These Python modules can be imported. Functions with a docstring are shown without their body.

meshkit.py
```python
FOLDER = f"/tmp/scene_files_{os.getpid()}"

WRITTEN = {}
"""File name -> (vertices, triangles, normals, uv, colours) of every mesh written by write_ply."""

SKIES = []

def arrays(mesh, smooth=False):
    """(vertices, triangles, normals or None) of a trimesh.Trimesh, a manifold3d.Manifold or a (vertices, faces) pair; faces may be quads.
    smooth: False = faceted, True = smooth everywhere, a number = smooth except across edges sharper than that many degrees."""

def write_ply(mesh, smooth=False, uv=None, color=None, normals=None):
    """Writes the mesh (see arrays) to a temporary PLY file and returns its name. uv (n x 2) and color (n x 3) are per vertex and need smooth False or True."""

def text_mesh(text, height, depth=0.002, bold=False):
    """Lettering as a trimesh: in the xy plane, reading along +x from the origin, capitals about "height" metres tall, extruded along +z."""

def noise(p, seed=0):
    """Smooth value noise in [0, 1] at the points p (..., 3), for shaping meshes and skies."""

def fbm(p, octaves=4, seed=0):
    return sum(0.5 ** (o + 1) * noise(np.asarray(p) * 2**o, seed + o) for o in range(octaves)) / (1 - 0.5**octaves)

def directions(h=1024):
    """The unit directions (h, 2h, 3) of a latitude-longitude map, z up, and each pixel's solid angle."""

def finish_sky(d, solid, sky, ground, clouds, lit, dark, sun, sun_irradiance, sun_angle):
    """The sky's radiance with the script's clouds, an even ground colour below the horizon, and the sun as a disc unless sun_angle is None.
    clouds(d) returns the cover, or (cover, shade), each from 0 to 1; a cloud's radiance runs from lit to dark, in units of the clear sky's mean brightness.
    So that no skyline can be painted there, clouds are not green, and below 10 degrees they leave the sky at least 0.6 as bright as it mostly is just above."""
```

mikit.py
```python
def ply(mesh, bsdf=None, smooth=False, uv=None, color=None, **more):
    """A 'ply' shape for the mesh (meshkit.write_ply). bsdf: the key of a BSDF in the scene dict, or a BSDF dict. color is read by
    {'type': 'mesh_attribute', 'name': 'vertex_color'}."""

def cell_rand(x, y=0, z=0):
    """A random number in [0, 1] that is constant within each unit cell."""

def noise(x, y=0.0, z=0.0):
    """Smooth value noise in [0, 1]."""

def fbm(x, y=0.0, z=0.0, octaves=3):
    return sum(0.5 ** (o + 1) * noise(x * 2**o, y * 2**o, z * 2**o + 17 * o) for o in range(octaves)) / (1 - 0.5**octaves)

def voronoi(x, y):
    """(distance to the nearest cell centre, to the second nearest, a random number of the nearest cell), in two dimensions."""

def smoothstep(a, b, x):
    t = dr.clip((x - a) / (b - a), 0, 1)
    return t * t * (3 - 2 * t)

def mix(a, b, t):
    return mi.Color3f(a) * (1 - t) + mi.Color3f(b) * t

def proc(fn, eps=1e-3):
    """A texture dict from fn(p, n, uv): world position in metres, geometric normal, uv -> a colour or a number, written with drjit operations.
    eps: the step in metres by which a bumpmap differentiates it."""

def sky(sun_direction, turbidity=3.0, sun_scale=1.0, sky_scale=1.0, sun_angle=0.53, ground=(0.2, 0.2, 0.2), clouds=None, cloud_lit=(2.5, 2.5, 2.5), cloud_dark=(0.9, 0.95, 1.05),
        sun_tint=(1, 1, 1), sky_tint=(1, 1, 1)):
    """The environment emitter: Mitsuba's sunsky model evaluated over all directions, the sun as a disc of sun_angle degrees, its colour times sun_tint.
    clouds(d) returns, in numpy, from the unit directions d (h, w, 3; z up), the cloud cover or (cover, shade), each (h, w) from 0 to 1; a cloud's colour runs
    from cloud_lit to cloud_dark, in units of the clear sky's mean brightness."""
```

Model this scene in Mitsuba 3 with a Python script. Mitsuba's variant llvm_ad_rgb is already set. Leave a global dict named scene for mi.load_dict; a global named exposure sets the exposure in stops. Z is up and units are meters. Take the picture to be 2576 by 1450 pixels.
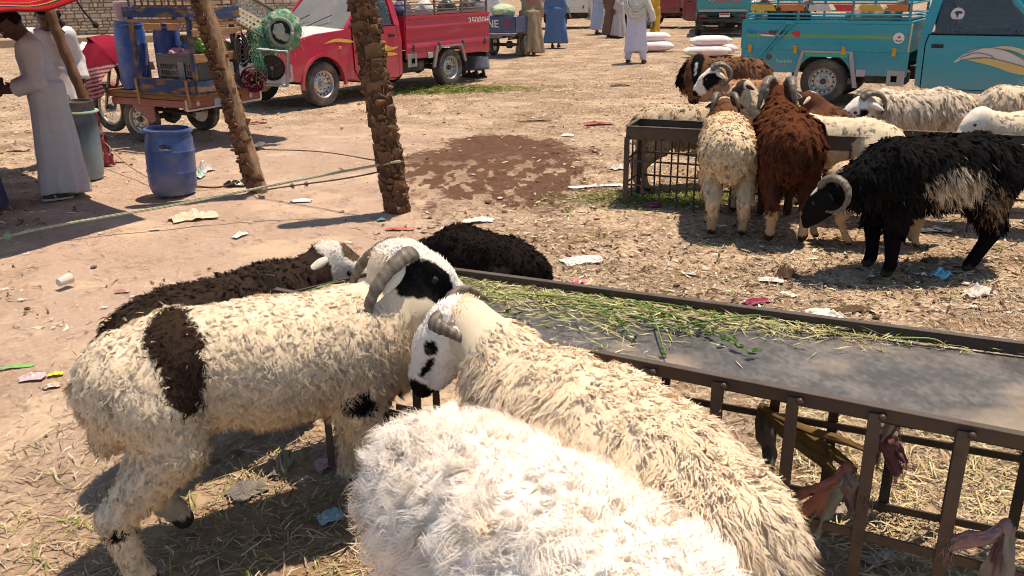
import math, numpy as np, trimesh, mitsuba as mi, mikit, meshkit
import drjit as dr
import manifold3d as m3
from scipy.spatial import cKDTree

# ------------------------------------------------------------------ camera, sky, exposure
CAM_H, FOC, HORIZON, ROLL = 1.8, 2150.0, -45.0, 0.015      # metres; focal length in units of a 2576-wide frame
PITCH = math.atan((725 - HORIZON) / FOC)
FW = np.array([0, math.cos(PITCH), -math.sin(PITCH)]); UP0 = np.array([0, math.sin(PITCH), math.cos(PITCH)])
UPV = math.cos(ROLL) * UP0 + math.sin(ROLL) * np.array([1.0, 0, 0])
CPOS = np.array([0, 0, CAM_H])
scene, labels = {}, {}
scene['camera'] = {'type': 'perspective', 'fov': math.degrees(2 * math.atan(1288 / FOC)), 'fov_axis': 'x', 'near_clip': 0.05, 'far_clip': 900.0,
                   'to_world': mi.ScalarTransform4f().look_at(origin=CPOS.tolist(), target=(CPOS + FW).tolist(), up=UPV.tolist())}
SUN = (0.22, 0.12, 1.0)
scene['sky_light'] = mikit.sky(SUN, turbidity=3.2, sun_tint=(1.0, 0.97, 0.93), sky_tint=(1.10, 1.0, 0.86), ground=(0.36, 0.29, 0.22))
exposure = 2.0


def ground_at(x, y, z=0.0):
    """The world point at height z that the survey pixel (x, y) of a 2576 x 1450 frame marks."""
    R = math.cos(ROLL) * np.array([1.0, 0, 0]) - math.sin(ROLL) * UP0
    d = FW + (x - 1288) / FOC * R - (y - 725) / FOC * UPV
    return CPOS + d * ((z - CAM_H) / d[2])


# ------------------------------------------------------------------ materials
def _unpack(p, n, uv):
    """The colour a vertex carries in its uv: v holds the hue, 6 bits per channel on a square-root scale, u the tone."""
    k = dr.floor(uv.y + 0.5); r = dr.floor(k / 4096); g = dr.floor((k - r * 4096) / 64); b = k - r * 4096 - g * 64
    return mi.Color3f(dr.square(r / 63), dr.square(g / 63), dr.square(b / 63)) * uv.x


VC = mikit.proc(_unpack)


def coloured(v, f, n, c):
    """Vertices, faces, normals and the uv that stores the colours c; faces are cut apart where the hue changes."""
    hue = c / c.max(1, keepdims=True)
    if np.ptp(hue, axis=0).max() > 0.02:
        lab = f.reshape(-1); same = np.abs(hue[f] - hue[f[:, :1]]).max() < 0.004
        if not same: v, c, n, f = v[lab], c[lab], (None if n is None else n[lab]), np.arange(len(lab)).reshape(-1, 3)
        base = np.zeros_like(c); m = c[f].mean(1)
        for k in range(3): base[f[:, k]] = m
    else: base = np.broadcast_to(c.mean(0), c.shape)
    q = np.clip(np.round(np.sqrt(base) * 63), 1, 63); d = (q / 63)**2; w = np.array([.3, .59, .11])
    return v, f, n, np.stack([(c @ w) / (d @ w), q @ np.array([4096, 64, 1.0])], 1)


def entry(v, f, n, c, mat):
    """The scene entry of a coloured mesh."""
    v, f, n, uv = coloured(np.asarray(v, float), np.asarray(f), n, np.clip(c, 0.003, 0.95))
    path = meshkit.write_ply(trimesh.Trimesh(v, f, process=False), False, uv, None, n)
    return {'type': 'ply', 'filename': path, 'face_normals': n is None, 'bsdf': {'type': 'ref', 'id': mat}}



def two(b): return {'type': 'twosided', 'bsdf': b}


def dusty(inner, colour, fn):
    return two({'type': 'blendbsdf', 'weight': mikit.proc(fn), 'a': inner, 'b': {'type': 'diffuse', 'reflectance': {'type': 'rgb', 'value': colour}}})


scene['matte'] = two({'type': 'diffuse', 'reflectance': VC})
scene['satin'] = two({'type': 'principled', 'base_color': VC, 'roughness': 0.5, 'specular': 0.4})
scene['hide'] = two({'type': 'principled', 'base_color': VC, 'roughness': 0.6, 'specular': 0.35, 'sheen': 0.3})
scene['plastic'] = dusty({'type': 'principled', 'base_color': VC, 'roughness': 0.36, 'specular': 0.5}, [0.40, 0.33, 0.26],
                         lambda p, n, uv: 0.04 + 0.42 * mikit.smoothstep(0.45, 0.8, mikit.fbm(p.x * 5, p.y * 5, p.z * 3, 4)))
scene['paint'] = dusty({'type': 'principled', 'base_color': VC, 'roughness': 0.3, 'specular': 0.5, 'clearcoat': 0.6, 'clearcoat_gloss': 0.85}, [0.42, 0.34, 0.27],
                       lambda p, n, uv: 0.02 + 0.14 * mikit.smoothstep(0.5, 0.85, mikit.fbm(p.x * 3, p.y * 3, p.z * 5, 4)) + 0.22 * mikit.smoothstep(0.8, 0.25, p.z))
scene['rubber'] = dusty({'type': 'principled', 'base_color': VC, 'roughness': 0.75, 'specular': 0.3}, [0.30, 0.25, 0.2],
                        lambda p, n, uv: 0.12 + 0.4 * mikit.smoothstep(0.4, 0.8, mikit.fbm(p.x * 7, p.y * 7, p.z * 7, 3)))
scene['metal'] = two({'type': 'principled', 'base_color': VC, 'roughness': 0.42, 'metallic': 0.85})
scene['iron'] = dusty({'type': 'principled', 'base_color': VC, 'roughness': 0.5, 'metallic': 0.35, 'specular': 0.5}, [0.095, 0.074, 0.060],
                      lambda p, n, uv: 0.12 + 0.7 * mikit.smoothstep(0.42, 0.72, mikit.fbm(p.x * 16, p.y * 16, p.z * 16, 4)))
scene['wood'] = two({'type': 'bumpmap', 'scale': 1.0, 'tex': mikit.proc(lambda p, n, uv: 0.004 * mikit.fbm(p.x * 30, p.y * 30, p.z * 30, 3)),
                     'bsdf': {'type': 'diffuse', 'reflectance': VC}})
scene['glass'] = {'type': 'thindielectric', 'int_ior': 1.5}
scene['tinted_glass'] = {'type': 'thindielectric', 'int_ior': 1.5, 'specular_transmittance': {'type': 'rgb', 'value': [0.10, 0.125, 0.16]}}
scene['dusty_glass'] = {'type': 'blendbsdf', 'weight': mikit.proc(lambda p, n, uv: 0.30 + 0.25 * mikit.fbm(p.x * 3, p.y * 3, p.z * 3, 3)), 'a': {'type': 'thindielectric', 'int_ior': 1.5}, 'b': two({'type': 'diffuse', 'reflectance': {'type': 'rgb', 'value': [0.42, 0.42, 0.41]}})}
scene['film_plastic'] = two({'type': 'principled', 'base_color': VC, 'roughness': 0.25, 'specular': 0.6})
scene['thin_cloth'] = {'type': 'principledthin', 'base_color': VC, 'roughness': 0.8, 'diff_trans': 0.16}
scene['fleece'] = {'type': 'principledthin', 'base_color': VC, 'roughness': 0.9, 'diff_trans': 0.8}
scene['fine_fleece'] = {'type': 'principledthin', 'base_color': VC, 'roughness': 0.9, 'diff_trans': 1.1}
scene['leaf'] = {'type': 'principledthin', 'base_color': VC, 'roughness': 0.5, 'diff_trans': 0.6}

# ------------------------------------------------------------------ scene bookkeeping
RNG = np.random.default_rng(7)
_used = set()


def numbered(key):
    if key not in _used:
        _used.add(key); return key
    k = 1
    while f'{key}_{k:03d}' in _used: k += 1
    _used.add(f'{key}_{k:03d}')
    return f'{key}_{k:03d}'


def thing(name, label, cat, group=None, kind=None):
    key = numbered(name); tag(key, label, cat, group, kind)
    return key


def tag(key, label=None, cat=None, group=None, kind=None):
    d = {k: v for k, v in dict(label=label, category=cat, group=group, kind=kind).items() if v}
    if d: labels[key] = d


def tri(mesh):
    if hasattr(mesh, 'to_mesh'):
        m = mesh.to_mesh(); return trimesh.Trimesh(m.vert_properties[:, :3], m.tri_verts, process=False)
    if isinstance(mesh, tuple):
        f = np.asarray(mesh[1], int)
        if f.shape[1] == 4: f = np.vstack([f[:, [0, 1, 2]], f[:, [0, 2, 3]]])
        return trimesh.Trimesh(np.asarray(mesh[0], float), f, process=False)
    return mesh


def obj(name, mesh, color=(0.5, 0.5, 0.5), mat='matte', parent=None, T=None, smooth=30, jit=0.06, normals=None, nmix=.55, label=None, cat=None, group=None, kind=None):
    """ONE entry of the scene. color: rgb, an (n, 3) array or a function of the local vertices; T: 4 x 4 placement."""
    key = numbered(f'{parent}__{name}' if parent else name)
    if isinstance(mesh, list): mesh = trimesh.util.concatenate([tri(m) for m in mesh])
    mesh = tri(mesh)
    given = not callable(color) and np.ndim(color) == 2
    if smooth not in (True, False) and not given and len(mesh.faces) < 60000:
        mesh = trimesh.graph.smooth_shade(mesh, angle=np.radians(smooth), facet_minarea=None); sm = True
    else: sm = smooth if smooth in (True, False) else True
    v, f = np.array(mesh.vertices), np.array(mesh.faces)
    n = None if not sm else vnormals(mesh)
    if normals is not None: n = n * (1 - nmix) + normals * nmix; n /= np.linalg.norm(n, axis=1, keepdims=True) + 1e-9
    c = np.asarray(color(v) if callable(color) else color, float)
    c = np.array(np.broadcast_to(c, (len(v), 3)))
    if T is not None:
        v = v @ T[:3, :3].T + T[:3, 3]
        if n is not None: n = n @ np.linalg.inv(T[:3, :3]); n /= np.linalg.norm(n, axis=1, keepdims=True) + 1e-20
        if np.linalg.det(T[:3, :3]) < 0: f = f[:, ::-1]
    if jit: c = c * (1 + jit * 2 * (meshkit.fbm(v * 9.0, 3, 5)[:, None] - 0.5) * 2)
    scene[key] = entry(v, f, n, c, mat)
    tag(key, label, cat, group, kind)
    return key


# ------------------------------------------------------------------ mesh helpers
def rotz(a): c, s = math.cos(a), math.sin(a); return np.array([[c, -s, 0], [s, c, 0], [0, 0, 1.0]])
def rotx(a): c, s = math.cos(a), math.sin(a); return np.array([[1.0, 0, 0], [0, c, -s], [0, s, c]])
def roty(a): c, s = math.cos(a), math.sin(a); return np.array([[c, 0, s], [0, 1.0, 0], [-s, 0, c]])


def mat4(loc=(0, 0, 0), R=None, yaw=0.0, s=1.0):
    T = np.eye(4); T[:3, :3] = (rotz(yaw) if R is None else R) * s; T[:3, 3] = loc
    return T


def moved(mesh, loc=(0, 0, 0), R=None):
    mesh = tri(mesh); v = np.array(mesh.vertices)
    if R is not None: v = v @ np.asarray(R).T
    return trimesh.Trimesh(v + np.asarray(loc, float), mesh.faces, process=False)


_CORNER = np.array([(a, b, c, k) for a in (-1, 1) for b in (-1, 1) for c in (-1, 1) for k in range(3)])


def _chamfered(size, ch):
    q = np.repeat((np.asarray(size, float) / 2 - ch)[None], 24, 0); q[np.arange(24), _CORNER[:, 3]] += ch
    return q * _CORNER[:, :3]


_h = trimesh.convex.convex_hull(_chamfered((1, 1, 1), .1)); _BOXF = cKDTree(_chamfered((1, 1, 1), .1)).query(_h.vertices)[1][_h.faces]


def cbox(sx, sy, sz, loc=(0, 0, 0), R=None, ch=0.006):
    """A box with chamfered edges, centred at loc."""
    v = _chamfered((sx, sy, sz), min(ch, 0.3 * min(sx, sy, sz)))
    if R is not None: v = v @ np.asarray(R).T
    return trimesh.Trimesh(v + np.asarray(loc, float), _BOXF.copy(), process=False)


def beam(a, b, w, h, ch=0.005, up=(0, 0, 1)):
    """A rectangular bar from a to b, w wide and h high."""
    a, b = np.asarray(a, float), np.asarray(b, float); x = b - a; L = np.linalg.norm(x); x /= L
    up = np.asarray(up, float)
    if abs(x @ up) > 0.95: up = np.array([1.0, 0, 0])
    y = np.cross(up, x); y /= np.linalg.norm(y); z = np.cross(x, y)
    return cbox(L, w, h, (a + b) / 2, np.stack([x, y, z], 1), ch)


def tube(pts, r, n=8, cap=True, squash=None):
    """A tube along the points, radius r (number or per point)."""
    pts = np.asarray(pts, float); k = len(pts); r = np.broadcast_to(np.asarray(r, float), (k,))
    t = np.gradient(pts, axis=0); t /= np.linalg.norm(t, axis=1, keepdims=True) + 1e-12
    a = np.cross(t[0], [0, 0, 1.0] if abs(t[0][2]) < 0.9 else [1.0, 0, 0]); A = []
    for i in range(k):
        a = a - t[i] * (a @ t[i]); a /= np.linalg.norm(a) + 1e-12; A.append(a)
    A = np.array(A); B = np.cross(t, A); ang = np.arange(n) * 2 * np.pi / n
    v = pts[:, None] + r[:, None, None] * (np.cos(ang)[None, :, None] * A[:, None] + np.sin(ang)[None, :, None] * B[:, None] * (squash or 1.0))
    i, j = np.meshgrid(np.arange(k - 1), np.arange(n), indexing='ij'); j2 = (j + 1) % n
    f = np.stack([i * n + j, i * n + j2, (i + 1) * n + j2, (i + 1) * n + j], -1).reshape(-1, 4)
    f = np.vstack([f[:, [0, 1, 2]], f[:, [0, 2, 3]]]); v = v.reshape(-1, 3)
    if cap:
        v = np.vstack([v, pts[0], pts[-1]]); q = np.arange(n); q2 = (q + 1) % n; m = (k - 1) * n
        f = np.vstack([f, np.stack([q2, q, q * 0 + k * n], 1), np.stack([m + q, m + q2, q * 0 + k * n + 1], 1)])
    return trimesh.Trimesh(v, f, process=False)


def lathe(profile, n=32, loc=(0, 0, 0), R=None):
    """A solid of revolution about z from (radius, z) points; both ends at radius 0 close it."""
    pr = np.asarray(profile, float); ang = np.arange(n) * 2 * np.pi / n; k = len(pr)
    v = np.stack([pr[:, None, 0] * np.cos(ang), pr[:, None, 0] * np.sin(ang), np.repeat(pr[:, 1:2], n, 1)], -1).reshape(-1, 3)
    i, j = np.meshgrid(np.arange(k - 1), np.arange(n), indexing='ij'); j2 = (j + 1) % n
    f = np.stack([i * n + j, i * n + j2, (i + 1) * n + j2, (i + 1) * n + j], -1).reshape(-1, 4)
    m = trimesh.Trimesh(v, np.vstack([f[:, [0, 1, 2]], f[:, [0, 2, 3]]]), process=False)
    m.merge_vertices(); m.update_faces(m.nondegenerate_faces())
    return moved(m, loc, R)


def prism(poly, depth, loc=(0, 0, 0), R=None, centre=True):
    """A polygon (xy) extruded along z by depth."""
    cs = m3.CrossSection([np.asarray(poly, float)], m3.FillRule.EvenOdd)
    m = tri(m3.Manifold.extrude(cs, depth))
    if centre: m = moved(m, (0, 0, -depth / 2))
    return moved(m, loc, R)


def side_plate(poly, y, th):
    """A plate in the x-z plane (polygon of x, z), th thick, its middle at y."""
    return moved(prism(poly, th), (0, y, 0), np.array([[1.0, 0, 0], [0, 0, -1], [0, 1, 0]]))


def hull(pts): return trimesh.convex.convex_hull(np.asarray(pts, float))


def sheet(grid, th=0.0):
    """A grid of points (a, b, 3) as a sheet."""
    g = np.asarray(grid, float); a, b = g.shape[:2]
    i, j = np.meshgrid(np.arange(a - 1), np.arange(b - 1), indexing='ij'); k = i * b + j
    f = np.stack([k, k + b, k + b + 1, k + 1], -1).reshape(-1, 4)
    f = np.vstack([f[:, [0, 1, 2]], f[:, [0, 2, 3]]])
    if not th: return trimesh.Trimesh(g.reshape(-1, 3), f, process=False)
    m = trimesh.Trimesh(g.reshape(-1, 3), f, process=False); n = np.array(m.vertex_normals); v = g.reshape(-1, 3); N = len(v)
    rim = np.concatenate([np.arange(b), np.arange(1, a) * b + b - 1, ((a - 1) * b + np.arange(b - 1))[::-1], (np.arange(1, a - 1) * b)[::-1]]); r2 = np.roll(rim, -1)
    side = np.vstack([np.stack([rim, r2, r2 + N], 1), np.stack([rim, r2 + N, rim + N], 1)])
    return trimesh.Trimesh(np.vstack([v, v - n * th]), np.vstack([f, f[:, ::-1] + N, side]), process=False)


def spline(pts, n):
    """A smooth curve through the points (Catmull-Rom)."""
    p = np.asarray(pts, float); p = np.vstack([2 * p[0] - p[1], p, 2 * p[-1] - p[-2]]); k = len(p) - 3
    s = np.linspace(0, k - 1e-9, n); i = s.astype(int); t = (s - i)[:, None]
    a, b, c, d = p[i], p[i + 1], p[i + 2], p[i + 3]
    return 0.5 * (2 * b + (c - a) * t + (2 * a - 5 * b + 4 * c - d) * t**2 + (3 * b - a - 3 * c + d) * t**3)


def smin(a, b, k):
    h = np.clip(0.5 + 0.5 * (b - a) / k, 0, 1)
    return b + (a - b) * h - k * h * (1 - h)


def cone_sdf(p, a, b, ra, rb, s=(1, 1, 1)):
    """Distance to a round cone from a to b; s stretches the axes."""
    s = np.asarray(s, float); q = p / s; a = np.asarray(a, float) / s; b = np.asarray(b, float) / s; d = b - a
    t = np.clip(((q - a) @ d) / max(d @ d, 1e-9), 0, 1)
    e = q - a - t[:, None] * d
    return (np.sqrt(e[:, 0]**2 + e[:, 1]**2 + e[:, 2]**2) - (ra + (rb - ra) * t)) * s.min()


def surface(fn, lo, hi, h):
    """Naive surface nets of fn(points) < 0 in the box lo..hi with cells of h."""
    lo, hi = np.asarray(lo, float), np.asarray(hi, float); n = np.ceil((hi - lo) / h).astype(int) + 1
    ax = [lo[k] + h * np.arange(n[k]) for k in range(3)]
    nc = n // 4 + 2; cax = [lo[k] + 4 * h * np.arange(nc[k]) for k in range(3)]          # a coarse look first, then only the cells near the surface
    coarse = fn(np.stack(np.meshgrid(*cax, indexing='ij'), -1).reshape(-1, 3)).reshape(nc)
    d = coarse[np.ix_(*[np.minimum((np.arange(n[k]) + 2) // 4, nc[k] - 1) for k in range(3)])]
    at = np.stack(np.nonzero(np.abs(d) < 6.5 * h), 1); pts = lo + h * at
    d[tuple(at.T)] = np.concatenate([fn(c) for c in np.array_split(pts, max(1, len(pts) // 100000))])
    ins = d < 0; cell = np.zeros(n - 1); cnt = np.zeros(n - 1); acc = np.zeros((*(n - 1), 3))
    cor = [(a, b, c) for a in (0, 1) for b in (0, 1) for c in (0, 1)]
    def S(a, o): return a[o[0]:n[0] - 1 + o[0], o[1]:n[1] - 1 + o[1], o[2]:n[2] - 1 + o[2]]
    for o in cor:
        for k in range(3):
            if o[k]: continue
            o2 = tuple(1 if q == k else o[q] for q in range(3)); da, db = S(d, o), S(d, o2); x = (da < 0) != (db < 0)
            t = np.where(x, da / np.where(x, da - db, 1), 0); e = np.broadcast_to(np.array(o, float), acc.shape).copy(); e[..., k] += t
            acc += np.where(x[..., None], e, 0); cnt += x
    on = cnt > 0; idx = -np.ones(n - 1, int); idx[on] = np.arange(on.sum()); base = np.stack(np.nonzero(on), 1)
    v = lo + h * (base + acc[on] / cnt[on][:, None]); F = []
    for k in range(3):
        o2 = [0, 0, 0]; o2[k] = 1; sl = tuple(slice(0, n[q] - 1 if q == k else n[q]) for q in range(3)); sl2 = tuple(slice(1, n[q]) if q == k else slice(0, n[q]) for q in range(3))
        x = ins[sl] != ins[sl2]; e = np.stack(np.nonzero(x), 1); a, b = [(1, 2), (2, 0), (0, 1)][k]
        e = e[(e[:, a] > 0) & (e[:, b] > 0) & (e[:, a] < n[a] - 1) & (e[:, b] < n[b] - 1)]
        def I(da, db): q = e.copy(); q[:, a] -= da; q[:, b] -= db; return idx[q[:, 0], q[:, 1], q[:, 2]]
        q = np.stack([I(1, 1), I(0, 1), I(0, 0), I(1, 0)], 1); up = ins[e[:, 0], e[:, 1], e[:, 2]]
        q = np.where(up[:, None], q, q[:, ::-1]); F.append(q)
    F = np.vstack(F); F = F[(F >= 0).all(1)]
    return trimesh.Trimesh(v, np.vstack([F[:, [0, 1, 2]], F[:, [0, 2, 3]]]), process=False)


def relax(mesh, it=6, lam=0.5):
    """Smooths a mesh without much shrinking (Taubin)."""
    v = np.array(mesh.vertices); e = mesh.edges_unique; n = len(v); from scipy.sparse import coo_matrix
    A = coo_matrix((np.ones(2 * len(e)), (np.r_[e[:, 0], e[:, 1]], np.r_[e[:, 1], e[:, 0]])), (n, n)).tocsr(); deg = np.maximum(np.asarray(A.sum(1)), 1)
    for k in range(it * 2): v = v + (lam if k % 2 == 0 else -lam * 1.04) * (A @ v / deg - v)
    return trimesh.Trimesh(v, mesh.faces, process=False)


def vnormals(mesh):
    v, f = np.asarray(mesh.vertices), np.asarray(mesh.faces); n = np.zeros_like(v); c = np.cross(v[f[:, 1]] - v[f[:, 0]], v[f[:, 2]] - v[f[:, 0]])
    for k in range(3): np.add.at(n, f[:, k], c)
    return n / (np.linalg.norm(n, axis=1, keepdims=True) + 1e-20)


def strands(root, direc, length, width, rng, rings=3, curl=0.0, turns=1.0, sag=0.3, sides=3, flat=1.0, ref=None, ph=None, hand=None):
    """Tapered locks as one mesh: (vertices, faces, index of each vertex's lock, position along it 0..1)."""
    n = len(root); length = np.broadcast_to(length, n); width = np.broadcast_to(width, n)
    d = direc / (np.linalg.norm(direc, axis=1, keepdims=True) + 1e-12); a = np.cross(d, rng.normal(size=(n, 3)) if ref is None else ref); a /= np.linalg.norm(a, axis=1, keepdims=True) + 1e-12; b = np.cross(d, a)
    ph = rng.uniform(0, 6.283, n) if ph is None else ph; hand = rng.choice([-1, 1], n) if hand is None else hand; V, W = [], []
    for k in range(rings + 1):
        t = k / rings; th = ph + hand * turns * 6.283 * t
        c = root + d * (length * t)[:, None] * (1 - 0.25 * sag * t) + np.array([0, 0, -1.0]) * (sag * length * t * t)[:, None]
        c = c + (curl * length * t**0.7)[:, None] * ((np.cos(th) - np.cos(ph))[:, None] * a + (np.sin(th) - np.sin(ph))[:, None] * b)
        if k == rings: V.append(c[:, None]); W.append(np.full((n, 1), 1.0)); break
        w = width * (1 - 0.75 * t**1.6) * (0.75 if k == 0 else 1.0); ang = np.arange(sides) * 6.283 / sides
        V.append(c[:, None] + w[:, None, None] * (np.cos(ang)[None, :, None] * a[:, None] + flat * np.sin(ang)[None, :, None] * b[:, None])); W.append(np.full((n, sides), t))
    V = np.concatenate(V, 1); W = np.concatenate(W, 1); m = V.shape[1]; F = []
    for k in range(rings):
        for q in range(sides if sides > 2 else 1):
            q2 = (q + 1) % sides; i, j = k * sides + q, k * sides + q2
            if k < rings - 1: F += [[i, j, j + sides], [i, j + sides, i + sides]]
            else: F.append([i, j, rings * sides])
    F = (np.array(F)[None] + (np.arange(n) * m)[:, None, None]).reshape(-1, 3)
    return V.reshape(-1, 3), F, np.repeat(np.arange(n), m), W.reshape(-1)


def scatter(mesh, count, rng, weight=None):
    """Random points on the mesh: (points, smooth normals)."""
    v, f = np.asarray(mesh.vertices), np.asarray(mesh.faces); n = vnormals(mesh)
    ar = np.linalg.norm(np.cross(v[f[:, 1]] - v[f[:, 0]], v[f[:, 2]] - v[f[:, 0]]), axis=1)
    if weight is not None: ar = ar * weight[f].mean(1)
    k = rng.choice(len(f), count, p=ar / ar.sum()); a, b = rng.random(count), rng.random(count); x = a + b > 1; a[x], b[x] = 1 - a[x], 1 - b[x]; c = 1 - a - b
    mix = lambda q: q[f[k, 0]] * a[:, None] + q[f[k, 1]] * b[:, None] + q[f[k, 2]] * c[:, None]
    nn = mix(n)
    return mix(v), nn / (np.linalg.norm(nn, axis=1, keepdims=True) + 1e-12)
# ------------------------------------------------------------------ the ground
def straw_amount(x, y):
    """How much straw lies on the ground at (x, y), numpy."""
    sand = np.exp(-((x + 2.2 + .18 * (y - 6)) / 1.55)**2 - ((y - 6.3) / 3.3)**2) + np.exp(-((x + 2.6) / 1.6)**2 - ((y - 9.5) / 3.0)**2)
    wet = np.exp(-((x + .2) / .9)**4 - ((y - 8.9) / 1.9)**4)
    near = np.exp(-((y - 2.6) / 1.5)**2) * (x < -.4) * .6
    return np.clip(1.0 - 1.2 * sand - .75 * wet, 0.02, 1) * np.clip(1.3 - y / 40, .2, 1) * .8 + near * .5


def ground_colour(p, n, uv):
    x, y = p.x, p.y
    f1 = mikit.fbm(x * 1.3, y * 1.3, 0, 4); f2 = mikit.fbm(x * 14, y * 11, 3, 4); f3 = mikit.noise(x * 90, y * 70, 5)
    c = mikit.mix((0.36, 0.262, 0.206), (0.455, 0.350, 0.288), f1 * .55 + f2 * .45)
    c = mikit.mix(c, (0.30, 0.19, 0.12), .55 * mikit.smoothstep(.55, .8, f2))
    c = mikit.mix(c, (0.62, 0.50, 0.36), .5 * mikit.smoothstep(.75, .95, f3))
    sx = (x + 2.2 + .18 * (y - 6)) / 1.7; sy = (y - 6.3) / 3.6; sand = dr.exp(-sx * sx - sy * sy); tx = (x + 2.6) / 1.6; ty = (y - 9.5) / 3; sand = dr.minimum(sand + dr.exp(-tx * tx - ty * ty), 1)
    chaff = mikit.noise(x * 60 + 3 * f2, y * 38, 9); ch2 = mikit.noise(x * 34, y * 60, 2)
    st = dr.clip(1 - 1.25 * sand, 0, 1)
    c = mikit.mix(c, mikit.mix((0.165, 0.108, 0.072), (0.41, 0.312, 0.232), chaff * .6 + ch2 * .4), .75 * st)
    md = mikit.fbm(x * 2.6 + 1.5 * f1, y * 3.4, 21, 4)
    c = mikit.mix(c, (0.22, 0.150, 0.095), (.12 + .7 * st) * mikit.smoothstep(.50, .78, md)); c = mikit.mix(c, (0.60, 0.46, 0.33), .45 * mikit.smoothstep(.50, .25, md))
    c = mikit.mix(c, (0.60, 0.49, 0.36), .55 * st * mikit.smoothstep(.66, .8, chaff))
    w = mikit.fbm(x * 3.0, y * 2.2, 7, 4) - .5
    dx = (x + .15) / 1.02; dy = (y - 8.95) / 1.95
    wet = mikit.smoothstep(.30, .04, dr.sqrt(dx * dx + dy * dy) - .80 - .75 * w - .22 * (mikit.noise(x * 30, y * 22, 4) - .5))
    isl = mikit.smoothstep(.54, .66, mikit.fbm(x * 10, y * 4.5, 12, 4)) * mikit.smoothstep(9.9, 8.4, y)
    c = mikit.mix(c, mikit.mix((0.100, 0.057, 0.041), (0.142, 0.082, 0.058), f2), wet * (1 - .8 * isl))
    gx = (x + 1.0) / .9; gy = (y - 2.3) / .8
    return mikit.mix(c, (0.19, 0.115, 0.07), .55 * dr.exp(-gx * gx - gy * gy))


def hoof_print(x, y):
    d, _, k = mikit.voronoi(x * 5.5 + .3 * mikit.noise(x * 9, y * 9), y * 4.6)
    return .022 * mikit.smoothstep(.34, .14, d) * mikit.smoothstep(.45, .6, k)


scene['ground_skin'] = two({'type': 'bumpmap', 'scale': 1.0, 'tex': mikit.proc(lambda p, n, uv: 0.026 * mikit.fbm(p.x * 8, p.y * 8, 0, 4) + .009 * mikit.noise(p.x * 48, p.y * 40) - hoof_print(p.x, p.y), eps=4e-3),
                            'bsdf': {'type': 'diffuse', 'reflectance': mikit.proc(ground_colour)}})


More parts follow.
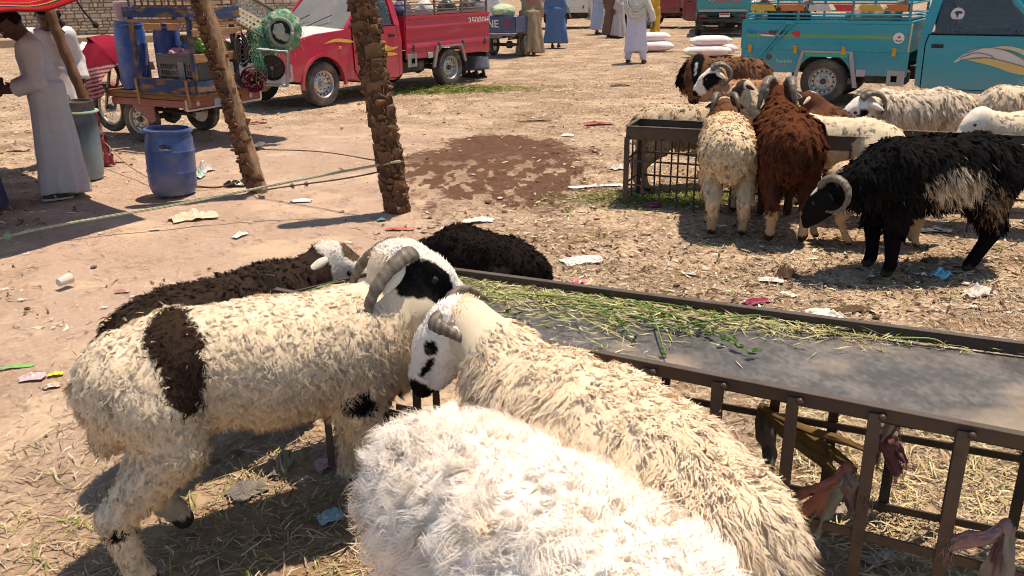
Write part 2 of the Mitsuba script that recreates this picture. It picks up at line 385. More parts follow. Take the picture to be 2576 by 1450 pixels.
def ground_z(x, y):
    q = np.stack([x, y, x * 0], -1)
    return .045 * (meshkit.fbm(q * .9, 3, 3) - .5) + .030 * (meshkit.fbm(q * 4.5, 3, 4) - .5)


def build_ground():
    ys = np.r_[np.linspace(-6, .5, 14)[:-1], np.geomspace(.5, 40, 270), np.geomspace(42, 600, 20)]
    xs = np.r_[-500, -200, -80, np.linspace(-30, -9, 26), np.linspace(-8.8, 8.8, 210), np.linspace(9, 30, 26), 80, 200, 500]
    X, Y = np.meshgrid(xs, ys); Z = ground_z(X, Y) - .02
    scene['ground'] = mikit.ply(sheet(np.stack([X, Y, Z], -1)[:, ::-1]), 'ground_skin', smooth=True); labels['ground'] = dict(label='dusty tan earth yard with a damp dark patch', kind='structure')
    _used.add('ground')


build_ground()


def build_straw():
    rng = np.random.default_rng(5)

    def pieces(n, xr, yr, L, w, cols, far=False, prob=straw_amount, z0=.0, name=None):
        x = rng.uniform(*xr, n); y = rng.uniform(*yr, n) if not far else np.exp(rng.uniform(np.log(yr[0]), np.log(yr[1]), n))
        if far: x = x * (y * .66 + .6)
        k = rng.random(n) < prob(x, y) * (.35 + 1.3 * meshkit.fbm(np.stack([x * 1.7, y * 1.7, x * 0], 1), 3, 9)); x, y = x[k], y[k]; n = len(x)
        a = rng.uniform(0, 6.283, n); l = L * rng.uniform(.4, 1.5, n) / 2; ww = w * rng.uniform(.6, 1.4, n) / 2; d = np.stack([np.cos(a), np.sin(a), rng.normal(0, .13, n)], 1); s = np.stack([-np.sin(a), np.cos(a), rng.normal(0, .4, n)], 1)
        c = np.stack([x, y, ground_z(x, y) - .02 + .006 + rng.random(n)**2 * .02 + z0], 1); bend = np.array([0, 0, 1.0]) * (l * rng.normal(.05, .10, n))[:, None] + s * (l * rng.normal(0, .18, n))[:, None]
        V = np.stack([c - d * l[:, None] - s * ww[:, None], c - d * l[:, None] + s * ww[:, None], c + bend + s * ww[:, None], c + bend - s * ww[:, None], c + d * l[:, None]], 1).reshape(-1, 3)
        F = (np.array([[0, 3, 1], [1, 3, 2], [2, 3, 4]])[None] + (np.arange(n) * 5)[:, None, None]).reshape(-1, 3)
        C = np.asarray(cols)[rng.integers(0, len(cols), n)] * rng.uniform(.6, 1.05, (n, 1))
        return V, F, np.repeat(C, 5, 0)

    dry = [(.58, .47, .34), (.50, .39, .28), (.66, .58, .46), (.42, .31, .21), (.32, .22, .145), (.56, .47, .36), (.45, .38, .25)]
    green = [(.20, .26, .06), (.30, .34, .10), (.42, .42, .16)]
    P = [pieces(36000, (-1.0, 1.0), (1.6, 22), .045, .004, dry, True), pieces(30000, (-1, 1), (4.5, 30), .06, .013, [(.68, .58, .45), (.58, .47, .33), (.13, .085, .05), (.18, .115, .07), (.40, .29, .17), (.75, .66, .50), (.10, .07, .045)], True), pieces(16000, (.2, 3.6), (2.3, 5.6), .07, .004, dry, prob=lambda x, y: .8 + 0 * x),
         pieces(6000, (-2.2, .8), (1.5, 3.4), .09, .0045, dry, prob=lambda x, y: .35 + .45 * (x > -1.2)), pieces(1100, (-2.2, .9), (1.5, 3.2), .15, .004, green, prob=lambda x, y: .8 + 0 * x),
         pieces(6000, (1.1, 2.6), (1.9, 3.6), .10, .0045, [(.66, .56, .34), (.6, .5, .3), (.72, .64, .42), (.45, .36, .18)], prob=lambda x, y: .9 + 0 * x, z0=.01),
         pieces(900, (.6, 4.0), (4.5, 7.5), .14, .004, green, prob=lambda x, y: .5 + 0 * x)]
    o = 0; V, F, C = [], [], []
    for v, f, c in P: V.append(v); F.append(f + o); C.append(c); o += len(v)
    obj('straw', (np.vstack(V), np.vstack(F)), np.vstack(C), 'matte', smooth=False, jit=0, label='loose dry straw and chaff scattered over the yard', kind='stuff')


build_straw()
# ------------------------------------------------------------------ sheep
CREAM, PALE, WHITE, BLACK, DBROWN, RUST = (0.62, 0.50, 0.35), (0.72, 0.63, 0.50), (0.80, 0.75, 0.68), (0.012, 0.011, 0.012), (0.035, 0.023, 0.018), (0.13, 0.050, 0.024)
HORN = (0.135, 0.112, 0.090)


def at_depth(x, y, Y):
    """The world point on the survey pixel's line of sight at distance Y."""
    g = ground_at(x, y, -40.0) - CPOS
    return CPOS + g * (Y / g[1])


HEAD = [((0, 0, -.02), (0.03, 0, -.012), .072, .070), ((.03, 0, -.008), (.13, 0, .0), .066, .050), ((.10, 0, .012), (.22, 0, -.022), .044, .036), ((.21, 0, -.036), (.25, 0, -.05), .041, .033),
        ((.02, 0, -.075), (.20, 0, -.078), .056, .026), ((.05, .028, -.045), (.10, .022, -.05), .050, .038), ((.05, -.028, -.045), (.10, -.022, -.05), .050, .038),
        ((.075, .042, .016), (.10, .040, .008), .021, .016), ((.075, -.042, .016), (.10, -.040, .008), .021, .016)]


def sheep(label, loc, yaw, s=1.0, poll=None, hdir=(0.8, 0, -0.6), hworld=None, hs=1.0, roll=0.0, fleece=CREAM, face=WHITE, legc=None, patches=(), face_patches=(), torso=None, lying=False, feet=None, hoof=(0.05, 0.04, 0.035),
          horns=(), horn_r=0.032, ear=(0.12, 0.05), ear_dir=(-0.35, 0.8, -0.45), ear_col=None, wool=6000, length=0.045, width=0.008, curl=0.12, turns=1.0, sag=0.3, flow=(-0.6, 0, -0.7), lift=0.5, clump=10.0,
          wool_low=0.30, hair=0, h=0.016, rings=3, sides=3, seed=1, tuft=1.0, neck_r=(0.15, 0.095), neck_wool=1.0, shade=0.07, mat='matte', fleece_fn=None, group=None, fluff=0.0, legw=1.0, mid=None, wmat=None, nmix=.78, drop=0.0, lock=6, pull=.5, bald=0.0, stain=.35, scraps=0, leg_wool=.55, mixed=.009):
    rng = np.random.default_rng(seed)
    key = thing('sheep', label, 'sheep', group)
    T = mat4(loc, yaw=yaw, s=s); Ti = np.linalg.inv(T)
    poll = np.array((0.96, 0.0, 0.90)) if poll is None else Ti[:3, :3] @ np.asarray(poll, float) + Ti[:3, 3]
    if hworld is not None: hdir = rotz(-yaw) @ np.asarray(hworld, float)
    hx = np.asarray(hdir, float) / np.linalg.norm(hdir); hy = np.cross([0, 0, 1.0], hx); hy /= np.linalg.norm(hy); hz = np.cross(hx, hy)
    if roll: hy, hz = hy * math.cos(roll) + hz * math.sin(roll), hz * math.cos(roll) - hy * math.sin(roll)
    M = np.stack([hx, hy, hz], 1) * hs
    HT = np.eye(4); HT[:3, :3] = M; HT[:3, 3] = poll
    dz = -0.30 if lying else 0.0
    torso = torso or [(0.06, 0, .64, .155), (0.20, 0, .645, .175), (0.44, 0, .60, .205), (0.68, 0, .61, .195), (0.80, 0, .57, .14)]
    legs = []
    feet = feet or {}
    for side in (1, -1):
        d = feet.get('h' + 'lr'[side < 0], (0, 0)); f = feet.get('f' + 'lr'[side < 0], (0, 0)); w = legw
        if lying:
            legs.append([((.10, side * .15, .26), (.28, side * .20, .12), .13, .07), ((.28, side * .20, .12), (.06, side * .22, .07), .06, .04), ((.06, side * .22, .07), (.22, side * .24, .04), .035, .03)])
            legs.append([((.66, side * .13, .25), (.84, side * .15, .12), .10, .05), ((.84, side * .15, .12), (.66, side * .17, .05), .045, .03)])
            continue
        legs.append([((.11, side * .09, .56), (.13 + d[0] * .15, side * .125 + d[1] * .2, .44), .14, .095), ((.13 + d[0] * .15, side * .125 + d[1] * .2, .44), (-.05 + d[0] * .6, side * .115 + d[1] * .6, .26), .085 * w, .046 * w),
                     ((-.05 + d[0] * .6, side * .115 + d[1] * .6, .26), (-.015 + d[0], side * .115 + d[1], .075), .042 * w, .032 * w), ((-.015 + d[0], side * .115 + d[1], .075), (.015 + d[0], side * .115 + d[1], .03), .034, .036)])
        legs.append([((.71, side * .10, .50), (.735 + f[0] * .5, side * .105 + f[1] * .5, .27), .105, .045 * w), ((.735 + f[0] * .5, side * .105 + f[1] * .5, .27), (.72 + f[0], side * .10 + f[1], .075), .043 * w, .030 * w),
                     ((.72 + f[0], side * .10 + f[1], .075), (.745 + f[0], side * .10 + f[1], .03), .032, .035)])
    nb = np.array([torso[-2][0] + .04, torso[-2][1], torso[-2][2] + dz + .03 - drop]); ne = poll - hx * .02 * hs - hz * .05 * hs
    nm = (nb + ne) / 2 + np.array([.03, 0, -.02]) if mid is None else np.asarray(mid, float)

    def parts(p):
        dt = np.full(len(p), 9.0)
        for a, b in zip(torso[:-1], torso[1:]):
            dt = smin(dt, cone_sdf(p, (a[0], a[1], a[2] + dz), (b[0], b[1], b[2] + dz), a[3], b[3], (1, 1.03, 1)), .03)
        dt = smin(dt, cone_sdf(p, (torso[0][0] - .09, torso[0][1], torso[0][2] + dz + .0), (torso[0][0] - .10, torso[0][1], torso[0][2] + dz - .17), .06, .045, (1, 1.3, 1)), .07)
        dn = smin(cone_sdf(p, nb, nm, neck_r[0], (neck_r[0] + neck_r[1]) / 2), cone_sdf(p, nm, ne, (neck_r[0] + neck_r[1]) / 2, neck_r[1] * .85), .04)
        q = (p - poll) @ M / hs**2; dh = np.full(len(p), 9.0)
        for a, b, ra, rb in HEAD: dh = smin(dh, cone_sdf(q, a, b, ra, rb, (1, .86, 1)), .02)
        dl = np.full(len(p), 9.0)
        for L in legs:
            e = np.full(len(p), 9.0)
            for a, b, ra, rb in L: e = smin(e, cone_sdf(p, a, b, ra, rb), .02)
            dl = np.minimum(dl, e)
        return dt, dn, dh * hs, dl, q

    def field(p):
        dt, dn, dh, dl, q = parts(p)
        return smin(smin(smin(dt, dl, .05), dn, .08), dh, .035)

    lo = np.minimum(np.array([-.30, -.36, -.03]), poll - .36 * hs); hi = np.maximum(np.array([1.0, .36, .95 + dz]), poll + .36 * hs)
    if feet: lo[0] -= .1; hi[0] += .2
    body = relax(surface(field, lo, hi, h), 2)

    def colours(p):
        dt, dn, dh, dl, q = parts(p); nz = meshkit.fbm(p * 14 + seed, 3, 3) - .5
        c = np.tile(np.asarray(fleece, float), (len(p), 1))
        if fleece_fn is not None: c = fleece_fn(p, c)
        low = (p[:, 2] < wool_low + .05 + nz * .05) & (dl < dt - .01) & (not lying)
        c[low] = legc if legc is not None else fleece
        hd = dh < np.minimum(dt, dn) - .004 + nz * .03
        c[hd] = face
        for cen, rad, col in patches:
            d2 = (((p - np.asarray(cen)) / np.asarray(rad))**2).sum(1) + nz * 1.1
            c[(d2 < 1) & ~hd] = col
        for cen, rad, col in face_patches:
            d2 = (((q - np.asarray(cen)) / np.asarray(rad))**2).sum(1) + nz * .6
            c[(d2 < 1) & (dh < np.minimum(dt, dn) + .03)] = col
        nose = (q[:, 0] > .262) & (np.abs(np.abs(q[:, 1]) - .017) < .011) & (np.abs(q[:, 2] + .045) < .012) & (dh < .02)
        c[nose] = (.02, .015, .015)
        if not lying: c[(p[:, 2] < .048) & (dl < .03)] = hoof
        return c

    v = np.array(body.vertices); dt, dn, dh, dl, q = parts(v)
    col = colours(v)
    obj('body', body, col, mat, key, T, smooth=True, jit=.05)
    # wool or hair: locks rooted on the fleece
    wz = np.clip((np.minimum(dh - np.minimum(dt, dn), .08) - (.02 if neck_wool >= 1 else .05)) / .03, 0, 1) * (v[:, 2] > wool_low * (0 if lying else 1)).astype(float)
    wz *= np.where((dn < dt) & (neck_wool < 1), neck_wool, 1.0) * np.clip((np.linalg.norm(v - poll, axis=1) - bald) / .06 + .5, 0, 1) if bald else 1.0
    if wool:
        P, N = scatter(body, wool, rng, wz + 1e-6); ok = (P[:, 2] > (.04 if lying else wool_low + rng.normal(0, .012, len(P))))
        P, N = P[ok], N[ok]; c = colours(P + rng.normal(0, mixed, P.shape))
        cl = np.stack([meshkit.noise(P * clump, 11 + k) for k in range(3)], 1) - .5; cl2 = np.stack([meshkit.noise(P * clump * 2.7, 21 + k) for k in range(3)], 1) - .5
        fl = np.asarray(flow, float); tang = fl - N * (N @ fl)[:, None]
        D = N * lift + tang + cl * 1.3 * tuft + cl2 * .8 * tuft + rng.normal(0, .16, P.shape)
        D += N * np.clip(.25 - (D * N).sum(1), 0, 1)[:, None]; D /= np.linalg.norm(D, axis=1, keepdims=True)
        ln = length * (0.7 + .6 * rng.random(len(P))) * (0.75 + .6 * meshkit.noise(P * 6, 31)); pt, _, _, pl, _ = parts(P); ln = ln * np.where(pl < pt - .015, leg_wool, 1.0)
        # the strands of one lock lean to its middle and share its curl
        m = max(8, len(P) // lock); w = cKDTree(P[:m]).query(P)[1]; same = (N * N[w]).sum(1) > .3; w = np.where(same, w, np.arange(len(P)))
        D = D[w] + (P[w] - P) * (pull / ln[w])[:, None] + rng.normal(0, .10, P.shape); ln = ln[w] * rng.uniform(.75, 1.12, len(P))
        R0, H0 = rng.normal(size=(len(P), 3)), rng.uniform(0, 6.283, len(P))
        V, F, I, W = strands(P - N * .006, D, ln, width * rng.uniform(.5, 1.6, len(P)), rng, rings, curl, turns, sag, sides, .8, ref=R0[w], ph=H0[w] + rng.normal(0, .35, len(P)), hand=np.where(H0[w] > 3.14, 1, -1))
        tone = 1 + shade * .6 * rng.normal(0, 1, len(P))[:, None] + shade * .8 * rng.normal(0, 1, len(P))[w][:, None] + .10 * (meshkit.noise(P * 7, 41)[:, None] - .5)
        if stain and np.mean(fleece) > .2: c = np.asarray(c) * (1 - stain * np.clip((meshkit.fbm(P * 4.5, 3, 51 + seed)[:, None] - .50) * 4, 0, 1) * (.25, .42, .62))
        cc = (np.asarray(c) * np.clip(tone, .6, 1.4))[I]
        obj('wool', (V, F), cc, wmat or mat, key, T, smooth=True, jit=0, normals=N[I], nmix=nmix, kind='stuff')
    if hair:   # short hair of the head and poll
        wh = np.clip(1 - np.abs(dh) / .02, 0, 1) * (dh < np.minimum(dt, dn) + .05)
        P, N = scatter(body, hair, rng, wh + 1e-9); c = colours(P)
        D = N * .35 - hx * .7 + rng.normal(0, .15, P.shape)
        V, F, I, W = strands(P - N * .002, D, .014 * hs * rng.uniform(.6, 1.4, len(P)), .0016, rng, 2, 0, 1, .1, 2)
        obj('face_hair', (V, F), np.asarray(c)[I], mat, key, T, smooth=True, jit=0, normals=N[I], kind='stuff')
    if scraps:
        Pu, Nu = scatter(body, scraps, rng, wz * np.clip(vnormals(body)[:, 2] + .2, 0, 1) + 1e-9); V, F, I, W = strands(Pu + Nu * length * .55, rng.normal(0, 1, Pu.shape) + Nu * .2, rng.uniform(.008, .03, len(Pu)), .0012, rng, 2, 0, 1, .1)
        obj('straw_scraps', (V, F), np.asarray([(.62, .52, .30), (.45, .36, .18), (.10, .07, .04), (.7, .64, .5)])[rng.integers(0, 4, len(Pu))][I], 'matte', key, T, smooth=False, jit=0, kind='stuff')
    TH = T @ HT
    for sd in (1, -1):
        obj('eye', trimesh.creation.icosphere(2, .0135), lambda p: np.where(np.abs(p[:, 2:3]) < .004, (.004, .004, .004), (.03, .018, .008)), 'satin', key, TH @ mat4((.098, sd * .0525, -.004)), smooth=True, jit=0)
        L, Wd = ear; ed = np.asarray(ear_dir, float) * (1, sd, 1); ed /= np.linalg.norm(ed); ax = np.cross(ed, [0.35, sd * 1.0, 0.15]); ax /= np.linalg.norm(ax); nn = np.cross(ed, ax)
        t = np.linspace(0, 1, 9); wv = Wd * np.sin(np.pi * np.clip(t * .9 + .1, 0, 1))**.8 * (1 - .25 * t); u = np.linspace(-1, 1, 7)
        base = np.array([-.005, sd * .056, -.012])
        g = base + ed * (L * t)[:, None, None] + ax * (wv[:, None] * u[None] * .5)[..., None] + nn * (.35 * wv[:, None] * (u[None]**2 - .6) - .0)[..., None] + np.array([0, 0, -1.0]) * (.25 * L * t * t)[:, None, None]
        obj('ear', sheet(g, .004), ear_col if ear_col is not None else face, mat, key, TH, smooth=True)
    for hn in horns:
        pts = spline(np.asarray(hn, float), 70); t = np.linspace(0, 1, 70); r = horn_r * (1 - .80 * t**1.3) * (1 + .06 * np.sin(t * 70) + .03 * np.sin(t * 31))
        hc = lambda p: np.asarray(HORN) * (0.45 + 1.1 * meshkit.fbm(p * 60, 3, 2)[:, None]) * (1 + .3 * np.sin(p[:, 2:3] * 260 + p[:, 0:1] * 150))
        obj('horn', tube(pts, r, 14, squash=.72), hc, 'satin', key, TH, smooth=True, jit=0)
    return key


def ram_curl(sd, r=.11, out=.10, turns=.72, start=1.25):
    """A curled horn in head coordinates: from the poll back, down and forward, drifting outwards."""
    a = np.linspace(0, turns * 6.283, 9) + start; rr = r * (1 - .25 * np.linspace(0, 1, 9))
    return [(.0 - r * math.cos(start) + q * math.cos(x), sd * (.038 + out * (k / 8)**.8), .040 - r * math.sin(start) + q * math.sin(x)) for k, (x, q) in enumerate(zip(a, rr))]
def build_sheep():
    D = math.radians
    # --- the four at the near trough
    hc = [(.0, .040, .03), (-.03, .078, .015), (-.06, .108, -.065), (-.055, .118, -.15), (-.02, .112, -.215), (.012, .105, -.245)]
    hc2 = [(x, -y, z) for x, y, z in hc]
    sheep('cream ram with a dark brown hip patch and black cheeks, by the near trough', (-1.235, 2.39, 0), D(27), 1.03, poll=(-.375, 2.82, .905), hdir=(.80, -.10, -.58), hs=1.13, neck_wool=.5, bald=.15, sides=2, scraps=70,
          stain=.28, fleece=(.70, .60, .465), face=(.84, .81, .76), legc=(.62, .52, .39), wool=80000, length=.026, width=.0021, curl=.32, turns=1.3, lock=7, sag=.45, flow=(-.25, 0, -.55), lift=.75, clump=22, wool_low=.07, hair=7000, h=.012, seed=11, legw=1.1, leg_wool=.8,
          patches=[((.175, -.18, .80), (.085, .22, .11), DBROWN), ((.185, -.2, .70), (.062, .20, .12), DBROWN), ((.70, -.2, .47), (.05, .1, .045), BLACK), ((.84, -.16, .385), (.055, .10, .075), BLACK), ((.80, -.12, .295), (.06, .10, .035), BLACK), ((-.06, -.14, .22), (.03, .05, .035), BLACK)],
          face_patches=[((.085, -.06, -.035), (.105, .05, .080), BLACK), ((.085, .06, -.035), (.105, .05, .080), BLACK), ((.15, -.05, -.07), (.13, .06, .065), BLACK), ((.15, .05, -.07), (.13, .06, .065), BLACK), ((.285, 0, -.04), (.05, .06, .05), BLACK)],
          horns=[hc, hc2], horn_r=.027, ear=(.09, .06), ear_dir=(-.30, .55, -.80), ear_col=(.72, .66, .6), feet={'hl': (.12, .02), 'hr': (-.02, -.02), 'fr': (.02, 0)},
          torso=[(0.06, 0, .63, .16), (0.19, 0, .64, .18), (0.44, 0, .61, .200), (0.70, 0, .60, .19), (0.84, 0, .555, .145)], neck_r=(.145, .085), mid=(.93, 0, .715), group=None)
    sheep('white-headed cream ram with short brown horns and long wavy fleece, at the near trough', (.45, 1.60, 0), D(120), 1.02, drop=.07, scraps=60, bald=.20, sides=2, mid=(.93, 0, .665), poll=at_depth(1138, 800, 2.58), hworld=(-.52, .16, -.76), hs=1.12,
          stain=.25, fleece=(.70, .59, .45), face=(.86, .83, .79), legc=(.6, .5, .36), wool=74000, lock=7, length=.056, width=.0024, curl=.13, turns=1.5, sag=.5, flow=(-.5, 0, -.7), lift=.5, clump=13, wool_low=.12, hair=6000, h=.012, rings=3, seed=12,
          face_patches=[((.09, .06, -.005), (.028, .03, .022), BLACK), ((.16, .045, -.03), (.045, .03, .012), BLACK), ((.27, 0, -.05), (.06, .07, .05), BLACK)], patches=[((.86, .08, .5), (.06, .1, .06), BLACK)],
          horns=[[(.01, .04, .03), (.0, .085, .02), (-.02, .10, -.04), (-.02, .095, -.10)], [(.01, -.04, .03), (-.01, -.09, .045), (-.03, -.14, .02), (-.03, -.165, -.05)]], horn_r=.027, ear=(.12, .06), ear_dir=(-.15, .55, -.85),
          torso=[(0.0, 0, .62, .16), (0.18, 0, .63, .19), (0.44, 0, .60, .22), (0.68, 0, .59, .20), (0.82, 0, .57, .15)], neck_r=(.135, .095))
    sheep('fluffy white sheep seen from above, nearest of all, between the two rams', (-.19, 1.88, 0), D(-52), .975, poll=(.52, .95, .58), hdir=(.7, 0, -.7), fleece=(.86, .82, .775), lock=20, pull=.25, stain=.45, scraps=50, face=(.8, .75, .7), legc=(.8, .72, .62),
          wool=84000, sides=2, nmix=.82, shade=.04, length=.062, width=.0012, curl=.26, turns=1.0, sag=.15, flow=(-.35, 0, -.25), lift=.9, clump=16, wool_low=.1, h=.014, rings=3, seed=13, ear=(.1, .05), fleece_fn=lambda p, c: c * (1 - .3 * np.clip(meshkit.fbm(p * 5, 3, 8) - .5, 0, 1)[:, None] * (1, 1.3, 1.6)),
          torso=[(0.02, 0, .60, .19), (0.20, 0, .61, .215), (0.44, 0, .60, .235), (0.68, 0, .60, .22), (0.82, 0, .57, .17)], tuft=1.2)
    sheep('dark brown shaggy sheep standing behind the patched ram, with a pale face', (-1.40, 2.89, 0), D(48), .885, bald=.15, poll=at_depth(836, 640, 3.55), hworld=(.70, .05, -.60), hs=1.2, fleece=(.034, .024, .020), face=(.66, .61, .55), legc=(.03, .02, .016),
          wool=24000, sides=2, lock=6, pull=.45, length=.05, width=.0030, curl=.16, sag=.3, flow=(-.5, 0, -.4), lift=.6, clump=14, wool_low=.2, h=.016, seed=14, shade=.2, face_patches=[((.05, 0, .05), (.05, .05, .03), (.10, .07, .05))], ear=(.12, .05), neck_r=(.14, .09), hair=3000)
    sheep('black curly sheep lying down just beyond the near trough', (.09, 4.50, 0), D(133), .84, poll=at_depth(1000, 650, 5.15), hdir=(.8, 0, -.5), fleece=(.016, .0125, .0125), face=BLACK, legc=BLACK, lying=True, sides=2, wool=24000, length=.035, width=.0036, curl=.16, sag=.2,
          flow=(-.4, 0, -.3), lift=.7, clump=20, h=.016, seed=15, shade=.22)
    # --- the group at the far troughs
    g = 'sheep crowding the far troughs'
    far = dict(h=.023, sides=2, rings=3)
    sheep('large black sheep with a pale flank patch, head down, before the far group', (3.13, 5.36, 0), D(190), 1.06, poll=at_depth(2085, 478, 5.22), hworld=(-.45, .45, -.80), fleece=BLACK, face=BLACK, legc=(.008, .007, .008), wool=17680, length=.06, width=0.0050, curl=.12, sag=.5, clump=12, wool_low=.26, seed=21, mixed=.035, legw=1.2, leg_wool=.8, shade=.3,
          patches=[((.42, .2, .56), (.20, .14, .11), (.45, .38, .29)), ((.16, .2, .44), (.07, .1, .10), (.22, .15, .10))], face_patches=[((.03, .0, .05), (.07, .05, .03), (.7, .68, .65))], horns=[ram_curl(1), ram_curl(-1)], horn_r=.033, feet={'hl': (.20, 0), 'hr': (-.05, 0)}, **far)
    sheep('big rust-brown ram seen from behind, between the cream curly sheep and the black one', (1.98, 5.92, 0), D(80), 1.0, poll=at_depth(1962, 236, 7.0), hdir=(.5, -.1, -.85), hs=1.15, fleece=(.10, .038, .020), face=(.66, .58, .5), legc=(.06, .03, .02), wool=13600, length=.05, width=0.0065, curl=.14, sag=.35, clump=14, wool_low=.2, seed=22, shade=.25,
          horns=[ram_curl(1, .12, .10), ram_curl(-1, .12, .10)], horn_r=.04, patches=[((-.05, 0, .15), (.1, .3, .1), (.5, .35, .22))], face_patches=[((.0, 0, .0), (.06, .1, .1), (.10, .05, .03))], torso=[(0.05, 0, .66, .19), (0.20, 0, .68, .215), (0.44, 0, .66, .22), (0.68, 0, .68, .20), (0.80, 0, .66, .15)], **far)
    sheep('chunky-curled cream sheep with brown horned head, seen from behind, left of the rust-brown ram', (1.60, 6.12, 0), D(80), .97, poll=at_depth(1822, 264, 7.15), hdir=(.5, 0, -.85), hs=1.05, fleece=(.64, .51, .35), face=(.16, .075, .04), legc=(.42, .32, .21), wool=9520, length=.036, width=0.0115, curl=.22, sag=.4, clump=22, wool_low=.10, leg_wool=.7, seed=23, lift=.9, flow=(-.2, 0, -.5),
          horns=[ram_curl(1, .10, .09), ram_curl(-1, .10, .09)], horn_r=.03, ear_col=(.14, .07, .04), patches=[((.9, 0, .85), (.12, .2, .2), (.15, .07, .04))], torso=[(0.05, 0, .62, .18), (0.20, 0, .62, .20), (0.44, 0, .61, .205), (0.68, 0, .63, .19), (0.80, 0, .63, .14)], legw=1.1, **far)
    sheep('beige matted sheep standing across behind the empty metal trough frame', (1.20, 7.66, 0), D(14), .92, poll=(2.05, 7.95, .66), hdir=(.7, 0, -.7), fleece=(.50, .40, .28), face=(.14, .07, .04), legc=(.36, .27, .18), wool=8160, length=.05, width=0.0079, curl=.14, sag=.5, clump=12, wool_low=.32, seed=24, shade=.2, **far)
    sheep('cream round-backed sheep right of the rust-brown ram, half hidden by the black one', (2.88, 6.45, 0), D(140), .95, poll=(2.25, 7.2, .5), hdir=(.6, .2, -.8), fleece=(.68, .58, .43), face=WHITE, legc=(.55, .42, .28), wool=10880, length=.03, width=0.0058, curl=.16, clump=24, seed=25, wool_low=.2, **far)
    sheep('small cream sheep with tan legs, tucked behind the black sheep', (2.32, 5.92, 0), D(-12), .74, poll=(3.0, 5.85, .40), hdir=(.6, .2, -.8), fleece=(.62, .50, .34), face=(.5, .36, .22), legc=(.50, .34, .20), wool=6800, length=.03, width=0.0058, curl=.16, clump=24, seed=26, wool_low=.3, feet={'hl': (-.16, .0), 'hr': (.12, 0)}, **far)
    sheep('brown shaggy sheep with a black blazed face turned forward, rearmost of the group', (3.10, 10.75, 0), D(160), 1.08, poll=at_depth(1758, 150, 10.9), hdir=(.05, .55, -.62), fleece=(.17, .088, .052), face=BLACK, legc=BLACK, wool=6800, length=.06, width=0.0079, sag=.5, seed=27, shade=.25, face_patches=[((.15, 0, .03), (.09, .015, .05), (.5, .48, .5))], patches=[((.95, 0, .7), (.14, .2, .3), BLACK)], **far)
    sheep('ram with white forehead, black cheeks and curled horn, before the rearmost brown sheep', (2.95, 9.25, 0), D(165), .95, poll=at_depth(1797, 182, 9.4), hdir=(.75, .1, -.62), hs=1.2, fleece=(.40, .22, .13), face=WHITE, legc=(.2, .12, .08), wool=6120, length=.05, width=0.0079, seed=28, face_patches=[((.07, .06, -.04), (.09, .05, .08), BLACK), ((.07, -.06, -.04), (.09, .05, .08), BLACK), ((.28, 0, -.05), (.05, .06, .05), BLACK)], horns=[ram_curl(1, .10, .08), ram_curl(-1, .10, .08)], horn_r=.035, **far)
    sheep('small cream sheep with a dark face, between the curled-horn heads of the far group', (2.95, 8.35, 0), D(200), .80, poll=at_depth(1868, 214, 8.25), hdir=(.7, -.2, -.6), fleece=(.55, .45, .32), face=(.06, .045, .04), legc=(.3, .2, .12), wool=6120, length=.045, width=0.0079, seed=29, face_patches=[((.12, 0, .04), (.08, .02, .05), (.6, .56, .5))], **far)
    sheep('brown sheep with white ears, its head showing right of the rust-brown ram', (2.35, 7.45, 0), D(20), .85, poll=at_depth(2040, 243, 7.7), hdir=(.7, -.4, -.5), fleece=(.13, .06, .035), face=(.12, .05, .03), legc=(.1, .05, .03), wool=6120, length=.04, width=0.0072, seed=30, ear=(.13, .055), ear_col=(.6, .52, .45), face_patches=[((.0, .03, .05), (.06, .05, .05), WHITE)], **far)
    sheep('woolly cream ram with white spotted face and curled horns, right of the rust-brown ram', (4.12, 7.86, 0), D(178), 1.02, poll=at_depth(2168, 258, 7.72), hdir=(.72, .12, -.62), hs=1.15, fleece=(.60, .51, .40), face=(.80, .77, .73), legc=(.4, .3, .2), wool=14960, length=.06, width=0.0072, sag=.7, curl=.12, clump=12, seed=31, shade=.22, wool_low=.3,
          face_patches=[((.06, .055, -.05), (.045, .04, .035), BLACK), ((.16, .04, -.06), (.035, .04, .03), BLACK), ((.24, .03, -.07), (.03, .04, .03), BLACK)], horns=[ram_curl(1, .10, .07), ram_curl(-1, .10, .07)], horn_r=.035, **far)
    sheep('white-headed sheep with hanging ears at the frame edge, behind the black sheep', (4.72, 6.75, 0), D(176), .95, poll=at_depth(2462, 288, 6.85), hdir=(.70, .25, -.66), hs=1.1, fleece=(.70, .60, .46), face=(.78, .72, .64), legc=(.5, .4, .3), wool=8160, length=.035, width=0.0065, seed=32, ear=(.16, .055), ear_dir=(-.25, .5, -.9), wool_low=.25, **far)
    sheep('long-fleeced cream sheep farthest right, standing behind the white-headed one', (5.3, 8.0, 0), D(176), 1.02, poll=(4.35, 8.3, .5), hdir=(.7, 0, -.7), fleece=(.62, .51, .39), face=(.5, .4, .3), legc=(.4, .3, .2), wool=10880, length=.06, width=0.0072, sag=.7, seed=33, shade=.2, wool_low=.3, **far)


build_sheep()
# ------------------------------------------------------------------ troughs, trunks, ropes, barrels, awning, wall
IRON = (0.050, 0.044, 0.042)
Z = np.array([0, 0, 1.0])


def wear(base, rust=(0.105, 0.066, 0.046), f=9.0, amt=.8):
    base, rust = np.asarray(base), np.asarray(rust)
    return lambda v: base + (rust - base) * (amt * np.clip((meshkit.fbm(v * f, 4, 9) - .48) * 4, 0, 1))[:, None]


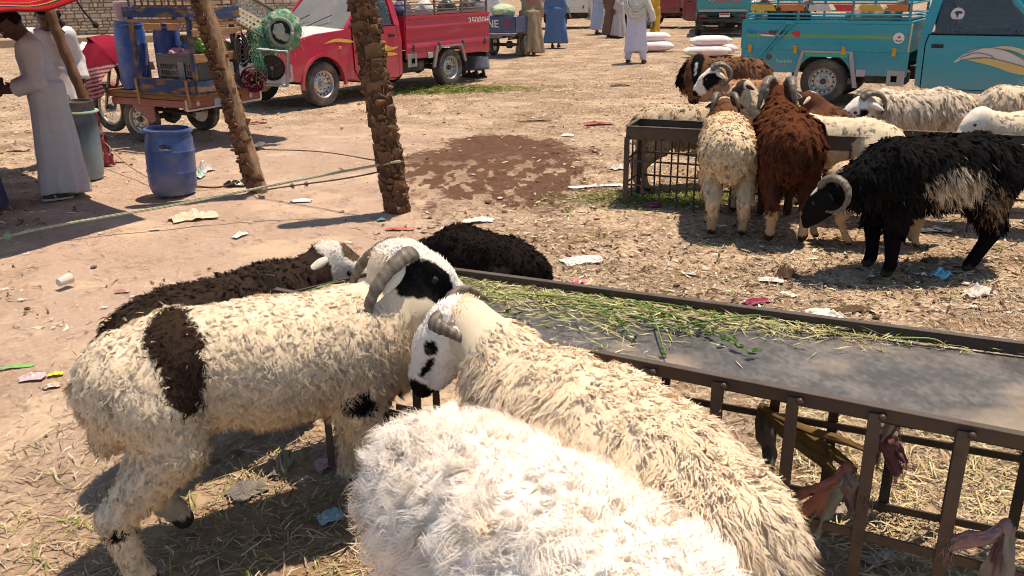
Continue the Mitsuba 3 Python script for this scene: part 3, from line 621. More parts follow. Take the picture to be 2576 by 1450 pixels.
scene['trough_top'] = two({'type': 'principled', 'roughness': 0.55, 'specular': 0.4, 'metallic': 0.1, 'base_color': mikit.proc(lambda p, n, uv: mikit.mix(
    mikit.mix((0.062, 0.060, 0.062), (0.165, 0.155, 0.15), mikit.smoothstep(.30, .85, .6 * mikit.fbm(p.x * 9, p.y * 9, 0, 4) + .4 * mikit.fbm(p.x * 70, p.y * 46, 2, 3))), (0.33, 0.26, 0.19),
    mikit.smoothstep(.52, .8, mikit.fbm(p.x * 4, p.y * 5, 4, 4)) * .6))})


def build_near_trough():
    t = thing('feed_trough', 'long rusty iron feed trough with a scuffed dark sheet top, in the foreground', 'trough')
    H = .71
    A, B, C, D = (ground_at(*q, H) for q in ((683, 727), (972, 657), (2576, 1096), (2576, 866)))
    C = A + (C - A) * 1.35; D = B + (D - B) * 1.33
    dn = (C - A) / np.linalg.norm(C - A); df = (D - B) / np.linalg.norm(D - B); o = np.cross(dn, Z); o /= np.linalg.norm(o)      # o: towards the viewer
    lo = lambda q, z: np.array([q[0], q[1], z])
    g = np.array([[lo(A + (C - A) * a * 1.0, .667) * (1 - b) + lo(B + (D - B) * a, .667) * b for b in np.linspace(0.01, .99, 24)] for a in np.linspace(.004, .996, 60)])
    g[..., 2] += .010 * (meshkit.fbm(g * 3, 3, 1) - .5)
    key = numbered(t + '__top_sheet'); scene[key] = mikit.ply(sheet(g, .004), 'trough_top', smooth=True)
    for a, b in ((A, C), (B, D), (A, B), (C, D)):
        e = a is A and b is B; obj('rim', beam(lo(a, .672 if e else .691), lo(b, .672 if e else .691), .006, .016 if e else .042, .0015), wear(IRON), 'iron', t)
        if not (a is A and b is B): obj('rim_flange', beam(lo(a, .7135), lo(b, .7135), .026, .004, .001), wear((.11, .10, .095)), 'iron', t)
    for a, out in ((A, .02), (B, .02)): obj('corner_plate', cbox(.045, .006, .085, lo(a, .725), rotz(math.atan2(dn[1], dn[0])), .001), wear((.10, .075, .06)), 'iron', t)
    S = lambda s, a, d, z, off=0: lo(a + d * s + o * off, z)
    for k in range(15):
        s = .013 + .214 * (k + 1)
        obj('upright', beam(S(s, A, dn, 0, .012), S(s, A, dn, .695, .012), .007, .034, .0015, up=tuple(dn)), wear((.10, .075, .062)), 'iron', t)
        obj('weld', trimesh.creation.icosphere(1, .012).apply_transform(mat4(S(s + .019, A, dn, .688, .013))), (.07, .05, .04), 'iron', t)
    for k in range(14):
        s = .0 + .20 * (k + 1)
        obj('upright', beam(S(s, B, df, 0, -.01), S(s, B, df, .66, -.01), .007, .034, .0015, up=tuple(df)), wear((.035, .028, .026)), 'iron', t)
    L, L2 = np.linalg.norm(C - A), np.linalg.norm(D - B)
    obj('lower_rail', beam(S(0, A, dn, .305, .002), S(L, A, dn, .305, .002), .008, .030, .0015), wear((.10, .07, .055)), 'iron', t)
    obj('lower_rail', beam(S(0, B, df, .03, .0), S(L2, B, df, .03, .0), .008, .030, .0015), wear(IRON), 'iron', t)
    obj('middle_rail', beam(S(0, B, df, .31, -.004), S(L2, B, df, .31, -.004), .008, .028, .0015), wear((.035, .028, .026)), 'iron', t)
    for a, b in ((A, B), (C, D)): obj('lower_rail', beam(lo(a, .30), lo(b, .30), .008, .028, .0015), wear(IRON), 'iron', t)
    # torn rags knotted to the bars
    rng = np.random.default_rng(3)

    def knot(label, a, d, s, z, strips):
        r = thing('torn_rag', label, 'rag', 'rags tied to the trough bars' if False else None)
        c = S(s, a, d, z, .0); obj('knot', relax(lump(c, (.017, .018, .024), 5), 1), np.asarray(strips[0][3]) * .8, 'matte', r, smooth=True)
        strips = strips + [(dx + rng.normal(0, .03), dz * rng.uniform(.4, 1.0), w * rng.uniform(.3, .6), tuple(np.asarray(col) * rng.uniform(.7, 1.3))) for dx, dz, w, col in strips for _ in (0,)]
        for dx, dz, w, col in strips:
            n = 14; tt = np.linspace(0, 1, n); mid = c + np.outer(tt, dn * dx) + np.outer(tt, -Z * dz) + np.outer(np.sin(tt * 7) * .012, o) + np.outer(np.sin(tt * 3.1) * .02, o)
            u = np.linspace(-1, 1, 6); dirn = dn * dx - Z * dz; side = np.cross(dirn / np.linalg.norm(dirn), o) + o * .25
            gg = mid[:, None] + (1.15 * w * (.45 + .55 * np.sin(tt * 2.6 + .3)) * (1 + .5 * (meshkit.noise(np.stack([tt * 6, tt * 0 + dz * 50, tt * 0], 1), 8) - .5)))[:, None, None] * u[None, :, None] * side + (meshkit.noise(np.stack([tt * 9, tt * 0 + s * 9, tt * 0], 1), 3)[:, None, None] - .5) * .02 * o + (.008 * np.cos(u * 3)[None, :, None] + .0055 * np.sin(u[None, :, None] * 6 + 9 * tt[:, None, None])) * o
            fr = gg[-1] + rng.normal(0, .003, gg[-1].shape); fr = np.repeat(fr, 5, 0) + rng.normal(0, .006, (30, 3)); Vf, Ff, If, Wf = strands(fr, np.tile(-Z * .8 + dirn * .4, (30, 1)) + rng.normal(0, .3, (30, 3)), rng.uniform(.015, .05, 30), .0011, rng, 3, .15, 1, .5); obj('frayed_end', (Vf, Ff), np.asarray(col) * 1.1, 'matte', r, smooth=True, kind='stuff')
            base = np.asarray(col); obj('strip', sheet(gg, .0025), lambda v, base=base: base * (.75 + .5 * meshkit.fbm(v * 40, 2, 4)[:, None]), 'matte', r, smooth=True)
    knot('olive brown cloth strip tied across the trough bars beside the wavy cream ram', B, df, 1.56, .33, [(.34, .16, .022, (.15, .10, .045)), (.05, .22, .026, (.13, .11, .10)), (.28, .20, .02, (.16, .11, .05))])
    knot('red and grey rag tied to the trough bars, left of the spotted one', A, dn, 2.10, .50, [(-.13, .26, .026, (.30, .13, .10)), (-.06, .24, .018, (.22, .22, .18)), (.03, .12, .02, (.17, .14, .12))])
    knot('maroon and beige spotted rag tied to the far trough bars', B, df, 1.96, .34, [(.05, .02, .026, (.36, .29, .22)), (.07, .17, .024, (.24, .11, .12)), (-.03, .22, .016, (.30, .22, .22))])
    knot('pink and grey frayed rag tied to the trough bars at the right frame edge', A, dn, 2.50, .44, [(-.12, .10, .022, (.36, .25, .25)), (.0, .36, .032, (.25, .20, .17)), (.03, .40, .024, (.30, .25, .21)), (-.03, .30, .016, (.22, .12, .13))])
    # fodder on the sheet
    FC = [(.46, .42, .20), (.54, .49, .27), (.58, .53, .33), (.28, .34, .09), (.34, .38, .13), (.64, .58, .42)]
    n = 6500; a = rng.beta(1.2, 1.5, n) * .9 + .03; e = rng.random(n); b = 1 - .02 - rng.exponential(.10, n) * (1 + 1.6 * np.exp(-((a - .38) / .10)**2) + .7 * np.exp(-((a - .2) / .1)**2)) * (1.2 - 1.1 * a); k = b > .04; a, b = a[k], b[k]; n = len(a)
    keep = rng.random(n) < np.clip(1.1 - 3.4 * np.clip(a - .34, 0, 1), .03, 1); a, b = a[keep], b[keep]; n = len(a)
    c = np.array([lo(A, .562)]) * (1 - b[:, None]) + 0; P = (A + np.outer(a, C - A)) * (1 - b[:, None]) + (B + np.outer(a, D - B)) * b[:, None]; P[:, 2] = .673 + rng.random(n)**2 * .022
    th = rng.normal(math.atan2(dn[1], dn[0]) , .8, n); d = np.stack([np.cos(th), np.sin(th), rng.normal(0, .12, n)], 1); l = rng.uniform(.012, .05, n); w = rng.uniform(.001, .0026, n); s = np.stack([-np.sin(th), np.cos(th), rng.normal(0, .4, n)], 1)
    V = np.stack([P - d * l[:, None], P + s * w[:, None], P + d * l[:, None], P - s * w[:, None]], 1).reshape(-1, 3); F = (np.array([[0, 3, 1], [1, 3, 2]])[None] + (np.arange(n) * 4)[:, None, None]).reshape(-1, 3)
    obj('fodder', (V, F), np.repeat(np.asarray(FC)[rng.integers(0, 6, n)] * rng.uniform(.7, 1.15, (n, 1)), 4, 0), 'matte', smooth=False, jit=0, label='loose chopped green and yellow fodder spread over the near trough', kind='stuff')

    def stalk(p, q, label, r=.0035, col=(.16, .25, .05), leafy=0, sag=.0):
        a3, b3 = (ground_at(*x, .685) for x in (p, q)); k = thing('green_stalk', label, 'stalk', 'green clover stalks lying on the near trough')
        m = (a3 + b3) / 2 + np.array([rng.normal(0, .02), rng.normal(0, .02), .012]); pts = spline([a3, m, b3], 12)
        obj('stem', tube(pts, np.linspace(r, r * .6, 12), 6), np.asarray(col), 'leaf' if False else 'satin', k, smooth=True)
        for j in range(leafy):
            c = pts[-1 - j % 5] + rng.normal(0, .008, 3) + Z * .006; ang = rng.uniform(0, 6.28); L = rng.uniform(.012, .024); ax = np.array([math.cos(ang), math.sin(ang), rng.normal(0, .3)]); sx = np.array([-math.sin(ang), math.cos(ang), rng.normal(0, .3)])
            u = np.linspace(-1, 1, 5); tt = np.linspace(0, 1, 6); g = c + ax * (L * tt)[:, None, None] + (sx * L * .4)[None, None] * (np.sin(tt * 3.0 + .12)[:, None] * u[None])[..., None] + Z * (.2 * L * (u**2)[None, :, None])
            obj('leaf', sheet(g, .0008), np.asarray((.06, .13, .03)) * rng.uniform(.7, 1.4), 'leaf' if False else 'matte', k, smooth=True)
    labs = ['long bare stalk lying at the left of the fodder, pointing at the wavy ram', 'stalk ending in a dark leafy tuft in the middle of the trough top', 'longest stalk, ending in the leafy tuft farthest right on the trough', 'leafy stalk under the longest one, pointing right', 'stalk with three leaves at the left of the fodder heap', 'bare stalk in the middle of the bare sheet', 'short leafy stalk just below the fodder heap', 'curved stalk bending down towards the near rail', 'thick stalk lying beside the short horn of the wavy ram', 'tiny upright stalk bit left of the fodder heap', 'short stalk near the far rail with two leaves', 'leafy stalk on the right slope of the fodder heap', 'lowest stalk of the bunch behind the patched ram neck', 'second stalk of the bunch behind the patched ram neck', 'topmost stalk of the bunch behind the patched ram neck', 'right-hand stalk of the bunch behind the patched ram neck', 'bare stalk rising to the right of the fodder heap', 'two-leaved stalk across the left half of the fodder heap', 'bare stalk along the top of the fodder heap', 'lone stalk near the far rail at the right']
    for lab, (p, q, lf) in zip(labs, (((1285, 738), (1575, 765), 0), ((1450, 733), (1600, 852), 16), ((1530, 735), (1895, 890), 20), ((1545, 748), (1750, 815), 4), ((1400, 765), (1700, 800), 3), ((1470, 785), (1640, 776), 0), ((1560, 790), (1720, 835), 3), ((1640, 790), (1676, 900), 3),
                     ((1180, 790), (1310, 789), 4), ((1230, 768), (1262, 742), 0), ((1440, 770), (1530, 750), 2), ((1600, 800), (1790, 838), 4), ((760, 738), (882, 712), 0), ((772, 741), (884, 718), 0), ((780, 734), (868, 706), 0), ((790, 744), (886, 726), 0), ((1750, 812), (1990, 795), 0), ((1350, 742), (1560, 772), 2), ((1620, 760), (1850, 812), 0), ((2240, 850), (2385, 872), 0))):
        stalk(p, q, 'green ' + lab, leafy=lf, col=rng.choice([(.16, .25, .05), (.22, .30, .08), (.12, .20, .05)]))


def lump(c, r, seed, n=3, amp=.28):
    """A crumpled lump about c with radii r."""
    m = trimesh.creation.icosphere(n, 1.0); v = np.array(m.vertices); v = v * (1 + amp * 2 * (meshkit.fbm(v * 2.2 + seed * 3.1, 4, seed) - .5))[:, None]
    return trimesh.Trimesh(v * np.asarray(r) + np.asarray(c), m.faces, process=False)


def build_far_trough():
    t = thing('feed_trough', 'iron feed trough with an empty barred end, amid the far group of sheep', 'trough')
    A = np.array([.97, 7.12, .66]); Bf = np.array([3.75, 5.98, .66]); d = (Bf - A); L = np.linalg.norm(d); d /= L; n = np.cross(Z, d)
    C = (.085, .062, .05); P = lambda s, w, z: np.array([*(A + d * s + n * w)[:2], z])
    Wd = .42; L = 4.2
    for w in (0, Wd): obj('rim', beam(P(0, w, .605), P(L, w, .605), .008, .105, .002), wear(C), 'iron', t); obj('rim_flange', beam(P(0, w, .662), P(L, w, .662), .035, .005, .001), wear((.13, .10, .08)), 'iron', t)
    for s in (0, L): obj('rim', beam(P(s, 0.006, .605), P(s, Wd - .006, .605), .008, .105, .002), wear(C), 'iron', t); obj('rim_flange', beam(P(s, .02, .6625), P(s, Wd - .02, .6625), .035, .005, .001), wear((.13, .10, .08)), 'iron', t)
    obj('top_sheet', sheet(np.array([[P(s, w, .575) for w in np.linspace(.01, Wd - .01, 4)] for s in np.linspace(.01, L - .01, 12)]), .004), wear((.10, .085, .07)), 'iron', t)
    for k in range(30):
        s = .145 * k
        if k < 6 or k % 3 == 0: obj('upright', beam(P(s + .01, -.012, 0), P(s + .01, -.012, .57), .012 if k else .04, .014 if k else .04, .002), wear(C), 'iron', t)
        if k < 6 or k % 3 == 0: obj('upright', beam(P(s + .01, Wd + .012, 0), P(s + .01, Wd + .012, .57), .012 if k else .04, .014 if k else .04, .002), wear((.05, .037, .03)), 'iron', t)
    for k in (1, 2): obj('upright', beam(P(-.012, .14 * k, 0), P(-.012, .14 * k, .57), .012, .014, .002), wear(C), 'iron', t)
    for z in (.17, .375):
        for w in (-.002, Wd + .002): obj('cross_rail', beam(P(0, w, z), P(L, w, z), .010, .016, .002), wear(C), 'iron', t)
        obj('cross_rail', beam(P(-.002, 0, z), P(-.002, Wd, z), .010, .016, .002), wear(C), 'iron', t)
    rng = np.random.default_rng(8); V = []
    root = np.stack([P(s, w, .585) for s, w in zip(rng.uniform(2.1, 3.1, 60), rng.uniform(.05, .4, 60))])
    V, F, I, W = strands(root, rng.normal(0, 1, (60, 3)) * (1, 1, .35) + Z * .25, rng.uniform(.15, .42, 60), .0045, rng, 5, .03, .5, .5)
    obj('green_fodder', (V, F), (np.asarray([(.22, .34, .06), (.34, .42, .14), (.16, .26, .05)])[rng.integers(0, 3, 60)])[I], 'matte', smooth=True, label='fresh green stalks hanging over the far trough beside the horned ram', kind='stuff')


def palm_trunk(label, base, top, r, seed, split=False, scar=True):
    rng = np.random.default_rng(seed); k = thing('palm_trunk_post', label, 'post')
    base, top = np.asarray(base, float), np.asarray(top, float); ax = top - base; L = np.linalg.norm(ax); ax /= L; e = np.cross([0, 1.0, 0], ax); e /= np.linalg.norm(e); f = np.cross(ax, e); f = -f if f[1] > 0 else f   # e: sideways, f: to the viewer
    t = np.linspace(-.12, L, 150); ang = np.linspace(0, 2 * np.pi, 49)[:-1]; TT, AA = np.meshgrid(t, ang, indexing='ij')
    q = np.stack([np.cos(AA) * 1.2, np.sin(AA) * 1.2, TT * 5], -1); rr = r * (.86 + .16 * meshkit.fbm(q, 3, seed)) + .012 * (meshkit.fbm(q * (3, 3, 2.5), 3, seed + 1) - .5)
    wob = .018 * (meshkit.fbm(np.stack([TT * .9, TT * 0 + seed, TT * 0], -1), 2, seed) - .5)
    V = base + TT[..., None] * ax + rr[..., None] * (np.cos(AA)[..., None] * e + np.sin(AA)[..., None] * f) + wob[..., None] * 2 * e
    V = np.concatenate([V, V[:, :1]], 1)
    smoothside = lambda v: np.clip(((v - base) @ e) / r * 1.6 + .1, 0, 1) if split else np.zeros(len(v))
    def col(v):
        m = smoothside(v)[:, None]; nz = meshkit.fbm(v * (14, 14, 7), 4, 3)[:, None]; st = meshkit.fbm(np.stack([(v @ e) * 60, (v @ f) * 60, (v @ ax) * 4], 1), 3, 6)[:, None]
        bark = np.asarray((.085, .047, .030)) * (.6 + .9 * nz); pale = np.asarray((.33, .22, .14)) * (.5 + .9 * st)
        return bark * (1 - m) + pale * m
    obj('trunk', sheet(V[:, ::-1]), col, 'wood', k, smooth=True, jit=0)
    n = 0; z = .03
    while z < L - .05 and n < 290:
        m = 8; ph = rng.uniform(0, 6.28)
        for j in range(m):
            a = ph + j * 6.283 / m + rng.normal(0, .12); dirn = math.cos(a) * e + math.sin(a) * f; tang = np.cross(ax, dirn)
            if split and dirn @ e > .25 and rng.random() < .93: continue
            big = rng.random() < .45; h = rng.uniform(.05, .10) if big else rng.uniform(.02, .055); w = r * (rng.uniform(.45, .75) if big else rng.uniform(.15, .42)); o = rng.uniform(.004, .020) if big else rng.uniform(.010, .034); zz = z + rng.normal(0, .018)
            b = base + ax * zz + dirn * r * .90
            pts = [b - tang * w, b + tang * w, b + ax * h - tang * w * .75 + dirn * o * .6, b + ax * h + tang * w * .75 + dirn * o * .6, b + ax * h * 1.1 + dirn * o, b + ax * h * .85 - dirn * .03 - tang * w * .6, b + ax * h * .85 - dirn * .03 + tang * w * .6, b - dirn * .03, b + ax * h * .95 + dirn * o * 1.1 + tang * w * rng.uniform(-.5, .5)]
            pts = np.asarray(pts) + rng.normal(0, .010, (9, 3)); tone = rng.uniform(.5, 1.5)
            c0 = np.asarray((.105, .056, .036)) * tone; tipc = np.asarray((.27, .165, .10)) * rng.uniform(.6, 1.1)
            obj('bark_scale', hull(pts), lambda v, b=b, h=h, c0=c0, tipc=tipc: c0 + (tipc - c0) * np.clip(((v - b) @ ax) / h - .45, 0, 1)[:, None], 'wood', k, smooth=False, jit=.12); n += 1
        z += rng.uniform(.046, .062)
    m0 = lathe([(r * 2.1, -.03), (r * 1.7, .004), (r * 1.25, .026), (r * .6, .04), (0, .04)], 28); mv = np.array(m0.vertices); mv[:, :2] *= (1 + .5 * (meshkit.fbm(mv * 9 + seed, 3, 2)[:, None] - .5)); kk = numbered(k + '__earth_mound'); scene[kk] = mikit.ply(trimesh.Trimesh(mv + base + (0, 0, float(ground_z(base[:1], base[1:2])[0]) - .02), m0.faces, process=False), 'ground_skin', smooth=True)
    nf = 1500; zz = rng.uniform(.05, L, nf); a = rng.uniform(0, 6.283, nf); dd = np.cos(a)[:, None] * e + np.sin(a)[:, None] * f
    V, F, I, W = strands(base + zz[:, None] * ax + dd * r * .9, dd * .7 + rng.normal(0, .5, (nf, 3)), rng.uniform(.02, .07, nf), .0024, rng, 3, .1, 1, .4, sides=2)
    obj('fibre', (V, F), (.30, .20, .12), 'matte', k, smooth=True, kind='stuff')
    return k


def rope(name, label, pts, r, col, sag=None, knots=(), twist=True, cat='rope'):
    k = thing(name, label, cat); p = spline(pts, 90); L = np.linalg.norm(np.diff(p, axis=0), axis=1).sum()
    t = np.linspace(0, 1, 90); q = spline(pts, int(min(600, max(90, L * 90)))); n = len(q); s = np.linspace(0, L, n)
    tan = np.gradient(q, axis=0); tan /= np.linalg.norm(tan, axis=1, keepdims=True); a = np.cross(tan, Z); a /= np.linalg.norm(a, axis=1, keepdims=True); b = np.cross(tan, a); c = np.asarray(col)
    for j in range(3):
        ph = s * 2 * np.pi / (r * 9) + j * 2.094
        obj('strand', tube(q + .55 * r * (np.cos(ph)[:, None] * a + np.sin(ph)[:, None] * b), r * .62, 5), c if c.ndim == 1 else c[j], 'matte', k, smooth=True, jit=.12)
    for (u, rad, kc) in knots:
        i = int(u * (n - 1)); rng = np.random.default_rng(i); obj('knot', lump(q[i], (rad, rad, rad), i + 1), kc, 'matte', k, smooth=True)
        m = 26; V, F, I, W = strands(np.tile(q[i], (m, 1)), rng.normal(0, 1, (m, 3)), rad * rng.uniform(1, 2.0, m), r * .4, rng, 4, .2, 1, .5)
        obj('frayed_end', (V, F), kc, 'matte', k, smooth=True)
    return k


def barrel_profile(r, h):
    return [(0, 0), (r * .82, 0), (r * .88, .012), (r * .97, .10 * h), (r, .20 * h), (r * 1.005, .33 * h), (r * 1.03, .345 * h), (r * 1.03, .365 * h), (r * 1.005, .38 * h), (r * 1.01, .64 * h), (r * 1.03, .655 * h), (r * 1.03, .675 * h), (r * 1.0, .69 * h), (r * .96, .86 * h), (r * .90, .91 * h), (r * .89, .935 * h),
            (r * .97, .94 * h), (r * .97, .955 * h), (r * .89, .96 * h), (r * .89, h), (r * .85, h), (r * .85, .93 * h), (r * .92, .80 * h), (r * .92, .08 * h), (0, .07 * h)]


def build_yard():
    # barrels in the open
    b = thing('plastic_barrel', 'open blue plastic barrel with a moulded hand grip, standing on the bare earth', 'barrel'); T = mat4((-3.13, 7.80, 0), rotx(-.02) @ roty(.045)); r, h = .212, .60
    blue = lambda v: np.asarray((.026, .075, .25)) * (1 + .25 * (meshkit.fbm(v * (6, 6, 3), 3, 2)[:, None] - .5)) + np.asarray((.06, .05, .035)) * np.clip(.35 - v[:, 2:3], 0, .3)
    obj('body', lathe(barrel_profile(r, h), 48), blue, 'plastic', b, T, smooth=35, jit=0)
    obj('rim', lathe([(r * .95, .955 * h), (r * 1.0, .96 * h), (r * 1.0, .985 * h), (r * .95, .99 * h), (r * .87, .985 * h)], 48), (.05, .10, .26), 'plastic', b, T)
    obj('hand_grip', lathe([(0, 0), (.028, 0), (.03, .004), (.02, .012), (0, .012)], 24), (.004, .01, .05), 'plastic', b, T @ mat4((.035, -r * .945, .455), rotx(math.pi / 2) @ np.diag([1.9, .75, 1.0])))
    obj('grip_lip', cbox(.10, .022, .014, (.035, -r * .985, .432), None, .005), (.22, .30, .5), 'plastic', b, T)
    d = thing('plastic_drum', 'grey-blue narrow plastic drum with a black lid, standing behind the robed man', 'barrel'); T = mat4((-4.27, 8.52, 0), roty(.03)); r, h = .17, .76
    gb = lambda v: np.asarray((.03, .075, .12)) * (1 - np.clip((.50 - v[:, 2:3]) * 9, 0, 1)) + np.asarray((.16, .23, .27)) * np.clip((.50 - v[:, 2:3]) * 9, 0, 1)
    obj('body', lathe([(0, 0), (r * .86, 0), (r * .93, .03), (r, .12), (r * 1.02, .30), (r, .55), (r * .93, .65), (r * .90, .70), (r * .86, .72), (0, .72)], 40), gb, 'plastic', d, T, jit=.15)
    obj('lid', lathe([(0, .745), (r * .80, .745), (r * .84, .765), (r * .95, .765), (r * .97, .755), (r * .97, .70), (r * .9, .70), (r * .9, .72), (0, .72)], 40), (.02, .02, .022), 'plastic', d, T)
    obj('lock_ring', lathe([(r * .95, .655), (r * 1.12, .655), (r * 1.15, .665), (r * 1.12, .675), (r * .95, .675)], 40), (.30, .40, .30), 'plastic', d, T)
    m = thing('plastic_mug', 'bright green plastic mug standing on the lid of the drum', 'mug'); T = mat4((-4.33, 8.43, .752))
    obj('cup', lathe([(0, 0), (.036, 0), (.045, .10), (.042, .10), (.034, .006), (0, .006)], 24), (.02, .32, .07), 'plastic', m, T); obj('handle', tube(spline([(.04, 0, .08), (.07, 0, .075), (.07, 0, .035), (.04, 0, .025)], 12), .006, 6), (.02, .30, .07), 'plastic', m, T)
    # posts
    palm_trunk('leaning palm trunk post with rough scaly bark, between the red truck and the wet patch', (-.935, 6.926, 0), (-1.21, 6.93, 2.55), .102, 21)
    palm_trunk('split palm trunk post, scaly left side and pale right side, before the cart', (-2.317, 7.697, 0), (-2.76, 7.69, 2.6), .083, 22, split=True)
    p = thing('tent_pole', 'slim leaning wooden pole under the awning, its foot wrapped in red cloth', 'pole'); a, c = np.array([-4.35, 9.17, 0]), np.array([-4.72, 9.17, 1.9]); pts = spline([a, a * .7 + c * .3 + (.012, 0, 0), a * .3 + c * .7 - (.01, 0, 0), c], 40)
    obj('shaft', tube(pts, .052 * (1 + .10 * np.sin(np.arange(40) * 1.7)), 12), lambda v: np.asarray((.17, .10, .062)) * (.55 + .9 * meshkit.fbm(v * (20, 20, 5), 4, 3)[:, None]), 'wood', p, smooth=True)
    w = thing('red_cloth', 'faded red and pink cloth wound round the foot of the slim pole', 'cloth')
    for k in range(7):
        z = .05 + .075 * k; cen = a + (c - a) * z / 1.9; th = np.linspace(0, 6.6, 22); g = cen + np.stack([np.cos(th) * .07, np.sin(th) * .07, .05 * np.sin(th * .5 + k)], 1)
        obj('wrap', sheet(np.stack([g + Z * .045 + .008 * np.random.default_rng(k).normal(0, 1, g.shape), g, g - Z * .045 + .008 * np.random.default_rng(k + 9).normal(0, 1, g.shape)], 1), .003), [(.26, .05, .06), (.42, .20, .22), (.20, .04, .05)][k % 3], 'matte', w, smooth=True)
    # ropes
    rope('guy_rope', 'frayed green and white rope stretched low from the frame edge to the scaly post', [(-3.95, 5.9, .04), (-3.55, 6.23, .10), (-2.7, 6.6, .17), (-1.9, 6.82, .28), (-1.25, 6.88, .385), (-.88, 6.80, .46)], .010, (.42, .44, .32), knots=[(.13, .03, (.30, .38, .24))])
    rope('thin_cord', 'thin dark cord running from the scaly post back to the split post', [(-.98, 6.84, .44), (-1.6, 7.25, .46), (-2.25, 7.64, .42)], .005, (.16, .12, .09))
    rope('tie_rope', 'dark knotted rope lying from the split post towards the scaly post', [(-2.28, 7.60, .05), (-1.95, 7.42, .13), (-1.4, 7.1, .26), (-1.02, 6.86, .37)], .007, (.15, .13, .115), knots=[(.05, .03, (.22, .20, .17)), (.36, .02, (.13, .13, .13)), (.45, .018, (.12, .12, .12))])
    rope('ground_rope', 'pale rope running along the ground between the slim pole and the blue barrel', [(-4.30, 9.1, .25), (-3.9, 8.65, .10), (-3.45, 8.2, .02), (-3.2, 7.98, .015)], .006, (.33, .26, .19))
    rope('dark_rope', 'dark rope lying on the ground beside the split post', [(-3.02, 8.0, .01), (-2.75, 7.95, .012), (-2.55, 8.1, .05), (-2.36, 7.75, .16)], .009, (.12, .085, .06))
    rope('hanging_cord', 'short dark cord hanging from the awning with a knotted end', [(-4.9, 10.0, 2.0), (-4.72, 9.95, 1.62), (-4.55, 9.9, 1.40)], .010, (.03, .03, .04), knots=[(.97, .03, (.03, .03, .04))])
    # awning
    rng = np.random.default_rng(2); U, Wv = np.meshgrid(np.linspace(0, 1, 60), np.linspace(0, 1, 260)**1.4, indexing='ij')
    E = lambda x, y, z: ground_at(x, y) + np.array([SUN[0] * z, SUN[1] * z, z])        # the cloth over a point of its shadow's edge
    n1, e1, f1 = E(365, 545, 1.83), E(0, 645, 1.66), E(210, 487, 1.86); n0 = e1 + (e1 - n1) * 1.1; n0[2] = 1.62; f1 = n1 + (f1 - n1) * 2.6; f1[2] = 2.0; f0 = n0 + f1 - n1; f0[2] = 2.1
    near = spline([n0, (n0 + e1) / 2, e1, e1 * .45 + n1 * .55, n1], 60); far = f0 + (f1 - f0) * np.linspace(0, 1, 60)[:, None]
    g = near[:, None] * (1 - Wv[..., None]) + far[:, None] * Wv[..., None]
    g[..., 2] += .16 * np.sin(np.pi * Wv) * (1.1 - U) + .015 * np.sin(U * 30 + 3 * Wv) * (1 - Wv)
    ph = (Wv * 3.2 * 3.6 + .02 * np.sin(U * 9)) % 1.0; c = np.tile((.30, .014, .022), (*ph.shape, 1)); c[(ph > .30) & (ph < .44)] = (.025, .035, .028); c[(ph > .44) & (ph < .48)] = (.40, .26, .06); c[(ph > .60) & (ph < .68)] = (.08, .014, .018); c[(ph > .82) & (ph < .85)] = (.36, .20, .07)
    a = thing('awning', 'red striped canvas awning sagging over the robed men', 'awning'); obj('canvas', sheet(g), c.reshape(-1, 3), 'thin_cloth', a, smooth=True, jit=.1)
    obj('hem', tube(g[:, 0], .012, 6), (.25, .02, .02), 'matte', a, smooth=True)
    # stone wall far behind
    w = thing('stone_wall', 'rough pale stone wall closing the far left of the yard', 'wall'); A, B = np.array([-30, 24.0, 0]), np.array([-6.5, 34.5, 0]); d = (B - A); L = np.linalg.norm(d); d /= L; n = np.array([d[1], -d[0], 0]); C4 = np.stack([d, -n, Z], 1)
    obj('core', cbox(L, .5, 3.2, (A + B) / 2 + Z * 1.6 - n * .27, C4, .02), (.30, .215, .15), 'matte', w, jit=.2)
    stones, rest, z = [], [], .0
    while z < 3.1:
        h = rng.uniform(.08, .17); x = 0
        while x < L:
            l = rng.uniform(.11, .38); c = A + d * (x + l / 2) + n * .0 + Z * (z + h / 2); pix = 17 < x < 25 if False else None
            s = (cbox if 14 < x < 20 and z < 2 else (lambda *q: moved(trimesh.creation.box(q[:3]), q[3], q[4])))(l - .03, rng.uniform(.05, .11), h - .025, c, C4 @ rotx(rng.normal(0, .09)) @ rotz(rng.normal(0, .09)) @ roty(rng.normal(0, .06)), .025); tone = np.asarray((.62, .50, .40)) * rng.uniform(.62, 1.15)
            ((stones if len(stones) < 290 and 15.2 < x < 19.5 and z < 1.95 else rest)).append((s, tone)); x += l
        z += h
    for s, tone in stones: obj('stone', s, tone, 'matte', w, smooth=False)
    vs = [np.array(s.vertices) for s, _ in rest]; off = np.cumsum([0] + [len(x) for x in vs[:-1]])
    obj('stonework', (np.vstack(vs), np.vstack([s.faces + o for (s, _), o in zip(rest, off)])), np.vstack([np.tile(t, (len(x), 1)) for x, (_, t) in zip(vs, rest)]), 'matte', w, smooth=False, kind='stuff')
    obj('footing', cbox(L, .5, .35, (A + B) / 2 + n * .30 + Z * .1, C4, .06), (.40, .30, .215), 'matte', w, jit=.2)


build_near_trough(); build_far_trough(); build_yard()
# ------------------------------------------------------------------ vehicles
_TREAD = {}


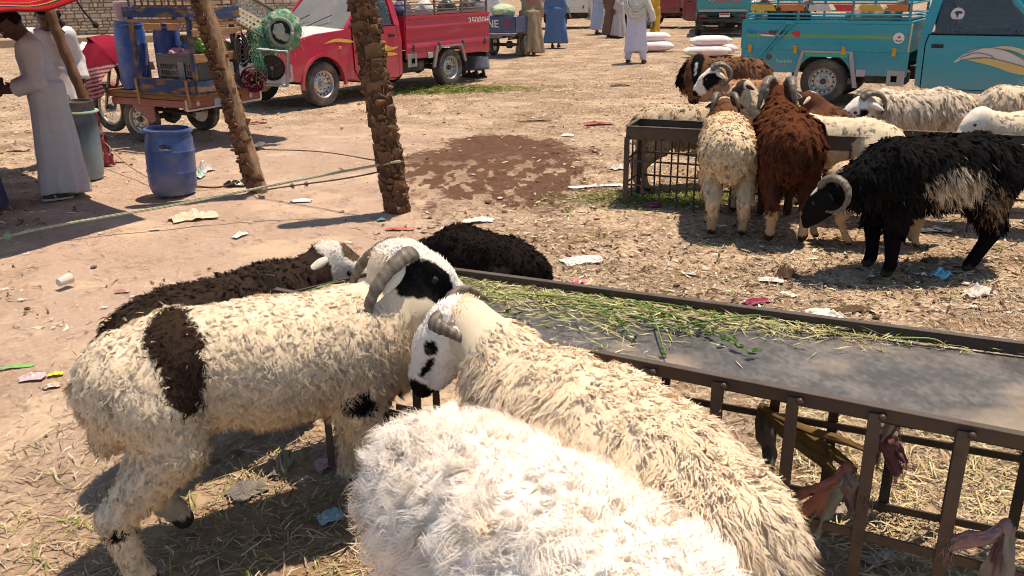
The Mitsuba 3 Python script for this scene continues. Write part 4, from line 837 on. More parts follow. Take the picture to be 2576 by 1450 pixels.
def wheel(parent, T, r=.335, w=.20, rim=(.42, .41, .40), holes=14, front=False):
    """One wheel about its hub, axle along y, outer face towards +y."""
    R = rotx(-math.pi / 2)
    k = obj('wheel', lathe([(r * .62, -w * .42), (r * .72, -w * .5), (r * .92, -w * .5), (r * .985, -w * .40), (r, -w * .2), (r * 1.003, 0), (r, w * .2), (r * .985, w * .40), (r * .92, w * .5), (r * .72, w * .5), (r * .63, w * .42), (r * .60, w * .3), (r * .60, -w * .3), (r * .62, -w * .42)], 44, R=R), (.035, .032, .030), 'rubber', parent, T)
    obj('rim', lathe([(r * .60, w * .30), (r * .64, w * .40), (r * .61, w * .43), (r * .565, w * .36), (r * .53, w * .16), (r * .46, w * .12), (r * .36, w * .24), (r * .30, w * .26), (r * .20, w * .20), (r * .16, w * .21), (0, w * .21), (0, -w * .2), (r * .6, -w * .3)], 40, R=R), rim, 'metal', k, T)
    obj('hub', lathe([(r * .15, w * .20), (r * .13, w * .36), (0, w * .38)], 20, R=R), (.06, .055, .05) if not front else (.34, .34, .34), 'satin', k, T)
    hs = [lathe([(0, 0), (r * .045, 0), (r * .045, .004), (0, .004)], 10, R=R, loc=(r * .47 * math.cos(a), w * .145, r * .47 * math.sin(a))) for a in np.arange(holes) * 6.283 / holes]
    obj('rim_holes', hs, (.012, .012, .012), 'satin', k, T, kind='stuff')
    obj('nuts', [lathe([(0, 0), (.011, 0), (.010, .014), (0, .016)], 6, R=R, loc=(r * .25 * math.cos(a), w * .25, r * .25 * math.sin(a))) for a in np.arange(6) * 6.283 / 6], (.25, .25, .25), 'metal', k, T, kind='stuff')
    nt = 46; tr = _TREAD.get((r, w)) or _TREAD.setdefault((r, w), [cbox(w * .30, .016, .012, (0, s * w * .30, r * .995), None, .003).apply_transform(mat4(R=roty(a + s * .03))) for a in np.arange(nt) * 6.283 / nt for s in (-1, 1)])
    obj('tread', tr, (.03, .028, .026), 'rubber', k, T, kind='stuff', smooth=False)


def text_on(side, txt, h, x, z, y, T, col, parent, bold=True, depth=.003, mat='satin', name='lettering'):
    R = {'left': np.array([[-1.0, 0, 0], [0, 0, 1], [0, 1, 0]]), 'right': np.array([[1.0, 0, 0], [0, 0, -1], [0, 1, 0]]), 'rear': np.array([[0, 0, -1.0], [-1, 0, 0], [0, 1, 0]])}[side]
    return obj(name, moved(meshkit.text_mesh(txt, h, depth, bold), (x, y, z), R), col, mat, parent, T, smooth=False, jit=0)


def decal(parent, poly, side, y, T, col, name='decal', th=.003, mat='satin'):
    m = side_plate(poly, y, th); return obj(name, m, col, mat, parent, T, smooth=False, jit=.03)


def smooth_poly(pts, n=40): return spline(np.vstack([pts, pts[:1]]), n)[:-1]


def arch_cut(poly_mesh, xs, r, W, zc):
    m = m3.Manifold(m3.Mesh(np.asarray(poly_mesh.vertices, np.float32), np.asarray(poly_mesh.faces, np.uint32)))
    for x in xs: m = m - m3.Manifold.cylinder(W * 2, r, r, 40, True).rotate([90, 0, 0]).translate([x, 0, zc])
    return tri(m)


def pickup(label, T, paint, group=None, r=.335, wb=3.1, W=1.66, bed=(-1.19, 1.18), bz=(.56, .74, 1.27), cab0=1.30, rack=None, rack_col=None, rim=(.42, .41, .40), full=True, flare=(.26, .25, .24), near='left', hood_col=None, win_z=1.14, bumper=(.20, .20, .20), roof=1.72, grooves=True, door=(1.40, 2.38), latch=(.12, .10, .09), detail=True):
    k = thing('pickup_truck', label, 'truck', group); h = W / 2; P = np.asarray(paint); hood_col = P if hood_col is None else hood_col
    dark = (.02, .018, .017); b0, b1 = bed; z0, z1, z2 = bz
    for s in (1, -1):
        for x, f in ((0, False), (wb, True)): wheel(k, T @ mat4((x, s * (h - .10), r)) @ (mat4(R=np.diag([1.0, 1, 1])) if s > 0 else mat4(R=rotz(math.pi))), r, .21, rim, front=f)
    obj('chassis', [beam((b0 + .2, s * .38, .50), (wb + .6, s * .38, .50), .08, .14) for s in (1, -1)] + [tube([(0, -h + .2, r), (0, h - .2, r)], .05, 10), lathe([(0, -.12), (.10, -.1), (.14, 0), (.10, .1), (0, .12)], 16, (0, 0, r), rotx(1.57)), beam((wb, -h + .2, r), (wb, h - .2, r), .06, .07), tube([(0, 0, r + .02), (wb, 0, .45)], .04, 8), beam((.55, -.3, .5), (.55, .3, .5), .08, .1), beam((1.1, -.3, .5), (1.1, .3, .5), .08, .1), cbox(.6, .25, .2, (.85, .55 if near == 'left' else -.55, .42), None, .03)] + [beam((-.6, s * .5, .45), (.55, s * .5, .42), .06, .03) for s in (1, -1)], dark, 'rubber', k, T)
    # load bed
    bd = obj('bed', [cbox(b1 - b0, W - .04, .05, ((b0 + b1) / 2, 0, z1 + .02)), cbox(.04, W - .04, z2 - z1, (b1 - .02, 0, (z1 + z2) / 2))], P * .8, 'paint', k, T)
    sec = [(0, z1 + .0), (.018, z1), (.018, z1 + .06), (.006, z1 + .085), (.006, z1 + .12), (.018, z1 + .145), (.018, z1 + .30), (.026, z1 + .315), (.026, z1 + .36), (.018, z1 + .375), (.018, z2 - .05), (.034, z2 - .04), (.034, z2), (-.02, z2), (-.02, z1 + .0)] if grooves else [(0, z1), (.016, z1), (.016, z1 + .05), (.020, z1 + .2), (.014, z1 + .26), (.014, z2 - .05), (.034, z2 - .035), (.030, z2), (-.02, z2), (-.02, z1)]
    for s in (1, -1):
        pm = prism(sec, b1 - b0 - .02, R=np.array([[0, 0, 1.0], [s, 0, 0], [0, 1, 0]]), loc=((b0 + b1) / 2, s * (h - .02), 0))
        obj('side_panel', pm, P, 'paint', k, T)
        sk = arch_cut(cbox(b1 - b0, .03, z1 - z0 + (.16 if False else 0), ((b0 + b1) / 2, s * (h - .028), (z0 + z1) / 2), None, .004), [0], r + .09, W * 3, r)
        obj('skirt', sk, P * .95, 'paint', k, T)
        n = 15; a = np.linspace(.30, math.pi - .30, n); ra, rb = r + .085, r + .135; poly = np.vstack([np.stack([np.cos(a) * ra, np.sin(a) * ra * 1.0 + r], 1), np.stack([np.cos(a[::-1]) * rb, np.sin(a[::-1]) * rb + r], 1)])
        obj('wheel_flare', side_plate([(-.45, z0 - .14), (-.40, z0 - .14), (-.30, z1 - .03), (.34, z1 - .03), (.44, z0 - .18), (.50, z0 - .18), (.39, z1 + .0), (-.34, z1 + .0)], s * (h - .004), .035), flare, 'plastic', k, T)
        obj('mud_flap', cbox(.012, .22, .38, (-.46, s * (h - .13), .36), roty(.05), .003), (.03, .027, .025), 'rubber', k, T)
        for x in np.linspace(b0 + .14, b1 - .2, 4): obj('latch', [cbox(.055, .022, .12, (x, s * (h + .008), z1 + .01), None, .006), cbox(.035, .018, .04, (x, s * (h + .02), z1 + .02), None, .005)], latch, 'satin', k, T)
        if detail:
            obj('step_plate', arch_cut(cbox(.24, .012, .22, (b1 - .14, s * (h - .008), z0 - .02), None, .003), [], 1, 1, 1), flare if not isinstance(flare, str) else dark, 'plastic', k, T)
            obj('step_hole', cbox(.08, .006, .085, (b1 - .16, s * (h + .0015), z0 - .03), None, .001), (.008, .008, .008), 'matte', k, T)
            obj('side_reflector', cbox(.13, .014, .10, (b1 - .62, s * (h - .005), z0 + .035), None, .006), (.42, .40, .39), 'satin', k, T)
    tg = obj('tailgate', [cbox(.035, W - .06, z2 - z1, (b0 - .005, 0, (z1 + z2) / 2)), cbox(.012, W - .3, .05, (b0 - .026, 0, z2 - .03)), cbox(.012, W - .3, .03, (b0 - .026, 0, z1 + .05))], P, 'paint', k, T)
    for s in (1, -1): obj('tail_light', cbox(.03, .24, .09, (b0 - .01, s * (h - .22), z0 + .05), None, .008), (.30, .02, .02), 'plastic', k, T)
    obj('rear_bumper', [beam((b0 - .06, -h + .1, z0 - .08), (b0 - .06, h - .1, z0 - .08), .10, .09), beam((b0 - .04, -h + .1, z0 - .0), (b0 - .04, h - .1, z0 - .0), .02, .03)], (.03, .03, .032), 'satin', k, T)
    obj('number_plate', cbox(.006, .34, .15, (b0 - .035, -.05, z0 + .06), None, .002), (.75, .75, .75), 'satin', k, T); obj('plate_band', cbox(.004, .32, .05, (b0 - .0395, -.05, z0 + .10), None, .001), (.45, .05, .08), 'satin', k, T)
    if rack:
        rc, bars, top = rack_col, rack[0], rack[1]; obj('rack_post', [beam((x, s * (h - .03), z2 + .002), (x, s * (h - .03), top), .035, .035) for s in (1, -1) for x in np.linspace(b0 + .05, b1 - .06, rack[2])], rc, rack[3], k, T)
        for z in bars: obj('rack_rail', [beam((b0 + .03, s * (h - .028 + .0), z), (b1 - .04, s * (h - .028), z), .022, rack[4]) for s in (1, -1)] + [beam((x, -h + .05, z), (x, h - .05, z), .022, rack[4]) for x in (b0 + .04, b1 - .05)], rc, rack[3], k, T)
    # cab: hollow body, pillars, roof, panes
    fr = wb + .86; body = prism([(cab0, .34), (cab0 - .02, .9), (cab0 + .03, win_z), (wb - .62, win_z), (wb - .62, .36), (wb - .95, .26), (cab0 + .2, .26)], W - .02, R=np.array([[1.0, 0, 0], [0, 0, -1], [0, 1, 0]]))
    inner = m3.Manifold.cube([wb - .75 - cab0, W - .16, .8], False).translate([cab0 + .06, -W / 2 + .08, .75])
    bm = m3.Manifold(m3.Mesh(np.asarray(body.vertices, np.float32), np.asarray(body.faces, np.uint32))) - inner
    obj('cab', tri(bm), P, 'paint', k, T)
    rake = .42; A0, A1 = wb - .58, wb - .58 - rake * 1.35; rz = roof
    for s in (1, -1):
        y0, y1 = s * (h - .05), s * (h - .14)
        obj('front_pillar', beam((A0, y0, win_z - .02), (A1, y1, rz - .03), .05, .06), P, 'paint', k, T); obj('rear_pillar', beam((cab0 + .05, y0, win_z - .02), (cab0 + .16, y1, rz - .03), .05, .13), P, 'paint', k, T)
        dp = np.array([(door[0], .30), (door[0] - .01, .9), (door[0] + .02, win_z - .005), (door[1] + .05, win_z - .005), (door[1] + .04, .5), (door[1] - .08, .32)]); dc = dp.mean(0); obj('door_gap', side_plate(dc + (dp - dc) * (1.022, 1.026), s * (h - .010), .022), (.008, .01, .012), 'matte', k, T)
        obj('door', side_plate([(door[0], .30), (door[0] - .01, .9), (door[0] + .02, win_z - .005), (door[1] + .05, win_z - .005), (door[1] + .04, .5), (door[1] - .08, .32)], s * (h - .006), .022), P, 'paint', k, T)
        obj('door_handle', [cbox(.15, .02, .05, (door[0] + .14, s * (h + .008), win_z - .15), None, .008), cbox(.13, .03, .018, (door[0] + .14, s * (h + .022), win_z - .14), None, .006)], (.012, .012, .012), 'satin', k, T)
        obj('window_trim', [beam((door[0] + .03, s * (h - .045), win_z + .006), (A0 - .02, s * (h - .045), win_z + .006), .02, .02)], (.012, .012, .012), 'satin', k, T)
        g = np.array([[(door[0] + .06, y0 * .995, win_z), (A0 - .07, y0 * .995, win_z)], [(door[0] + .13, y1 * 1.005, rz - .07), (A1 - .03, y1 * 1.005, rz - .07)]]); kk = numbered(k + '__side_window')
        q = g.reshape(-1, 3) @ T[:3, :3].T + T[:3, 3]; scene[kk] = mikit.ply(sheet(q.reshape(2, 2, 3)), 'tinted_glass')
        mx = A0 - .12 if full else A0 - .1; obj('wing_mirror', [cbox(.09, .15, .19, (mx, s * (h + .13), win_z + .10), None, .025), beam((mx, s * (h - .04), win_z + .02), (mx, s * (h + .10), win_z + .06), .03, .03)], (.014, .014, .015), 'plastic', k, T)
        obj('front_fender', arch_cut(side_plate([(wb - .61, .36), (wb - .61, win_z - .01), (wb + .1, win_z - .05), (fr - .12, win_z - .16), (fr - .02, .80), (fr - .03, .62), (fr - .3, .42), (wb - .4, .36)], s * (h - .03), .06), [wb], r + .085, W * 3, r), P, 'paint', k, T)
        obj('fender_flare', arch_cut(side_plate([(wb + math.cos(a) * (r + .13), r + math.sin(a) * (r + .13)) for a in np.linspace(-.1, math.pi + .1, 26)], s * (h + .005), .05), [wb], r + .085, W * 3, r), P, 'paint', k, T)
        obj('headlight', cbox(.10, .30, .15, (fr - .06, s * (h - .20), win_z - .24), rotz(-s * .25), .03), (.62, .62, .60), 'film_plastic', k, T)
    obj('roof', hull([(A1 - .02 + a, y, z) for a, z in ((0.03, rz - .05), (-.02, rz)) for y in (-(h - .13), h - .13)] + [(cab0 + .14 + a, y, z) for a, z in ((0, rz - .05), (.05, rz)) for y in (-(h - .13), h - .13)]), P, 'paint', k, T)
    ws = np.array([[(A0 + .02, -(h - .08), win_z), (A0 + .02, h - .08, win_z)], [(A1 + .02, -(h - .17), rz - .06), (A1 + .02, h - .17, rz - .06)]]).reshape(-1, 3) @ T[:3, :3].T + T[:3, 3]
    kk = numbered(k + '__windscreen'); scene[kk] = mikit.ply(sheet(ws.reshape(2, 2, 3)), 'dusty_glass')
    obj('wiper', [beam((A0 + .04, -.1, win_z + .02), (A0 - .10, .38, win_z + .20), .012, .012), beam((A0 + .04, -.6, win_z + .02), (A0 - .10, -.14, win_z + .20), .012, .012)], (.012, .012, .012), 'satin', k, T)
    obj('bonnet', hull([(wb - .60, y, win_z - .012) for y in (-h + .09, h - .09)] + [(wb - .60, 0, win_z + .03)] + [(fr - .14, y, win_z - .14) for y in (-h + .14, h - .14)] + [(fr - .10, 0, win_z - .11), (fr - .06, -h + .3, win_z - .2), (fr - .06, h - .3, win_z - .2), (wb - .60, -h + .09, win_z - .2), (wb - .6, h - .09, win_z - .2)]), hood_col, 'paint', k, T)
    obj('engine_bay', cbox(fr - wb + .40, W - .24, .5, ((fr + wb) / 2 - .30, 0, .68)), dark, 'matte', k, T)
    obj('grille', [cbox(.03, W * .5, .03, (fr - .03, 0, z), None, .006) for z in (win_z - .20, win_z - .26, win_z - .32)] + [cbox(.03, .03, .18, (fr - .03, y, win_z - .26), None, .006) for y in (-.4, 0, .4)], (.10, .10, .10), 'satin', k, T)
    obj('front_bumper', hull([(fr - .25, y, z) for y in (-h - .005, h + .005) for z in (.44, .68)] + [(fr + .05, y, z) for y in (-h + .2, h - .2) for z in (.40, .70)] + [(fr - .05, y, z) for y in (-h + .02, h - .02) for z in (.42, .70)]), bumper, 'plastic', k, T)
    obj('dashboard', cbox(.35, W - .2, .22, (A0 - .18, 0, win_z - .10), None, .05), (.04, .04, .045), 'matte', k, T)
    for s in (.36, -.36): obj('seat', [cbox(.5, .5, .16, (cab0 + .42, s, .82), None, .05), cbox(.14, .5, .62, (cab0 + .20, s, 1.16), roty(-.2), .05), cbox(.10, .26, .18, (cab0 + .15, s, 1.52), roty(-.2), .04)], (.035, .035, .04), 'matte', k, T)
    a = np.linspace(0, 6.283, 25); obj('steering_wheel', [tube(np.stack([A0 - .42 + .5 * .18 * np.sin(a), .38 + .18 * np.cos(a), win_z + .02 + .86 * .18 * np.sin(a)], 1), .014, 6), beam((A0 - .42, .38, win_z + .02), (A0 - .25, .38, win_z - .06), .05, .05)], (.015, .015, .015), 'satin', k, T)
    return k


def build_trucks():
    # red truck
    yaw = math.radians(-126); W = 1.64; c, s = math.cos(yaw), math.sin(yaw); near = np.array([-1.055, 16.16, 0]); left = np.array([-s, c, 0]); T = mat4(near - left * (W / 2), yaw=yaw)
    RED = (.43, .007, .040)
    k = pickup('red pickup truck with yellow door stripes and a railed bed, parked behind the scaly post', T, RED, W=W, rack=([1.36, 1.45, 1.54], 1.75, 4, 'wood', .022), rack_col=(.19, .15, .115), bumper=(.34, .33, .33), hood_col=(.60, .56, .55), rim=(.50, .49, .47), bz=(.56, .74, 1.27))
    obj('rack_board', [beam((-1.16, s2 * (W / 2 - .05), 1.305), (1.14, s2 * (W / 2 - .05), 1.305), .04, .05) for s2 in (1, -1)], (.30, .26, .22), 'wood', k, T)
    text_on('left', '25000Hi', .115, -.53, 1.075, W / 2 + .0, T, (.75, .74, .72), k)
    y = W / 2 + .008
    decal(k, smooth_poly([(2.25, .92), (1.9, .90), (1.55, .80), (1.38, .80), (1.60, .745), (1.95, .80)]), 'left', y, T, (.70, .42, .05), 'stripe'); decal(k, smooth_poly([(2.0, .76), (1.75, .735), (1.50, .70), (1.42, .675), (1.60, .66), (1.85, .70)]), 'left', y, T, (.70, .42, .05), 'stripe')
    decal(k, smooth_poly([(3.05, .94), (2.8, 1.0), (2.5, .97), (2.42, .93), (2.5, .925), (2.8, .955)]), 'left', W / 2 + .004, T, (.70, .42, .05), 'stripe'); decal(k, smooth_poly([(2.40, .42), (2.15, .43), (2.15, .45), (2.38, .455)]), 'left', y, T, (.45, .05, .06), 'door_scuff')
    obj('indicator', cbox(.06, .02, .04, (2.72, W / 2 + .002, .86), None, .006), (.55, .25, .05), 'plastic', k, T)
    rng = np.random.default_rng(6)
    for i in range(7):
        obj_key = thing('bundle', ['dark jerrycan', 'grey sack', 'black bag', 'brown basket', 'white jug', 'dark sack', 'blue can'][i] + ' loaded inside the red truck bed, behind the rails', 'cargo')
        obj('body', lump((0, 0, 0), (.16, .2, .24), 20 + i, 3, .15), [(.03, .03, .035), (.25, .23, .21), (.015, .015, .015), (.12, .075, .04), (.6, .6, .58), (.05, .04, .04), (.03, .06, .2)][i], 'plastic', obj_key, T @ mat4((-1.0 + i * .31, .45 - .25 * (i % 2), .78 + .20 + .30)), smooth=True); obj('neck', lathe([(0, 0), (.05, 0), (.045, .08), (0, .08)], 14), (.05, .05, .05), 'plastic', obj_key, T @ mat4((-1.0 + i * .31, .45 - .25 * (i % 2), 1.48)))
    # teal truck
    yaw = math.radians(-33); W = 1.62; left = np.array([-math.sin(yaw), math.cos(yaw), 0]); T = mat4(np.array([4.685, 13.06, 0]) + left * (W / 2), yaw=yaw); TEAL = np.array((.004, .275, .37))
    k = pickup('turquoise pickup truck with a leaf swoosh on its door, behind the far sheep', T, TEAL, r=.325, W=W, bed=(-1.27, 1.15), bz=(.44, .775, 1.20), cab0=1.27, door=(1.36, 2.72), win_z=1.03, roof=1.66, wb=3.35, flare=(.36, .34, .33), grooves=False, near='right', rim=(.50, .50, .49), latch=(.58, .32, .03), rack=([1.235, 1.285, 1.44, 1.50, 1.66], 1.85, 4, 'paint', .022), rack_col=tuple(TEAL * .9), bumper=(.05, .05, .05))
    yr = -W / 2
    P = lambda pts, dy, col, name='decal': obj(name, side_plate(pts, yr - dy, .003), col, 'satin', k, T, smooth=False, jit=.02)
    for i, (x0, x1, col) in enumerate(((-1.17, -.78, (.60, .38, .02)), (-.75, -.38, (.55, .14, .02)), (-.30, .03, (.60, .60, .62)), (.04, .32, (.55, .02, .03)), (.42, .74, (.60, .38, .02)), (.76, 1.06, (.55, .14, .02)))):
        sl = .06 if i % 2 == 0 else -.06
        poly = [(x0, 1.335), (x1 + .0, 1.335), (x1 - max(sl, 0), 1.425), (x0, 1.425)] if i % 2 == 0 else [(x0 + .06, 1.335), (x1, 1.335), (x1, 1.425), (x0, 1.425)]
        obj('reflector_board', side_plate(poly, yr + .012, .008), col, 'plastic', k, T, smooth=False)
    obj('bed_light_band', prism([(0, 0), (.004, .0), (.004, .05), (0, .05)], 2.3, R=np.array([[0, 0, 1.0], [-1, 0, 0], [0, 1, 0]]), loc=(-.06, yr + .003, .955)), (.12, .33, .12), 'paint', k, T)
    obj('tie_bar', [beam((-.58, yr - .045, 1.17), (-1.02, yr - .035, .62), .012, .035), beam((-.50, yr - .045, 1.15), (-.98, yr - .04, .60), .012, .02), cbox(.14, .02, .05, (-.54, yr - .045, 1.165), None, .006)], TEAL * 1.05, 'paint', k, T)
    P([(-1.02, 1.01), (-.80, 1.02), (-.60, 1.02), (-.62, .995), (-.82, .985), (-.98, .99)], .012, (.60, .06, .07)); P([(-1.0, .992), (-.8, .986), (-.66, .98), (-.8, .965), (-.95, .97)], .013, (.75, .75, .75)); text_on('right', 'RACING', .05, -.86, 1.0, yr - .014, T, (.03, .03, .04), k); P(smooth_poly([(-.52, 1.03), (-.42, 1.05), (-.40, .98), (-.43, .96), (-.47, .985)]), .013, (.60, .03, .05))
    text_on('right', 'Ray', .07, -1.20, 1.0, yr - .012, T, (.03, .22, .55), k, False)
    disc = lambda x, z, r, col, dy, name='sticker': P([(x + r * math.cos(a), z + r * math.sin(a)) for a in np.arange(28) * 6.283 / 28], dy, col, name)
    disc(.99, .975, .075, (.72, .66, .68), .013); P(smooth_poly([(.95, .94), (.99, .925), (1.03, .94), (1.035, .955), (.99, .94), (.95, .955)]), .016, (.30, .05, .08), 'emblem'); P(smooth_poly([(.97, .99), (1.0, 1.005), (1.02, .985), (.99, .975), (1.0, .96), (.98, .97)]), .016, (.35, .06, .1), 'emblem')
    obj('bed_edge_strip', beam((1.135, yr - .01, .79), (1.145, yr - .01, 1.17), .02, .02), (.55, .45, .28), 'satin', k, T)
    obj('green_plate', cbox(.62, .012, .07, (.02, yr + .002, .72), None, .003), (.02, .38, .24), 'paint', k, T)
    text_on('right', 'Sarelle', .055, -.72, .58, yr + .014, T, (.30, .55, .35), k, False); text_on('right', 'equipment', .03, -.76, .535, yr + .014, T, (.45, .16, .16), k, False)
    obj('filler_cap', lathe([(0, 0), (.04, 0), (.042, .01), (0, .014)], 20, (-.83, yr + .012, .66), rotx(math.pi / 2)), (.03, .05, .06), 'plastic', k, T)
    # leaf swoosh on the door
    yd = .009
    P(smooth_poly([(1.72, .66), (1.85, .79), (2.02, .865), (2.25, .86), (2.5, .78), (2.75, .64), (2.9, .60), (2.7, .60), (2.45, .66), (2.2, .725), (1.95, .735)]), yd, (.60, .58, .55)); P(smooth_poly([(1.88, .71), (2.15, .735), (2.45, .68), (2.75, .58), (3.0, .56), (2.7, .53), (2.45, .56), (2.2, .64)]), yd + .002, (.62, .46, .18)); P(smooth_poly([(2.12, .875), (2.35, .90), (2.6, .84), (2.85, .70), (2.6, .77), (2.4, .85)]), yd + .004, (.58, .50, .32))
    for pts in ([(1.80, .73), (1.98, .80), (2.15, .78), (2.22, .735)], [(1.86, .79), (2.1, .875), (2.4, .82), (2.75, .62)], [(1.80, .70), (2.1, .745), (2.45, .68), (2.8, .57)]):
        q = spline([(x, yr - yd - .008, z) for x, z in pts], 24); obj('swoosh_line', tube(q, .006, 4), (.28, .24, .18), 'satin', k, T, smooth=True)
    # hand-painted lettering low on the door: Arabic strokes over numerals
    def stroke(pts, r=.0045): obj('lettering', tube(spline([(x, yr - .012, z) for x, z in pts], 14), r, 4), (.62, .70, .70), 'satin', k, T, smooth=True, jit=0)
    for pts in ([(2.56, .46), (2.58, .44), (2.62, .44), (2.64, .465), (2.66, .44), (2.69, .44), (2.70, .46)], [(2.60, .48), (2.61, .48)], [(2.65, .50), (2.66, .50)], [(2.715, .44), (2.715, .51)], [(2.75, .45), (2.78, .435), (2.80, .45), (2.80, .50)], [(2.54, .42), (2.84, .405)],
                [(2.585, .39), (2.57, .38), (2.585, .37), (2.565, .36), (2.585, .345)], [(2.61, .39), (2.635, .39), (2.64, .345)], [(2.66, .39), (2.67, .38), (2.685, .39), (2.70, .38), (2.67, .345)], [(2.72, .345), (2.735, .39), (2.75, .345)]): stroke(pts)
    P(smooth_poly([(2.44, .385), (2.46, .35), (2.50, .345), (2.52, .36), (2.49, .355), (2.46, .365)]), .012, (.01, .05, .06), 'scratch')
    # emblem on the side window
    q = [(1.68 + .085 * math.cos(a), 1.30 + .085 * math.sin(a)) for a in np.arange(28) * 6.283 / 28]; yw = yr + .085
    obj('window_sticker', side_plate(q, yw, .002), (.55, .56, .60), 'satin', k, T, smooth=False); obj('window_emblem', side_plate(smooth_poly([(1.63, 1.32), (1.68, 1.34), (1.74, 1.33), (1.72, 1.30), (1.70, 1.31), (1.68, 1.25), (1.66, 1.30)]), yw - .004, .002), (.03, .04, .07), 'satin', k, T, smooth=False)
    obj('sun_shade', hull([(2.35, yw + .01, 1.40), (2.75, yw + .01, 1.28), (2.25, yw + .05, 1.56), (2.5, yw + .05, 1.56)]), TEAL, 'paint', k, T)
    # a seated passenger seen through the pane, and sheep in the bed
    for i, (x, y, col) in enumerate(((-.75, -.35, (.42, .35, .26)), (-.05, -.4, (.05, .04, .035)), (.62, -.36, (.38, .30, .22)))):
        w = T[:3, :3] @ np.array([x - .40, y, .80]) + T[:3, 3]
        sheep(['pale woolly sheep standing in the turquoise truck bed, nearest its tailgate', 'dark sheep standing in the middle of the turquoise truck bed', 'beige sheep standing in the turquoise truck bed, nearest the cab'][i], w, yaw + (.3 if i != 1 else 3.0), .72, fleece=col, face=(.1, .06, .04), wool=3000, sides=2, length=.05, width=.011, h=.03, seed=60 + i, wool_low=.3)
    # far trucks
    a, b = np.array([6.65, 31.2, 0]), np.array([7.29, 27.76, 0])
    cx = np.array([7.35, 29.5, 0]); yaw = math.radians(68); TF = mat4((7.45, 29.6, 0), yaw=yaw)
    tail = ground_at(1808, 93); yaw = math.radians(78); TF = mat4((tail[0] + 1.3 * math.cos(yaw) + .1, tail[1] + 1.3 * math.sin(yaw), 0), yaw=yaw)
    k = pickup('turquoise pickup truck seen from behind, tailgate lettered, far behind the stacked sacks', TF, (.015, .23, .26), W=1.75, bz=(.60, .85, 1.32), detail=False)
    text_on('rear', 'CHEVROLET', .12, -1.222, 1.07, .42, TF, (.55, .09, .08), k); obj('rope_loop', tube(spline([(-1.225, .7, 1.30), (-1.24, .55, 1.18), (-1.24, .35, 1.10), (-1.24, .2, 1.24), (-1.24, -.1, 1.26), (-1.24, -.35, 1.24), (-1.24, -.45, 1.12)], 40), .012, 6), (.45, .42, .33), 'matte', k, TF, smooth=True); obj('bumper_plank', beam((-1.24, -.8, .82), (-1.24, .8, .82), .02, .07), (.42, .42, .40), 'wood', k, TF)
    pickup('dark red pickup truck far away, behind the child in yellow', mat4(ground_at(1640, 72) + np.array([.2, 1.2, 0]), yaw=math.radians(-18)), (.24, .012, .022), W=1.65, bz=(.56, .74, 1.30), detail=False)
    k = pickup('white pickup truck with green side streaks, far away behind the blue-robed man', mat4(ground_at(1395, 75) + np.array([.1, 1.4, 0]), yaw=math.radians(8)), (.62, .61, .58), W=1.65, bz=(.60, .80, 1.35), detail=False)
    TW = mat4(ground_at(1395, 75) + np.array([.1, 1.4, 0]), yaw=math.radians(8))
    for i in range(4): obj('streak', side_plate([(1.55 + .22 * i, .80), (1.75 + .22 * i, 1.0), (1.80 + .22 * i, 1.0), (1.62 + .22 * i, .80)], -.838, .003), (.10, .28, .24), 'satin', k, TW, smooth=False)
    text_on('right', 'ISUZU', .16, -.9, 1.02, -.862, TW, (.5, .08, .07), k)


build_trucks()
